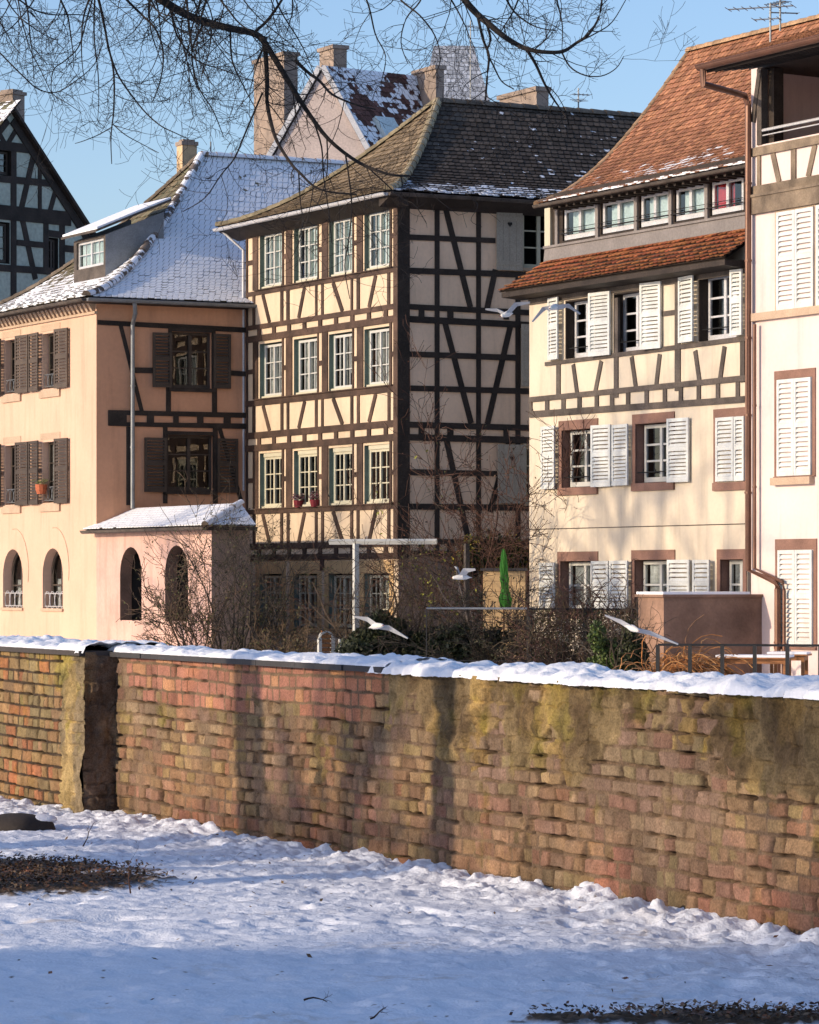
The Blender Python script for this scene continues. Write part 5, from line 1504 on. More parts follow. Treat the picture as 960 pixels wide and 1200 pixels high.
bare_shrub('arching bare bush beside the corner of the timbered house', 500, 71.5, 3.3, 5, 109, 0.45, (0.06, 0.045, 0.03), r=0.025, depth=2, nch=4, minr=0.004, leaves=200, lcols=((0.25, 0.26, 0.04),), lsz=0.04)
bare_shrub('dark leafless bush between the closed parasol and the pale thin tree', 575, 68.6, 1.6, 8, 110, 0.6, (0.05, 0.04, 0.03), leaves=1500, lcols=((0.03, 0.035, 0.015), (0.05, 0.045, 0.02)))
bare_shrub('twiggy dark bush right under the green parasol behind the railing', 618, 68.4, 1.3, 8, 111, 0.7, (0.06, 0.045, 0.03), leaves=900, lcols=((0.04, 0.04, 0.02), (0.07, 0.045, 0.02)))
bare_shrub('spindly bush with fine twigs in front of the brown ground floor wall', 520, 70.2, 1.9, 7, 112, 0.5, (0.07, 0.05, 0.035), leaves=300, minr=.004)
def evergreen(label, u, Y, r, n, seed, cols=(GD, (0.02, 0.026, 0.012), (0.045, 0.05, 0.02)), zc=None, size=0.055, name='evergreen_bush', lumps=7):
    rnd = random.Random(seed); b = Vector((cu(u, Y), Y, GROUND))
    o = thing(name, label, 'bush', b)
    mb = MB(); mb.tube([b, b + Vector((0, 0, r[2] * 1.5))], [0.05, 0.02], 6, col=(0.06, 0.045, 0.03))
    for k in range(5):
        a = rnd.uniform(0, 6.28); grow(mb, b, Vector((math.cos(a), math.sin(a), 1.3)), r[2] * 1.6, 0.03, rnd, 1, (0.06, 0.045, 0.03))
    mb.build('branches', M['stem'], o)
    lf = MB()
    leaf_cloud(lf, b + Vector((0, 0, r[2] * .8)), (r[0] * .8, r[1] * .8, r[2] * .75), n // 2, size, cols, rnd)
    for k in range(lumps):
        a = rnd.uniform(0, 6.28); q = rnd.uniform(0.2, 1.05)
        c = b + Vector((math.cos(a) * r[0] * q, math.sin(a) * r[1] * q, r[2] * rnd.uniform(0.4, 1.65)))
        f = rnd.uniform(0.16, 0.42)
        leaf_cloud(lf, c, (r[0] * f, r[1] * f, r[2] * f), n // 2 // lumps, size, cols, rnd)
    for k in range(26):
        a = rnd.uniform(0, 6.28); q = rnd.uniform(0, .9)
        grow(lf, b + Vector((math.cos(a) * r[0] * q, math.sin(a) * r[1] * q, r[2] * 1.1)), Vector((rnd.gauss(0, .5), rnd.gauss(0, .3), 1)), r[2] * rnd.uniform(.6, 1.1), 0.010, rnd, 1, (0.05, 0.04, 0.03), 3, 0.3, 0, 0.8, n=3, minr=.004)
    lf.build('leaves', M['leaf'], o)
    return o
evergreen('dark evergreen hedge behind the flying gull, left part below the white pergola', 440, 69.5, (0.85, 0.6, 0.85), 14000, 201, lumps=16)
evergreen('dark evergreen hedge below the brown wall left of the pale trunk', 500, 69.3, (0.85, 0.5, 0.66), 9000, 202, lumps=13)
evergreen('dark bush at the foot of the pale thin tree', 545, 69.0, (0.78, 0.5, 0.72), 8000, 203, lumps=13)
evergreen('bright green conifer bush left of the brown terrace box', 716, 62.3, (0.42, 0.40, 0.76), 9000, 204, cols=((0.07, 0.11, 0.03), (0.04, 0.06, 0.02), (0.10, 0.14, 0.03)), size=0.035, lumps=6)
evergreen('dark bush in the shade right beside the bright green conifer', 742, 62.0, (0.40, 0.36, 0.80), 7000, 205, size=0.04, lumps=5)
# planted balcony boxes on the side of the timbered house
rnd = random.Random(55)
pb = S3.off(0.9)
pbx = thing('planted_terrace', "narrow terrace edge with trailing green and yellow plants on the timbered house's shaded side", 'planter', tuple(pb.pt(pb.s_(560), pb.z(560, 660))))
mb = MB(); mb.fbox(S3, S3.s_(540), 6.5, S3.z(560, 668), S3.z(560, 655), 0.0, 0.9); mb.build('trough', M['timberblack'], pbx)
lf = MB()
for u in range(540, 622, 4):
    p = pb.pt(pb.s_(u), pb.z(u, 660 + 0.08 * (u - 540)))
    leaf_cloud(lf, p + Vector((0, -0.1, rnd.uniform(-0.15, 0.5))), (0.24, 0.2, 0.42), 260, 0.05, ((0.03, 0.035, 0.015), (0.07, 0.08, 0.02), (0.05, 0.03, 0.02)) if u % 3 else ((0.30, 0.24, 0.03), (0.06, 0.07, 0.02)), rnd)
lf.build('plants', M['leaf'], pbx)
# tan wall behind the parasol
TW = Fac(corner(566, 72.0), Vector((0.985, -0.17)).normalized(), V2(-0.17, -0.985).normalized())
tw2 = thing('tan_wall', 'low tan block wall behind the closed green parasol', 'wall', tuple(TW.pt(0, GROUND)))
mb = MB(); zt_ = TW.z(590, 669)
nrow = int((zt_ - GROUND) / 0.2); sT = TW.s_(616)
for i in range(nrow):
    off_ = 0.2 * (i % 2)
    x = -off_
    while x < sT:
        a, b = max(0, x) + 0.006, min(sT, x + 0.4) - 0.006
        z0_, z1_ = GROUND + (zt_ - GROUND) * i / nrow + 0.005, GROUND + (zt_ - GROUND) * (i + 1) / nrow - 0.005
        f = random.uniform(0.85, 1.1)
        if b - a > 0.03: mb.fbox(TW, a, b, z0_, z1_, -0.12, random.uniform(-0.004, 0.004), col=(0.52 * f, 0.36 * f, 0.19 * f))
        x += 0.4
mb.fbox(TW, 0, sT, GROUND, zt_ - 0.01, -0.11, -0.012, col=(0.30, 0.2, 0.12))
mb.build('blocks', M['attr'], tw2)
mb = MB(); mb.fbox(TW, -0.05, sT + 0.03, zt_, zt_ + 0.06, -0.16, 0.04); mb.build('coping', M['timbersoft'], tw2)
# closed green parasol
p = at(591, 713, 69.5); top = at(590, 643, 69.5)
pz = thing('closed_parasol', 'bright green parasol folded shut in front of the tan wall', 'parasol', (p.x, p.y, GROUND))
mb = MB(); mb.tube([Vector((p.x, p.y, GROUND)), top], 0.02, 6); mb.build('pole', M['wood'], pz)
mb = MB(); n = 18
prof = [(0.0, 0.02), (0.04, 0.035), (0.12, 0.06), (0.30, 0.085), (0.52, 0.095), (0.66, 0.075), (0.70, 0.055), (0.74, 0.10), (0.84, 0.135), (0.95, 0.12), (1.0, 0.10)]
rings = []
for t, r in prof:
    c = top.lerp(p + Vector((0.0, 0, 0.0)), t) + Vector((0.03 * t, 0, 0))
    r *= 0.85; rings.append([c + Vector(((r * (1 + 0.28 * math.cos(5 * a + 9 * t))) * math.cos(a), (r * (1 + 0.28 * math.cos(5 * a + 9 * t))) * math.sin(a), 0)) for a in [2 * math.pi * k / n for k in range(n)]])
for A, B in zip(rings, rings[1:]):
    for k in range(n): mb.poly([A[k], A[(k + 1) % n], B[(k + 1) % n], B[k]])
mb.poly(rings[0]); mb.poly(rings[-1][::-1])
mb.build('canopy', M['greencloth'], pz)
mb = MB(); c_ = top.lerp(p, 0.70); mb.tube([c_ + Vector((.02, 0, -.03)), c_ + Vector((.02, 0, .03))], 0.085, 10); mb.build('strap', M['greencloth'], pz)
# white pergola
Yg = 71.0
pg = thing('white_pergola', 'white painted pergola frame of one post and a long top beam before the timbered house', 'pergola', (cu(417, Yg), Yg, GROUND))
mb = MB()
bl, br = at(386, 635, Yg + 0.6), at(548, 635, Yg - 0.2)
br.z = bl.z
mb.tube([bl, bl.lerp(br, .78)], 0.06, 4); mb.build('beam', M['whitepaint'], pg)
mb = MB(); tp = at(417, 637, Yg + 0.4); mb.box((tp.x, tp.y, (tp.z + GROUND) / 2), (0.10, 0.10, tp.z - GROUND), ax=P2); mb.build('post', M['whitepaint'], pg)
mb = MB(); c_ = at(547, 637, Yg - 0.2); mb.box((c_.x, c_.y, (c_.z + GROUND) / 2), (0.09, 0.09, c_.z - GROUND), ax=P2); mb.build('post', M['timbersoft'], pg)
# small white garden gate
gt = at(383, 775, 70.5)
gg = thing('garden_gate', 'small white arched garden gate with brown slats, left of the dark hedge', 'gate', (gt.x, gt.y, GROUND))
mb = MB()
GF = Fac(V2(gt.x, gt.y), P2, D2)
ztp = GF.z(383, 748)
mb.fbox(GF, -0.20, -0.13, GROUND, ztp, -0.04, 0.04); mb.fbox(GF, 0.10, 0.17, GROUND, ztp, -0.04, 0.04); mb.fbox(GF, 0.30, 0.42, GROUND, ztp - 0.02, -0.06, 0.06)
mb.tube([GF.pt(-0.015 + 0.15 * math.cos(t), ztp + 0.13 * math.sin(t), 0) for t in [math.pi * k / 8 for k in range(9)]], 0.035, 5)
mb.build('frame', M['whitepaint'], gg)
mb = MB()
for k in range(12): mb.fbox(GF, -0.125, 0.095, GROUND + 0.1 + k * 0.09, GROUND + 0.17 + k * 0.09, -0.02, 0.02)
mb.build('slats', M['wood'], gg)
# railing with climbers (left) and black railing (right)
def railing(label, F_, sa, sb, zt, step, mt='iron', bars=2, group=None, name='metal_railing', pw=0.035, topmt=None):
    p0 = F_.pt(sa, GROUND); o = thing(name, label, 'railing', tuple(p0), group)
    piece('top_rail', topmt or mt, o, lambda mb: mb.tube([F_.pt(sa, zt), F_.pt(sb, zt)], 0.022, 6))
    for k in range(bars):
        z = GROUND + (zt - GROUND) * (k + 0.6) / (bars + 0.6); piece('bar', mt, o, lambda mb: mb.tube([F_.pt(sa, z), F_.pt(sb, z)], 0.010, 4))
    n = max(1, int(abs(sb - sa) / step))
    for k in range(n + 1):
        s = sa + (sb - sa) * k / n
        piece('post', mt, o, lambda mb: mb.fbox(F_, s - pw, s + pw, GROUND, zt, -pw, pw))
    return o
RL = Fac(corner(500, 67.5), Vector((0.93, -0.37)).normalized(), V2(-0.37, -0.93).normalized())
railing('thin grey railing across the brown wall and tan wall with the parasol', RL, 0, RL.s_(618), RL.z(560, 713), 1.6, 'iron', 1, pw=0.010, topmt='zinc')
RM = Fac(V2(*RL.pt(RL.s_(620), 0).xy), RL.d, RL.n)
zrm = RM.z(680, 714)
vr = railing('vine covered railing in front of the cream house ground floor', RM, 0.02, RM.s_(752), zrm, 0.9, 'iron', 3, pw=0.04)
rnd = random.Random(77); mb = MB(); sE = RM.s_(750)
for k in range(520):
    s = rnd.uniform(0.0, sE); z = GROUND if rnd.random() < .6 else rnd.uniform(GROUND, zrm)
    grow(mb, RM.pt(s, z, rnd.uniform(-.08, .08)), Vector((rnd.gauss(0, .6), rnd.gauss(0, .2), 1)), rnd.uniform(0.4, 1.35), rnd.uniform(.006, .014), rnd, 1, rnd.choice([(0.09, 0.06, 0.042), (0.06, 0.045, 0.035), (0.13, 0.095, 0.055), (0.10, 0.05, 0.04)]), 3, 0.45, -0.02, 0.9, n=4, seg=8, minr=0.005)
vb = [v for v in mb.v if v[2] > zrm + 0.12]
vo = tag(mb.build('climbing_vines', M['stem'], None, origin=RM.pt(sE / 2, GROUND)), 'tangle of leafless brown vines woven through the railing before the cream house', 'vines')
lf = MB()
for k in range(9000):
    s = rnd.uniform(0, sE); z = GROUND + (zrm - GROUND) * rnd.random() ** 0.8
    dens = 0.25 + 0.75 * (s / sE)
    if rnd.random() > dens: continue
    c = RM.pt(s, z, rnd.uniform(-.12, .12)); a = Vector((rnd.gauss(0, 1), rnd.gauss(0, 1), rnd.gauss(0, 1))).normalized() * 0.028; b = a.cross(Vector((0.3, 1, .2))).normalized() * 0.014
    lf.poly([c - a, c + b, c + a, c - b], rnd.choice([(0.07, 0.065, 0.025), (0.06, 0.04, 0.025), (0.04, 0.05, 0.018), (0.10, 0.05, 0.035)]))
lf.build('leaves', M['leaf'], vo)
# heap of orange vine prunings
hp = at(785, 775, 61.5)
mb = MB(); rnd = random.Random(78)
for k in range(230):
    a0 = rnd.uniform(0, math.pi); L_ = rnd.uniform(0.9, 1.6); x0 = rnd.uniform(-0.35, 0.45)
    pts = [Vector((hp.x + x0 + rnd.uniform(-.05, .05), hp.y + rnd.uniform(-.3, .3), GROUND))]
    d = Vector((rnd.uniform(-.4, .4), rnd.uniform(-.3, .3), 1.2)).normalized()
    top_ = rnd.uniform(0.55, 0.95)
    for i in range(9):
        d = (d + Vector((rnd.uniform(-.25, .50), rnd.uniform(-.2, .2), -0.42 if pts[-1].z > GROUND + top_ * 0.55 else 0.05))).normalized()
        pts.append(pts[-1] + d * L_ / 8)
    c = rnd.choice([(0.42, 0.18, 0.06), (0.32, 0.15, 0.06), (0.50, 0.26, 0.10), (0.2, 0.11, 0.06)])
    mb.tube(pts, 0.009, 3, col=c, cap=False)
tag(mb.build('willow_heap', M['stem'], None, origin=(hp.x, hp.y, GROUND)), 'bundle of curved orange brown willow twigs leaning below the brown terrace box', 'twig bundle')
RR = Fac(corner(771, 60.5), Vector((0.97, -0.24)).normalized(), V2(-0.24, -0.97).normalized())
railing('black metal railing with square posts in front of the garden table at the right', RR, 0, RR.s_(1000), RR.z(860, 756), 0.50, 'iron', 0, pw=0.032)
# garden tables and chairs behind the railing
def g_table(label, u, Y, w, d, h, snow=True, group=None):
    b = at(u, 770, Y); b.z = GROUND
    o = thing('garden_table', label, 'table', tuple(b), group); ax = Vector((0.97, -0.24))
    ay = Vector((0.24, 0.97))
    mb = MB()
    for k in range(6):
        c = b.to_2d() + ay * (d * (k + .5) / 6 - d / 2)
        mb.box((c.x, c.y, GROUND + h), (w, d / 6 - 0.01, 0.03), ax=ax)
    mb.box((b.x, b.y, GROUND + h - .06), (w - .12, d - .12, 0.08), ax=ax)
    mb.build('tabletop', M['wood'], o)
    for i in (-1, 1):
        for j in (-1, 1):
            c = b.to_2d() + ax * (i * (w / 2 - .09)) + ay * (j * (d / 2 - .09)); mb = MB()
            mb.box((c.x, c.y, GROUND + (h - .02) / 2), (.06, .06, h - .02), ax=ax); mb.build('leg', M['wood'], o)
    if snow:
        mb = MB(); mb.box((b.x, b.y, GROUND + h + .035), (w - .02, d - .02, 0.04), ax=ax)
        tag(mb.build('snow_layer', M['snow'], None, origin=tuple(b)), 'thin snow layer lying on the ' + ('longer' if w > 1 else 'shorter') + ' garden table', 'snow')
    return o
def g_chair(label, u, Y, h, rot, group='folding chairs by the garden table'):
    b = at(u, 770, Y); b.z = GROUND; o = thing('folding_chair', label, 'chair', tuple(b), group)
    ax = Vector((math.cos(rot), math.sin(rot))); ay = Vector((-ax.y, ax.x))
    P = lambda x, y, z: Vector((b.x + ax.x * x + ay.x * y, b.y + ax.y * x + ay.y * y, GROUND + z))
    for s in (-.2, .2):
        mb = MB(); mb.tube([P(-.25, s, 0), P(.18, s, h)], .022, 4); mb.build('leg', M['wood'], o)
        mb = MB(); mb.tube([P(.22, s * .9, 0), P(-.2, s * .9, .46)], .022, 4); mb.build('leg', M['wood'], o)
    mb = MB()
    for k in range(5): mb.tube([P(-.18 + k * .09, -.2, .46), P(-.18 + k * .09, .2, .46)], .02, 4)
    mb.build('seat', M['wood'], o)
    mb = MB()
    for k in range(3): mb.tube([P(.18 - .03 * k, -.2, h - .02 - k * .09), P(.18 - .03 * k, .2, h - .02 - k * .09)], .022, 4)
    mb.build('backrest', M['wood'], o)
hh = EYE + (HZ - 771) / F * 61.8 - GROUND
g_table('longer wooden garden table with snow on it behind the black railing', 885, 61.8, 1.35, 0.75, hh)
g_table('shorter wooden garden table at the right edge, beside the longer one', 925, 62.6, 0.75, 0.7, hh + 0.04)
g_chair('wooden folding chair, left of two beside the longer garden table', 838, 61.6, 0.62, 2.8)
g_chair('wooden folding chair, nearer the longer garden table', 856, 61.9, 0.60, 2.6)

# ================================================================== GULLS
def gull(label, Y, body, head, tail, lw, rw, r=0.055, dark=False):
    """body parts given where they are seen; wings: root, wrist, tip with depth offsets and chords"""
    sc = Y / F
    B = at(*body, Y); H = at(*head[:2], Y + head[2]); T = at(*tail[:2], Y + tail[2])
    mb = MB(); n = 10
    # body: rings from bill tip to tail
    ax = [H, B, T]
    prof = []
    fw = (B - H); L1_ = fw.length
    hd = (H - B).normalized()
    pts = [H + hd * 0.045, H + hd * 0.02, H, H - hd * 0.035, H.lerp(B, 0.45), B, B.lerp(T, 0.45), B.lerp(T, 0.8), T]
    rad = [0.004, 0.010, 0.030, 0.036, r * 0.8, r, r * 0.75, r * 0.42, r * 0.25]
    cols = [(0.25, 0.05, 0.03), (0.7, 0.68, 0.64), (0.6, 0.6, 0.58), (0.6, 0.6, 0.58), (0.62, 0.61, 0.6), (0.6, 0.6, 0.6), (0.6, 0.6, 0.6), (0.6, 0.6, 0.6)]
    ref = Vector((0, 0, 1)); rings = []
    for i, p in enumerate(pts):
        t = (pts[min(i + 1, len(pts) - 1)] - pts[max(0, i - 1)]).normalized()
        x = t.cross(ref).normalized(); y = x.cross(t)
        fl = 1.9 if i >= 7 else 1.0; hh_ = 0.4 if i >= 7 else 1.0
        rings.append([p + x * rad[i] * fl * math.cos(a) + y * rad[i] * hh_ * math.sin(a) for a in [2 * math.pi * k / n for k in range(n)]])
    for i in range(len(rings) - 1):
        for k in range(n): mb.poly([rings[i][k], rings[i][(k + 1) % n], rings[i + 1][(k + 1) % n], rings[i + 1][k]], cols[i])
    mb.poly(rings[0][::-1], cols[0]); mb.poly(rings[-1], cols[-1])
    fwd = (H - T).normalized()
    for side, wpts in ((0, lw), (1, rw)):
        P_ = [at(*q[:2], Y + q[2]) for q in wpts]
        ch = [q[3] for q in wpts]
        root = B.lerp(H, 0.25)
        chain = [root] + P_; chord = [0.15] + ch
        # smooth
        xs = []
        for i in range(len(chain) - 1):
            for k in range(4):
                f = k / 4; xs.append((chain[i].lerp(chain[i + 1], f), chord[i] * (1 - f) + chord[i + 1] * f, i + f))
        xs.append((chain[-1], chord[-1], len(chain) - 1))
        R_ = []
        for i, (p, c, t) in enumerate(xs):
            w = (xs[min(i + 1, len(xs) - 1)][0] - xs[max(i - 1, 0)][0]).normalized()
            cd = fwd * 0.45 + Vector((0, -0.62, 0.62)); cd = (cd - w * cd.dot(w)).normalized()
            up2 = w.cross(cd); up2 = up2 if up2.z > 0 else -up2
            th = 0.012 * (1 - 0.7 * t / (len(chain) - 1)) + 0.003
            c *= 0.8
            R_.append([p + cd * c * 0.35, p + cd * c * 0.1 + up2 * (th + 0.012), p - cd * c * 0.65 - up2 * 0.005, p + cd * c * 0.1 - up2 * th * 0.2])
        m = len(R_)
        for i in range(m - 1):
            f = i / m
            c_top = (0.22, 0.235, 0.26) if f < 0.85 else (0.04, 0.04, 0.045)
            c_bot = (0.36, 0.38, 0.42) if f < 0.8 else (0.12, 0.12, 0.13)
            for k, cc in ((0, c_top), (1, c_top), (2, c_bot), (3, c_bot)):
                mb.poly([R_[i][k], R_[i][(k + 1) % 4], R_[i + 1][(k + 1) % 4], R_[i + 1][k]], cc)
        mb.poly(R_[-1], (0.05, 0.05, 0.05))
    o = mb.build('gull', M['feather'], None, origin=B, smooth=True)
    return tag(o, label, 'gull', None)
gull('white gull flying before the shaded timbered wall, one wing raised to the right', 60, (595, 368), (588, 370, -0.05), (600, 367, 0.22),
     [(583, 363, 0.1, 0.14), (569, 362.5, 0.2, 0.03)], [(604, 356, -0.1, 0.16), (621, 354.5, -0.2, 0.04)])
gull('white gull in flight in front of the upper left shutter of the cream house', 58, (650, 359.5), (645, 361, -0.15), (656, 358, 0.25),
     [(637, 361, 0.1, 0.15), (624, 377, 0.2, 0.04)], [(666, 357.5, 0.1, 0.15), (680, 368, 0.15, 0.04)])
gull('small white gull flying to the left in front of the brown ground floor wall', 62, (542, 676), (531.5, 677, 0.0), (553, 677, 0.05),
     [(536, 666, 0.15, 0.13), (533, 664.5, 0.3, 0.06)], [(545, 667.5, -0.15, 0.16), (557, 667, -0.35, 0.05)])
gull('white gull with wings spread wide in front of the dark evergreen hedge', 56, (441, 733.5), (448, 733, -0.15), (433, 736, 0.12),
     [(431, 725, 0.15, 0.14), (415, 722.5, 0.25, 0.04)], [(456, 735, -0.1, 0.16), (478, 748, -0.2, 0.03)])
gull('grey winged gull banking low beside the green conifer and brown terrace box', 54, (741, 736), (748, 739, -0.15), (733, 733, 0.10),
     [(728, 728, 0.1, 0.14), (709, 721, 0.2, 0.03)], [(762, 741, -0.05, 0.15), (795, 755, -0.1, 0.03)])
# ================================================================== NEAR BANK WALL
DW = V2(0.4186, -0.9082).normalized(); NW = V2(-0.9082, -0.4186).normalized()
W0 = V2(480 / F * 15.8, 15.8)
WF_ = Fac(W0, DW, NW)                 # s grows to the right and nearer; s = 0 at the right edge of the photo
s135 = WF_.s_(135)
# left piece stands forward: its corner is seen at u = 98
pA = V2(*WF_.pt(s135, 0).xy)
k_ = (98 - 480) / F
offA = (k_ * pA.y - pA.x) / (NW.x - k_ * NW.y)
WL_ = WF_.off(offA)
TOPZ = 1.115
def layout(s0, s1, zmax, seed, hmean=0.088, style='mix'):
    rnd = random.Random(seed); rows = []; z = -0.25
    while z < zmax + 0.1:
        h = hmean * rnd.uniform(0.88, 1.12); b = [s0 - 0.3]; i = len(rows)
        while b[-1] < s1 + 0.3:
            if style == 'brick': w = (0.115 if i % 2 else 0.24) * rnd.uniform(0.93, 1.07)
            else: w = rnd.choice([0.10, 0.11, 0.13, 0.15, 0.19, 0.24]) * rnd.uniform(0.85, 1.15)
            b.append(b[-1] + w)
        rows.append((z, z + h, np.array(b))); z += h
    return rows
def masonry(Fc, s0, s1, z1, seed, name, parent, style, zone, ds=0.008, dz=0.0052, ramp=None):
    ns, nz = int((s1 - s0) / ds), int((z1 + 0.2) / dz)
    S = np.linspace(s0, s1, ns)[:, None] * np.ones((1, nz)); Z = np.ones((ns, 1)) * np.linspace(-0.2, z1, nz)[None, :]
    rows = layout(s0, s1, z1, seed, style=style)
    zc = np.array([r[0] for r in rows] + [rows[-1][1]])
    wob = (fbm(S, Z, 1.3, seed + 2, 2) - 0.5) * (0.05 if style != 'brick' else 0.018) + (vn(S, Z, 0.10, seed + 4) - 0.5) * (0.009 if style != 'brick' else 0.004)
    Zw = Z + wob; Sw = S + (vn(S, Z, 0.08, seed + 5) - 0.5) * (0.012 if style != 'brick' else 0.006)
    R = np.clip(np.searchsorted(zc, Zw.ravel(), side='right').reshape(Zw.shape) - 1, 0, len(rows) - 1)
    left = np.zeros_like(Z); right = np.zeros_like(Z); J = np.zeros_like(R)
    for i, (a, b, xb) in enumerate(rows):
        m = R == i
        if not m.any(): continue
        j = np.clip(np.searchsorted(xb, Sw[m], side='right') - 1, 0, len(xb) - 2)
        left[m] = xb[j]; right[m] = xb[j + 1]; J[m] = j
    dzE = np.minimum(Zw - zc[R], zc[R + 1] - Zw); dsE = np.minimum(Sw - left, right - Sw)
    rs = lambda k: _h(J, R, seed * 7 + k)
    dd = np.minimum(dzE, dsE); r_ = 0.011
    cx = np.clip(r_ - dsE, 0, r_); cz = np.clip(r_ - dzE, 0, r_)
    dcorner = r_ - np.sqrt(cx * cx + cz * cz)
    dist = np.where((cx > 0) & (cz > 0), dcorner, dd)
    mort = 0.004 + 0.016 * vn(S, Z, 0.06, seed + 9)
    e = np.clip((dist - mort * 0.5) / 0.0065, 0, 1); e = e * e * (3 - 2 * e)
    dpth = -0.055 * (1 - e) * np.clip(fbm(S, Z, 0.16, seed + 21, 3) * 2.4 - 0.95, 0.07, 1)
    chip = np.clip(vn(S, Z, 0.045, seed + 31) - 0.74, 0, 1) * -0.05
    face = chip + (rs(1) - 0.5) * 0.018 + (rs(2) - 0.5) * 0.10 * (Sw - (left + right) / 2) + (rs(3) - .5) * 0.15 * (Zw - (zc[R] + zc[R + 1]) / 2)
    rough = (fbm(S, Z, 0.06, seed + 11, 3) - 0.5) * 0.014
    H = dpth + e * (face + rough)
    miss = (rs(4) < 0.025)
    H = np.where(miss & (e > 0.2), H - 0.035, H)
    # colours
    pal = zone['pal']; C = np.zeros(S.shape + (3,))
    pick = (rs(5) * len(pal)).astype(int) % len(pal)
    pal = np.array(pal) * np.array([0.86, 0.91, 0.90])
    P_ = np.array(pal); C[:] = P_[pick]
    C *= (0.80 + 0.36 * rs(6))[..., None]
    C *= (0.80 + 0.4 * fbm(S, Z, 0.05, seed + 12, 2))[..., None]
    if 'red' in zone:
        redrow, sa, sb = zone['red']
        zt = z1 - Z
        band = np.zeros(S.shape, bool)
        for (d0, d1, wa, wb) in redrow: band |= (zt > d0 - 0.0) & (zt < d1) & (S > wa + .25 * vn(Z, S, .1, 3)) & (S < wb)
        rowtop = z1 - zc[R + 1]; rowmid = z1 - (zc[R] + zc[R + 1]) / 2
        isred = np.zeros(S.shape, bool)
        for (d0, d1, wa, wb) in redrow: isred |= (rowmid > d0) & (rowmid < d1) & (left > wa) & (right < wb)
        rc = np.array([0.275, 0.130, 0.092]) * (0.78 + 0.45 * rs(7))[..., None]
        rc = rc + np.array([0.10, 0.07, 0.02]) * (rs(8) > .8)[..., None]
        C = np.where(isred[..., None], rc, C)
        H = np.where(isred, dpth * 0.35 + e * ((rs(1) - .5) * .006 + rough * 0.3) + 0.004, H)
    warm = fbm(S, Z, 0.55, seed + 33, 3)
    gold = np.clip((warm - 0.50) * 5, 0, 1)[..., None]
    C = C * (1 + gold * (np.array([1.26, 1.18, 0.98]) - 1))
    low = ss(z1 - Z, 0.55, 1.0)[..., None] * np.clip(fbm(S, Z, 0.5, seed + 34, 3) * 2 - .5, 0, 1)[..., None]
    C = C * (1 + low * (np.array([1.12, 0.88, 0.86]) - 1))
    mc = np.array(zone.get('mortar', (0.17, 0.115, 0.075)))
    Cm = mc * (0.7 + 0.6 * fbm(S, Z, 0.12, seed + 13, 3))[..., None]
    void = np.clip((-dpth - 0.018) / 0.02, 0, 1)[..., None]
    Cm = Cm * (1 - 0.6 * void)
    C = Cm * (1 - e[..., None]) + C * e[..., None]
    # render / moss covering
    cov = zone['cover'](S, Z, z1 - Z)
    cov = cov + (fbm(S, Z, 0.45, seed + 14, 5) - 0.5) * 2.6 + (rs(9) - 0.5) * 0.55 * e
    k = np.clip((cov - 0.5) / 0.12, 0, 1); k = k * k * (3 - 2 * k)
    base = (fbm(S, Z, 0.30, seed + 15, 5) - 0.5)
    Hp = 0.006 + base * 0.07 + (fbm(S, Z * 0.8, 0.07, seed + 16, 5) - 0.5) * 0.062 + H * 0.45
    cracks = np.abs(fbm(S, Z, 0.30, seed + 18, 3) - 0.5)
    cr = np.clip(1 - cracks / 0.008, 0, 1) * (vn(S, Z, 0.6, seed + 19) > .5)
    Hp -= cr * 0.02
    t = fbm(S, Z, 0.30, seed + 17, 4)
    cp1, cp2 = np.array(zone['plast'][0]), np.array(zone['plast'][1])
    tt = np.clip((t - .35) / .3, 0, 1)[..., None]
    Cp = (cp1 * (1 - tt) + cp2 * tt) * (0.62 + 0.75 * fbm(S, Z, 0.06, seed + 20, 3))[..., None]
    gp = np.clip((fbm(S, Z * 0.5, 0.30, seed + 35, 4) - 0.52) * 7, 0, 1)[..., None]
    Cp = Cp * (1 + gp * (np.array([1.75, 1.65, 1.25]) - 1))
    H = H * (1 - k) + Hp * k; C = C * (1 - k[..., None]) + Cp * k[..., None]
    # moss and damp
    ms = zone['moss'](S, Z, z1 - Z) + (fbm(S, Z, 0.22, seed + 22, 5) - 0.5) * 2.2 - 0.12
    km = np.clip((ms - 0.5) / 0.35, 0, 1)[..., None] * 0.55
    C = C * (1 - km) + C * np.array([0.86, 0.98, 0.36]) * km * 1.15
    dk = np.clip(zone['stain'](S, Z, z1 - Z) + (fbm(S, Z * 0.35, 0.22, seed + 23, 4) - 0.5) * 1.5, 0, 1)[..., None]
    C = C * (1 - 0.62 * dk)
    if ramp is not None: H = H + ramp(S)
    X = Fc.p0.x + Fc.d.x * S + Fc.n.x * H; Y = Fc.p0.y + Fc.d.y * S + Fc.n.y * H
    P = np.stack([X, Y, Z], -1)
    Ca = np.concatenate([np.clip(C, 0.005, 0.9), np.ones(S.shape + (1,))], -1)
    return grid_obj(name, P, Ca, M['brick'], parent)

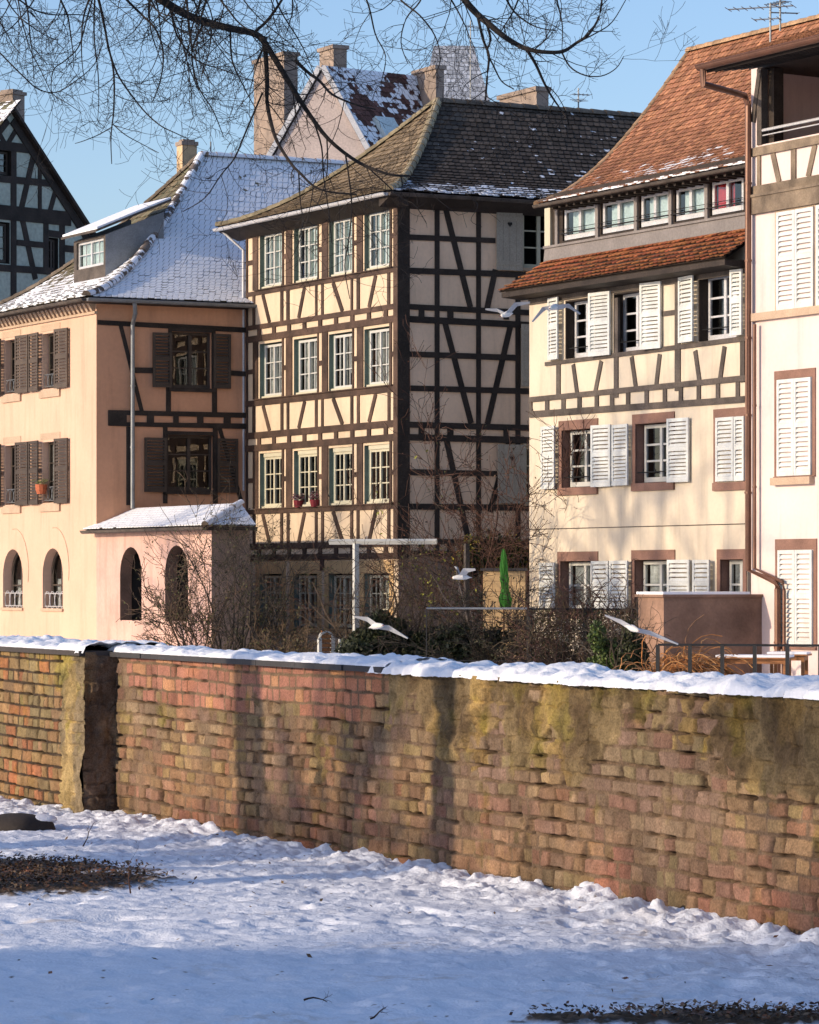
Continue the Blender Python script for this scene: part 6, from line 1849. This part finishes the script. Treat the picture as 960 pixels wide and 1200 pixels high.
bw = thing('brick_wall', 'long weathered river wall of uneven sandstone bricks with snow along its top', 'wall', (W0.x, W0.y, 0))
SR = 2.6
s460, s140 = WF_.s_(455), WF_.s_(140)
pal = [(0.225, 0.150, 0.095), (0.245, 0.165, 0.110), (0.215, 0.140, 0.095), (0.255, 0.175, 0.110), (0.205, 0.128, 0.092), (0.235, 0.145, 0.108), (0.225, 0.162, 0.092), (0.24, 0.132, 0.095)]
ss = lambda x, a, b: np.clip((x - a) / (b - a), 0, 1)
zoneR = dict(pal=pal, mortar=(0.155, 0.105, 0.068), plast=((0.105, 0.072, 0.040), (0.205, 0.150, 0.078)),
             red=([(0.0, 0.10, s135 + 0.15, s460), (0.10, 0.19, s135 + 0.15, s460), (0.27, 0.36, s135 + 0.5, WF_.s_(310)), (0.19, 0.36, WF_.s_(350), WF_.s_(425))], 0, 0),
             cover=lambda S, Z, T: np.where(S > s460, 1.10 - ss(T, 0.22, 0.62) * 1.25 + 0.25 * ss(S, -1.5, 0.5) , -0.35 + 0.35 * ss(T, .15, .4) * (1 - ss(T, .5, .7))) * 1.0,
             moss=lambda S, Z, T: 0.30 * (1 - ss(Z, 0.05, 0.28)) + np.where(S > s460, 0.38 * (1 - ss(T, 0.6, 0.9)), 0.42 * (ss(T, .18, .22)) * (1 - ss(T, .36, .5))),
             stain=lambda S, Z, T: np.where(S > s460, 0.10 + 0.55 * ss(S, -2.9, 0.3) * (1 - ss(T, 0.15, 0.55)) + 0.10 * (1 - ss(T, 0.0, .25)), -0.1) + 0.30 * (1 - ss(Z, 0.0, 0.12)) + 0.3 * (1 - ss(S, s135, s135 + .25)))
masonry(WF_, s135, SR, TOPZ, 5, 'brickwork', bw, 'mix', zoneR)
sLc = 0.0
s70 = WL_.s_(72)
s98 = WL_.s_(98)
zoneL = dict(pal=[(0.26, 0.165, 0.08), (0.24, 0.165, 0.08), (0.225, 0.165, 0.085), (0.28, 0.165, 0.085), (0.25, 0.155, 0.09), (0.21, 0.155, 0.085), (0.26, 0.17, 0.09), (0.25, 0.165, 0.08), (0.29, 0.130, 0.07)],
             plast=((0.14, 0.11, 0.065), (0.20, 0.155, 0.095)), mortar=(0.05, 0.036, 0.025),
             cover=lambda S, Z, T: np.where(S > s70, 1.6, -0.8),
             moss=lambda S, Z, T: 0.30 + 0.3 * (1 - ss(T, .1, .5)) - .2 * ss(T, .5, .9),
             stain=lambda S, Z, T: -0.25 + 0.35 * (1 - ss(T, 0, .15)) + 0.3 * (1 - ss(Z, 0, .1)))
masonry(WL_, s98 - 6.5, s98, TOPZ + 0.02, 8, 'brickwork', bw, 'brick', zoneL)
# return face at the jog
JF = Fac(V2(*WL_.pt(s98, 0).xy), -NW, DW)
zoneJ = dict(pal=pal, plast=((0.10, 0.07, 0.05), (0.17, 0.115, 0.08)), cover=lambda S, Z, T: 1.3 + 0 * S, moss=lambda S, Z, T: 0 * S, stain=lambda S, Z, T: 0.15 + 0 * S)
masonry(JF, 0.0, offA + 0.03, TOPZ + 0.02, 9, 'brickwork', bw, 'mix', zoneJ)
# body of the wall behind the faces
mb = MB()
TH = 0.42
mb.fbox(WF_, s135 - 0.05, SR, -0.3, TOPZ - 0.03, -TH, -0.07)
mb.fbox(WL_, s98 - 6.5, s98 - 0.05, -0.3, TOPZ - 0.03, -TH - offA, -0.07)
mb.fbox(WF_, s135 - 6.4, SR, -2.0, TOPZ - 0.05, -TH - 0.06, -TH + 0.01)
mb.build('wall_core', M['brownwall'], bw)
# slate coping on the middle stretch
mb = MB(); s = s135 + 0.02
while s < s460:
    e_ = min(s + random.uniform(0.55, 0.8), s460 + .02)
    mb.fbox(WF_, s + 0.003, e_ - 0.003, TOPZ - 0.012, TOPZ + 0.022, -TH - .05, 0.055 + random.uniform(-.008, .008), col=(0.05, 0.048, 0.05))
    s = e_
mb.fbox(WL_, s98 - 6.5, s98 + 0.02, TOPZ - 0.005, TOPZ + 0.03, -TH - offA, 0.04, col=(0.06, 0.05, 0.045))
mb.build('coping', M['attr'], bw)
# snow on top
def snow_cap(Fc, s0, s1, base, thick, over, back, seed, rag):
    ns = int((s1 - s0) / 0.012); nt = 34
    S = np.linspace(s0, s1, ns)[:, None] * np.ones((1, nt)); T = np.ones((ns, 1)) * np.linspace(0, 1, nt)[None, :]
    fr = over + rag * (fbm(S[:, :1], 0 * S[:, :1] + seed, 0.30, seed, 4) - 0.5) * 2 + rag * 1.6 * (vn(S[:, :1], 0 * S[:, :1], 0.045, seed + 1) - .5)
    fr = fr * np.ones((1, nt))
    O = fr + (-back - fr) * T
    th = thick * (0.25 + 1.5 * fbm(S, O, 0.40, seed + 2, 4))
    prof = np.clip(1 - (2 * np.clip(T, 0, 1) - 1) ** 6, 0, 1) ** 0.6
    Z = base + th * prof + (fbm(S, O, 0.11, seed + 3, 4) - 0.5) * 0.10 * prof * (thick / 0.06) + (vn(S, O, 0.022, seed + 8) - .5) * 0.008 - 0.012 * (T < 0.03)
    # lumpy front
    O = O + (vn(S, Z, 0.06, seed + 6) - .5) * 0.02
    X = Fc.p0.x + Fc.d.x * S + Fc.n.x * O; Y = Fc.p0.y + Fc.d.y * S + Fc.n.y * O
    return grid_obj('snow_cap', np.stack([X, Y, Z], -1), np.ones(S.shape + (4,)), M['snow'], bw)
snow_cap(WF_, s460 - 0.25, SR, TOPZ - 0.004, 0.050, 0.045, TH + .03, 81, 0.045)
snow_cap(WF_, s135 - .1, s460 + 0.02, TOPZ + 0.020, 0.038, 0.035, TH + .03, 82, 0.012)
snow_cap(WL_, s98 - 6.5, s98 + 0.03, TOPZ + 0.028, 0.045, 0.030, TH + offA, 83, 0.020)
# ================================================================== SNOWY GROUND
def drift(S, O, wl):
    """height of the snow: wl distance from the wall face"""
    d = wl
    r1 = fbm(S, d * 1.6, 0.55, 91, 4); r2 = fbm(S * 1.0, d * 1.0, 0.16, 92, 4); r3 = fbm(S, d, 0.05, 93, 2)
    big = np.exp(-((d - 0.02) / (0.16 + 0.20 * vn(S, 0 * S, 0.9, 94))) ** 2) * (0.008 + 0.028 * ss(S, -7.5, -1.5))
    z = big * (0.3 + 1.5 * r2) + (r2 - .5) * 0.050 * np.exp(-(d / 0.7) ** 2)
    z += (r1 - 0.5) * 0.03 + (r2 - .5) * 0.016 + (r3 - .5) * 0.010
    pit = np.clip(vn(S * 1.0, d * 1.0, 0.17, 95) - 0.66, 0, 1) * 0.16
    crumb = np.clip(fbm(S, d, 0.12, 96, 3) - 0.58, 0, 0.10) * 0.24 * np.exp(-(d / 0.55) ** 2) - 0.022 + np.clip(fbm(S, d, 0.06, 98, 2) - 0.66, 0, .08) * 0.12 * np.exp(-(d / 2.5) ** 2)
    return z - pit * (0.3 + 0.7 * vn(S, d, 1.1, 97)) + crumb
def soil_mask(X, Y):
    """1 where bark litter shows"""
    n = (fbm(X, Y, 0.5, 120, 5) - 0.5)
    a = 1 - np.sqrt(((X + 2.55) / 1.25) ** 2 + ((Y - 19.1) / 1.35) ** 2) + n * 0.9
    b = 1 - np.sqrt(((X - 1.32) / 0.75) ** 2 + ((Y - 12.98) / 0.26) ** 2) + n * 0.9
    m = np.maximum(a, b) * 9 + (fbm(X, Y, 0.06, 121, 3) - .5) * 4.0 - 0.4
    return np.clip(m, 0, 1)
def snow_patch(s0, s1, o0, o1, ds, do, name, first=False):
    ns = int((s1 - s0) / ds); no = int((o1 - o0) / do)
    S = np.linspace(s0, s1, ns)[:, None] * np.ones((1, no)); O = np.ones((ns, 1)) * (o0 + (o1 - o0) * np.linspace(0, 1, no)[None, :])
    edge = np.where(S < s135, offA, 0.0)
    d = O - edge
    Z = drift(S, O, np.abs(d)) * np.where(d < -0.02, 0.3, 1)
    X = WF_.p0.x + DW.x * S + NW.x * O; Y = WF_.p0.y + DW.y * S + NW.y * O
    so = soil_mask(X, Y)
    Z = Z * (1 - 0.6 * so) - 0.004 * so + (fbm(X, Y, 0.03, 124, 2) - .5) * 0.03 * so
    lit = np.array([0.085, 0.055, 0.033]) * (0.35 + 1.5 * fbm(X, Y, 0.035, 122, 3))[..., None]
    sn = np.array([0.80, 0.83, 0.89]) * (0.93 + 0.1 * fbm(X, Y, 0.3, 123, 3))[..., None]
    dirt = np.clip((fbm(S, O, 0.6, 127, 5) - 0.60) * 5, 0, 1) * np.clip((fbm(S, O, 0.05, 128, 3) - .45) * 4, 0, 1)
    sn = sn * (1 - 0.35 * dirt[..., None] * np.array([0.6, 0.8, 1.0]))
    spk = (vn(X, Y, 0.03, 125) > 0.955) & (vn(X, Y, 0.5, 126) > 0.55)
    sn = np.where(spk[..., None], np.array([0.16, 0.11, 0.08]), sn)
    C = sn * (1 - so[..., None]) + lit * so[..., None]
    return grid_obj(name, np.stack([X, Y, Z], -1), np.concatenate([C, np.ones(S.shape + (1,))], -1), M['snowground'], None, origin=(W0.x, W0.y, 0))
M['snowground'] = mat('snowy_ground', (1, 1, 1), 0.75, attr=True, var=0.03, nscale=4, fine=70, finevar=0.04, bump=0.5, bdist=0.012, spec=0.2)
g_ = snow_patch(-14.5, 3.2, -0.06, 6.5, 0.016, 0.014, 'snowy_ground'); tag(g_, 'trampled snow on the ground in front of the wall', None, None, 'structure')
# wide flat surroundings
mb = MB()
def strip(o0, o1, s0, s1, z, m=0):
    mb.poly([WF_.pt(s0, z, o0), WF_.pt(s1, z, o0), WF_.pt(s1, z, o1), WF_.pt(s0, z, o1)], m=m)
mb.poly([WF_.pt(-900, -0.09, -0.3), WF_.pt(400, -0.09, -0.3), WF_.pt(400, -0.09, 900), WF_.pt(-900, -0.09, 900)])
tag(mb.build('near_bank', M['snow']), 'snow covered near bank', None, None, 'structure')
mb = MB()
mb.poly([WF_.pt(-900, -1.9, -0.35), WF_.pt(400, -1.9, -0.35), WF_.pt(400, -1.9, -70), WF_.pt(-900, -1.9, -70)])
tag(mb.build('river', M['water']), 'river between the wall and the houses', None, None, 'structure')
mb = MB()
FBk = Fac(V2(*H4L.pt(0, 0).xy) + N2 * 12.5, D2, N2)
mb.poly([FBk.pt(-900, GROUND, 0), FBk.pt(300, GROUND, 0), FBk.pt(300, GROUND, -3000), FBk.pt(-900, GROUND, -3000)])
mb.poly([FBk.pt(-900, -2.2, 0), FBk.pt(300, -2.2, 0), FBk.pt(300, GROUND, 0), FBk.pt(-900, GROUND, 0)])
tag(mb.build('far_bank', M['snow']), 'snow covered far bank under the houses', None, None, 'structure')

# dark boulder with snow, twigs on the ground
bp = at(18, 974, 23.0); 
def blob(c, r, seed, fz=1.0, n=22, m=34):
    th = np.linspace(0, math.pi, n)[:, None] * np.ones((1, m)); ph = np.ones((n, 1)) * np.linspace(0, 2 * math.pi, m)[None, :]
    k = 1 + 0.25 * (fbm(np.cos(ph) * np.sin(th) * 2 + 5, np.sin(ph) * np.sin(th) * 2 + th, 0.8, seed, 3) - .5) * np.sin(th)
    return np.stack([c[0] + r[0] * k * np.sin(th) * np.cos(ph), c[1] + r[1] * k * np.sin(th) * np.sin(ph), c[2] + r[2] * k * np.cos(th) * fz], -1)
P = blob((bp.x, bp.y, -0.02), (0.27, 0.22, 0.10), 5)
C = np.ones(P.shape[:2] + (4,)) * np.array([0.045, 0.036, 0.030, 1])
bo = grid_obj('stone', P, C, M['attr'], None, origin=(bp.x, bp.y, 0))
tag(bo, 'dark rounded stone lying in the snow at the left, white snow on its right end', 'stone')
P = blob((bp.x + 0.15, bp.y + 0.05, 0.035), (0.13, 0.14, 0.035), 6)
grid_obj('snow_patch', P, np.ones(P.shape[:2] + (4,)), M['snow'], bo)
for i, (u, v, sz, sd, lab) in enumerate(((153, 1047, 0.22, 1, 'small upright broken twig at the right end of the bark litter'), (97, 992, 0.16, 2, 'thin twig sticking up from the snow behind the bark litter'),
                       (356, 1172, 0.10, 3, 'dark little twig lying in the shaded snow near the bottom middle'), (434, 1194, 0.08, 4, 'tiny twig at the very bottom edge of the snow'))):
    Yq = EYE * F / (v - HZ); b = at(u, v, Yq); rnd = random.Random(sd + 300); mb = MB()
    dr_ = Vector((rnd.uniform(-1, 1), 0, 1.2)) if i < 2 else Vector((1, .2, .25))
    grow(mb, b, dr_, sz, 0.005, rnd, 2, (0.06, 0.03, 0.02), 3, 0.35, 0, 0.9, seg=5)
    tag(mb.build('fallen_twig', M['stem'], None, origin=b), lab, 'twig')

# fallen leaves and bits of bark
rnd = random.Random(900); mb = MB()
for k in range(19000):
    if rnd.random() < 0.72: X_, Y_ = rnd.gauss(-2.55, 0.75), rnd.gauss(19.1, 0.8)
    elif rnd.random() < 0.35: X_, Y_ = rnd.gauss(1.3, 0.45), rnd.gauss(13.0, 0.16)
    else: X_, Y_ = rnd.uniform(-3.4, 2.4), rnd.uniform(12.7, 22.5)
    sm = float(soil_mask(np.array(X_), np.array(Y_)))
    near = float(fbm(np.array(X_), np.array(Y_), 0.4, 131, 3))
    if rnd.random() > (0.9 if sm > .3 else (0.10 if near > .60 else 0.012)): continue
    if (V2(X_, Y_) - W0).dot(NW) < 0.03: continue
    c = Vector((X_, Y_, rnd.uniform(0.0, 0.022) + (0.004 if sm > .3 else 0.012))); s = rnd.uniform(0.006, 0.019)
    a = Vector((rnd.gauss(0, 1), rnd.gauss(0, 1), rnd.gauss(0, .45))).normalized() * s; b = a.cross(Vector((rnd.gauss(0, .4), rnd.gauss(0, .4), 1))).normalized() * s * 0.55
    cc = rnd.choice([(0.12, 0.07, 0.035), (0.08, 0.05, 0.03), (0.17, 0.11, 0.06), (0.05, 0.035, 0.025), (0.14, 0.06, 0.03)])
    mb.poly([c - a, c - a * .2 + b, c + a, c - b], cc)
tag(mb.build('leaf_litter', M['leaf']), 'scattered dead leaves and bark bits on the thawed patches and the snow', 'leaf litter', None, 'stuff')

# ================================================================== TREES
def twig_px(mb, pts, r0, r1, Y, rnd, sprouts=True, dens=1.0, col=(1, 1, 1), depthj=0.25):
    """branch through points seen at distance Y (with depth wander); returns the 3D points"""
    P = []; yy = Y
    for i, (u, v) in enumerate(pts):
        P.append(at(u, v, yy)); yy += rnd.gauss(0, depthj) * 0.3
    # subdivide (Catmull-Rom)
    Q = []
    for i in range(len(P) - 1):
        a, b, c, d = P[max(i - 1, 0)], P[i], P[i + 1], P[min(i + 2, len(P) - 1)]
        for k in range(4):
            t = k / 4
            Q.append(0.5 * ((2 * b) + (c - a) * t + (2 * a - 5 * b + 4 * c - d) * t * t + (3 * b - a - 3 * c + d) * t ** 3))
    Q.append(P[-1])
    n = len(Q); R = [r0 + (r1 - r0) * (i / (n - 1)) for i in range(n)]
    mb.tube(Q, R, 8 if r0 > 0.01 else 5, col=col)
    if sprouts:
        L = sum((Q[i + 1] - Q[i]).length for i in range(n - 1))
        for k in range(int(L * 13 * dens)):
            i = rnd.randint(1, n - 1); t = (Q[i] - Q[i - 1]).normalized()
            sprout(mb, Q[i], t, rnd.uniform(0.10, 0.42), min(R[i] * 0.6, 0.0032), rnd, 2)
    return Q
def sprout(mb, p, t, L, r, rnd, depth):
    a = rnd.choice((-1, 1)) * rnd.uniform(0.5, 1.25)
    d = Vector((t.x * math.cos(a) - t.z * math.sin(a), t.y + rnd.uniform(-.5, .5), t.x * math.sin(a) + t.z * math.cos(a))).normalized()
    seg = 6 if depth else 4; pts = [Vector(p)]; cv = rnd.uniform(-0.22, 0.22); st = L / seg
    for i in range(seg):
        c, s = math.cos(cv), math.sin(cv)
        d = Vector((d.x * c - d.z * s + rnd.gauss(0, .065), d.y + rnd.gauss(0, .06), d.x * s + d.z * c + rnd.gauss(0, .065))).normalized()
        pts.append(pts[-1] + d * st)
    R = [max(0.0009, r * (1 - 0.6 * i / seg)) for i in range(seg + 1)]
    mb.tube(pts, R, 3, cap=False)
    if depth:
        for k in range(rnd.choice((2, 3, 4))):
            i = rnd.randint(1, seg); sprout(mb, pts[i], (pts[i] - pts[i - 1]).normalized(), L * rnd.uniform(0.3, 0.62), R[i] * 0.7, rnd, depth - 1)
rnd = random.Random(404)
Yt_ = 15.0
hit = lambda u, D: (lambda p: (p.x - 0 + S2.x * D, p.y + S2.y * D))(WF_.pt(WF_.s_(u), 0))
tx, ty = hit(517, 8.5)
tree = thing('bare_tree', 'leafless tree whose dark branches hang into the sky along the top of the photo', 'tree', (tx, ty, 0))
mb = MB(); mb.tube([(tx, ty, -0.1), (tx + .03, ty, 1.2), (tx + .08, ty, 3.0), (tx + .25, ty - .1, 5.0)], [0.22, 0.17, 0.15, 0.11], 14)
mb.build('trunk', M['barktrunk'], tree)
mb = MB()
limb = [Vector((tx + .25, ty - .1, 4.9)), Vector((tx + 1.2, ty - .5, 5.6)), Vector((tx + 3.0, ty - .9, 5.9)), Vector((-1.9, 15.2, 5.3)), at(150, -60, Yt_)]
mb.tube(limb, [0.09, 0.08, 0.065, 0.045, 0.030], 10)
limb2 = [Vector((tx + .25, ty - .1, 4.95)), Vector((tx + 1.6, ty + .2, 6.6)), Vector((-1.5, 15.6, 6.6)), Vector((-0.3, 15.3, 5.4)), at(530, -25, 15.2)]
mb.tube(limb2, [0.08, 0.065, 0.05, 0.035, 0.020], 10)
k_px = Yt_ / F
main = [
    ([(150, -60), (172, -18), (190, 0), (225, 20), (265, 32), (300, 40), (314, 56), (330, 82), (347, 110), (360, 130), (385, 163), (420, 190), (455, 204), (480, 206)], 5.9, 1.3, 0.9),
    ([(530, -25), (545, 0), (560, 17), (572, 27), (590, 42), (606, 52), (620, 58), (640, 61), (660, 60), (676, 50), (690, 40), (702, 20), (706, -4)], 4.6, 1.0, 0.9),
    ([(310, 44), (313, 90), (313, 119), (318, 145), (325, 166), (340, 190), (351, 202), (375, 222), (418, 228)], 3.0, 1.0, 0.9),
    ([(347, 71), (360, 84), (375, 95), (390, 111), (418, 123), (440, 128)], 2.4, 0.8, 0.9),
    ([(300, 36), (315, 22), (330, 0), (340, -20)], 2.0, 1.4, 0.8),
    ([(560, 20), (566, 45), (573, 65), (571, 90), (569, 117)], 1.9, 1.2, 0.6),
    ([(570, 26), (573, 36), (575, 48), (571, 60), (578, 76), (588, 95), (602, 104)], 1.8, 0.7, 0.7),
    ([(617, 57), (628, 75), (637, 95), (645, 110), (655, 125), (664, 138)], 2.2, 0.8, 0.9),
    ([(592, -5), (600, 10), (612, 22), (630, 32), (652, 36)], 1.5, 0.6, 0.9),
    ([(658, 60), (668, 78), (685, 88), (705, 89), (722, 80), (731, 66)], 1.1, 0.5, 0.7),
    ([(676, 50), (700, 38), (718, 25), (735, -3)], 1.0, 0.5, 0.6),
    ([(103, -30), (115, -2), (121, 23), (126, 50), (132, 76), (134, 103), (133, 133), (131, 150), (130, 168), (131, 192)], 1.9, 0.5, 0.45),
    ([(126, 53), (137, 85), (153, 110), (170, 131), (188, 147), (206, 156), (221, 163)], 1.3, 0.5, 0.6),
    ([(133, 146), (147, 158), (165, 168), (186, 179)], 0.7, 0.4, 0.3),
    ([(131, 149), (115, 158), (98, 165), (88, 168)], 0.7, 0.4, 0.3),
    ([(140, -12), (149, 0), (165, 16), (181, 32), (190, 53), (191, 76), (186, 101), (179, 119)], 1.8, 0.6, 0.9),
    ([(112, -20), (108, 0), (101, 25), (92, 55), (76, 71), (64, 80), (60, 96), (62, 110), (76, 119), (94, 131)], 1.1, 0.4, 0.8),
    ([(0, -14), (23, 0), (39, 11), (60, 17), (92, 17), (110, 20)], 1.2, 0.6, 1.0),
    ([(-30, 30), (0, 62), (30, 92), (46, 105), (66, 108), (87, 96), (110, 76), (121, 50)], 1.0, 0.5, 0.8),
    ([(308, 108), (290, 150), (275, 185), (259, 205), (240, 232), (214, 248)], 1.3, 0.5, 0.6),
    ([(367, 140), (377, 172), (379, 205), (385, 245), (389, 285)], 1.2, 0.5, 0.7),
    ([(405, 180), (412, 235), (409, 280), (404, 312), (410, 350)], 1.1, 0.5, 1.0),
    ([(350, 202), (352, 235), (355, 262), (349, 290), (356, 325)], 0.9, 0.4, 0.8),
    ([(383, 160), (384, 190), (381, 215), (372, 240)], 1.0, 0.5, 0.6),
    ([(430, 195), (452, 215), (470, 232), (486, 240), (500, 262)], 0.9, 0.4, 0.9),
    ([(545, 226), (560, 240), (552, 258), (565, 266)], 0.4, 0.3, 0.1),
    ([(240, 25), (225, 60), (232, 100), (250, 130), (262, 160)], 1.4, 0.5, 1.1),
    ([(270, 33), (272, 70), (285, 100), (300, 128)], 1.3, 0.5, 1.0),
    ([(200, 5), (207, 40), (230, 70), (262, 82), (300, 96)], 1.5, 0.5, 1.1),
    ([(455, -22), (470, 0), (492, 18), (510, 42), (516, 70), (508, 92)], 1.3, 0.5, 1.0),
    ([(500, -22), (492, 2), (476, 22), (470, 50), (478, 74)], 1.2, 0.5, 1.0),
    ([(420, -22), (432, 6), (440, 40), (452, 66), (447, 96)], 1.3, 0.5, 1.0),
    ([(245, -20), (262, 5), (250, 40), (230, 60)], 1.3, 0.5, 1.1),
]
for k in range(30):   # more drooping branches from the crown above the frame
    u = rnd.uniform(-30, 330) if k < 19 else rnd.uniform(150, 530)
    if k >= 28: u = rnd.uniform(600, 700)
    v = -25; a = rnd.uniform(0.9, 2.1); pts = [(u, v)]; cv = rnd.uniform(-.16, .16); st = rnd.uniform(14, 24) * (0.6 if u > 330 else 1)
    for i in range(7):
        u += math.cos(a) * st; v += math.sin(a) * st; a += cv + rnd.gauss(0, .10); pts.append((u, v))
    main.append((pts, rnd.uniform(0.9, 1.7), 0.4, 0.9))
for pts, ra, rb, dn in main:
    Yb_ = 15.2 if pts[0][0] > 500 else Yt_ + (0 if ra > 5 else rnd.uniform(-0.35, 0.35))
    if pts[0][1] > 10: Yb_ = Yt_ if pts[0][0] < 500 else 15.2
    Q = twig_px(mb, pts, ra * k_px, rb * k_px, Yb_, rnd, True, dn)
    if pts[0][1] < 0 and ra < 3:   # join the overhead limb
        tgt = limb[3].lerp(limb[2], rnd.random() * .4) if pts[0][0] < 320 else limb2[3].lerp(limb2[2], rnd.random() * .3)
        mb.tube([Q[0], Q[0].lerp(tgt, .5) + Vector((0, 0, .12)), tgt], [ra * k_px, ra * k_px * 1.3, 0.012], 5, cap=False)
mb.build('branches', M['bark'], tree)

def park_tree(label, x, y, h, r, seed, group='bare trees in the park', depth=3):
    rnd = random.Random(seed)
    o = thing('bare_tree', label, 'tree', (x, y, 0), group)
    tr = MB(); pts = [Vector((x, y, -0.1))]; d = Vector((rnd.uniform(-.03, .03), rnd.uniform(-.03, .03), 1)); rad = [r * 1.25]
    for i in range(12):
        d = (d + Vector((rnd.gauss(0, .05), rnd.gauss(0, .05), 0.05))).normalized(); pts.append(pts[-1] + d * h / 12); rad.append(max(0.02, r * (1 - 0.85 * (i / 12) ** 1.2)))
    tr.tube(pts, rad, 12); tr.build('trunk', M['barktrunk'], o)
    br = MB()
    for k in range(26):
        i = rnd.randint(7, 12); a = rnd.uniform(0, 6.283)
        grow(br, pts[i], Vector((math.cos(a), math.sin(a), rnd.uniform(0.5, 1.3))), h * rnd.uniform(0.16, 0.36), rad[i] * 0.5, rnd, depth - 1, (0.06, 0.05, 0.04), 5, 0.22, 0.03, 0.7, minr=0.004)
    br.build('branches', M['bark'], o)
    return o
tx2, ty2 = hit(309, 9.0); tx3, ty3 = hit(412, 22.0)
def near_tree(label, x, y, r, seed, h=7.0):
    park_tree(label, x, y, h, r, seed)
near_tree('bare tree with thick trunk whose shadow falls on the red bricks of the wall', tx2, ty2, 0.30, 501, 8.5)
near_tree('thinner bare tree whose shadow falls just left of the mossy wall stretch', tx3, ty3, 0.32, 502, 9.0)
def hitF(Fc, u, D):
    p = Fc.pt(Fc.s_(u), 0); return p.x + S2.x * D, p.y + S2.y * D
for i, (u, D, r, h, lab) in enumerate(((700, 34, 0.30, 14.0, 'first tall bare tree on the bank far outside the left edge'), (745, 40, 0.28, 15.0, 'second tall bare tree on the bank far outside the left edge'), (815, 37, 0.26, 13.5, 'third tall bare tree on the bank, nearest the rose house'))):
    x, y = hitF(H4L, u, D); park_tree(lab, x, y, h, r, 520 + i, depth=2)
x, y = hitF(H1L, 232, 32); park_tree('tall bare tree on the bank whose shadow falls on the arcade of the pink house', x, y, 12.5, 0.26, 540, depth=2)
for i, (px_, py_, dd_) in enumerate(((-0.2, 15.6, 33), )):
    park_tree(('wide', 'narrow')[i] + ' crowned bare tree behind the unseen shading house on the near bank', px_ + S2.x * dd_, py_ + S2.y * dd_, 10.2 - i * .6, 0.2, 550 + i, depth=2)
# unseen house added behind the camera; its eave is placed to shade the foreground
sh = thing('shading_house', 'unseen plain grey rendered house added behind the camera to shade the foreground snow', 'house', (-32, -4, 0))
mb = MB()
he = 8.0; yE = 15.45 - he / math.tan(SUN_EL) * (-S2.y)
mb.box((-32, yE - 5, he / 2), (38, 10, he))
mb.build('wall', M['rose'], sh)
mb = MB()
A = [Vector((-51.4, yE + .02, he - .02)), Vector((-12.6, yE + .02, he - .02)), Vector((-12.6, yE - 5, he + 1.0)), Vector((-51.4, yE - 5, he + 1.0))]
mb.hexa([p - Vector((0, 0, .15)) for p in A], A)
A = [Vector((-51.4, yE - 10.2, he)), Vector((-12.6, yE - 10.2, he)), Vector((-12.6, yE - 5.001, he + 1.0)), Vector((-51.4, yE - 5.001, he + 1.0))]
mb.hexa([p - Vector((0, 0, .15)) for p in A], A)
mb.build('roof', M['timberblack'], sh)
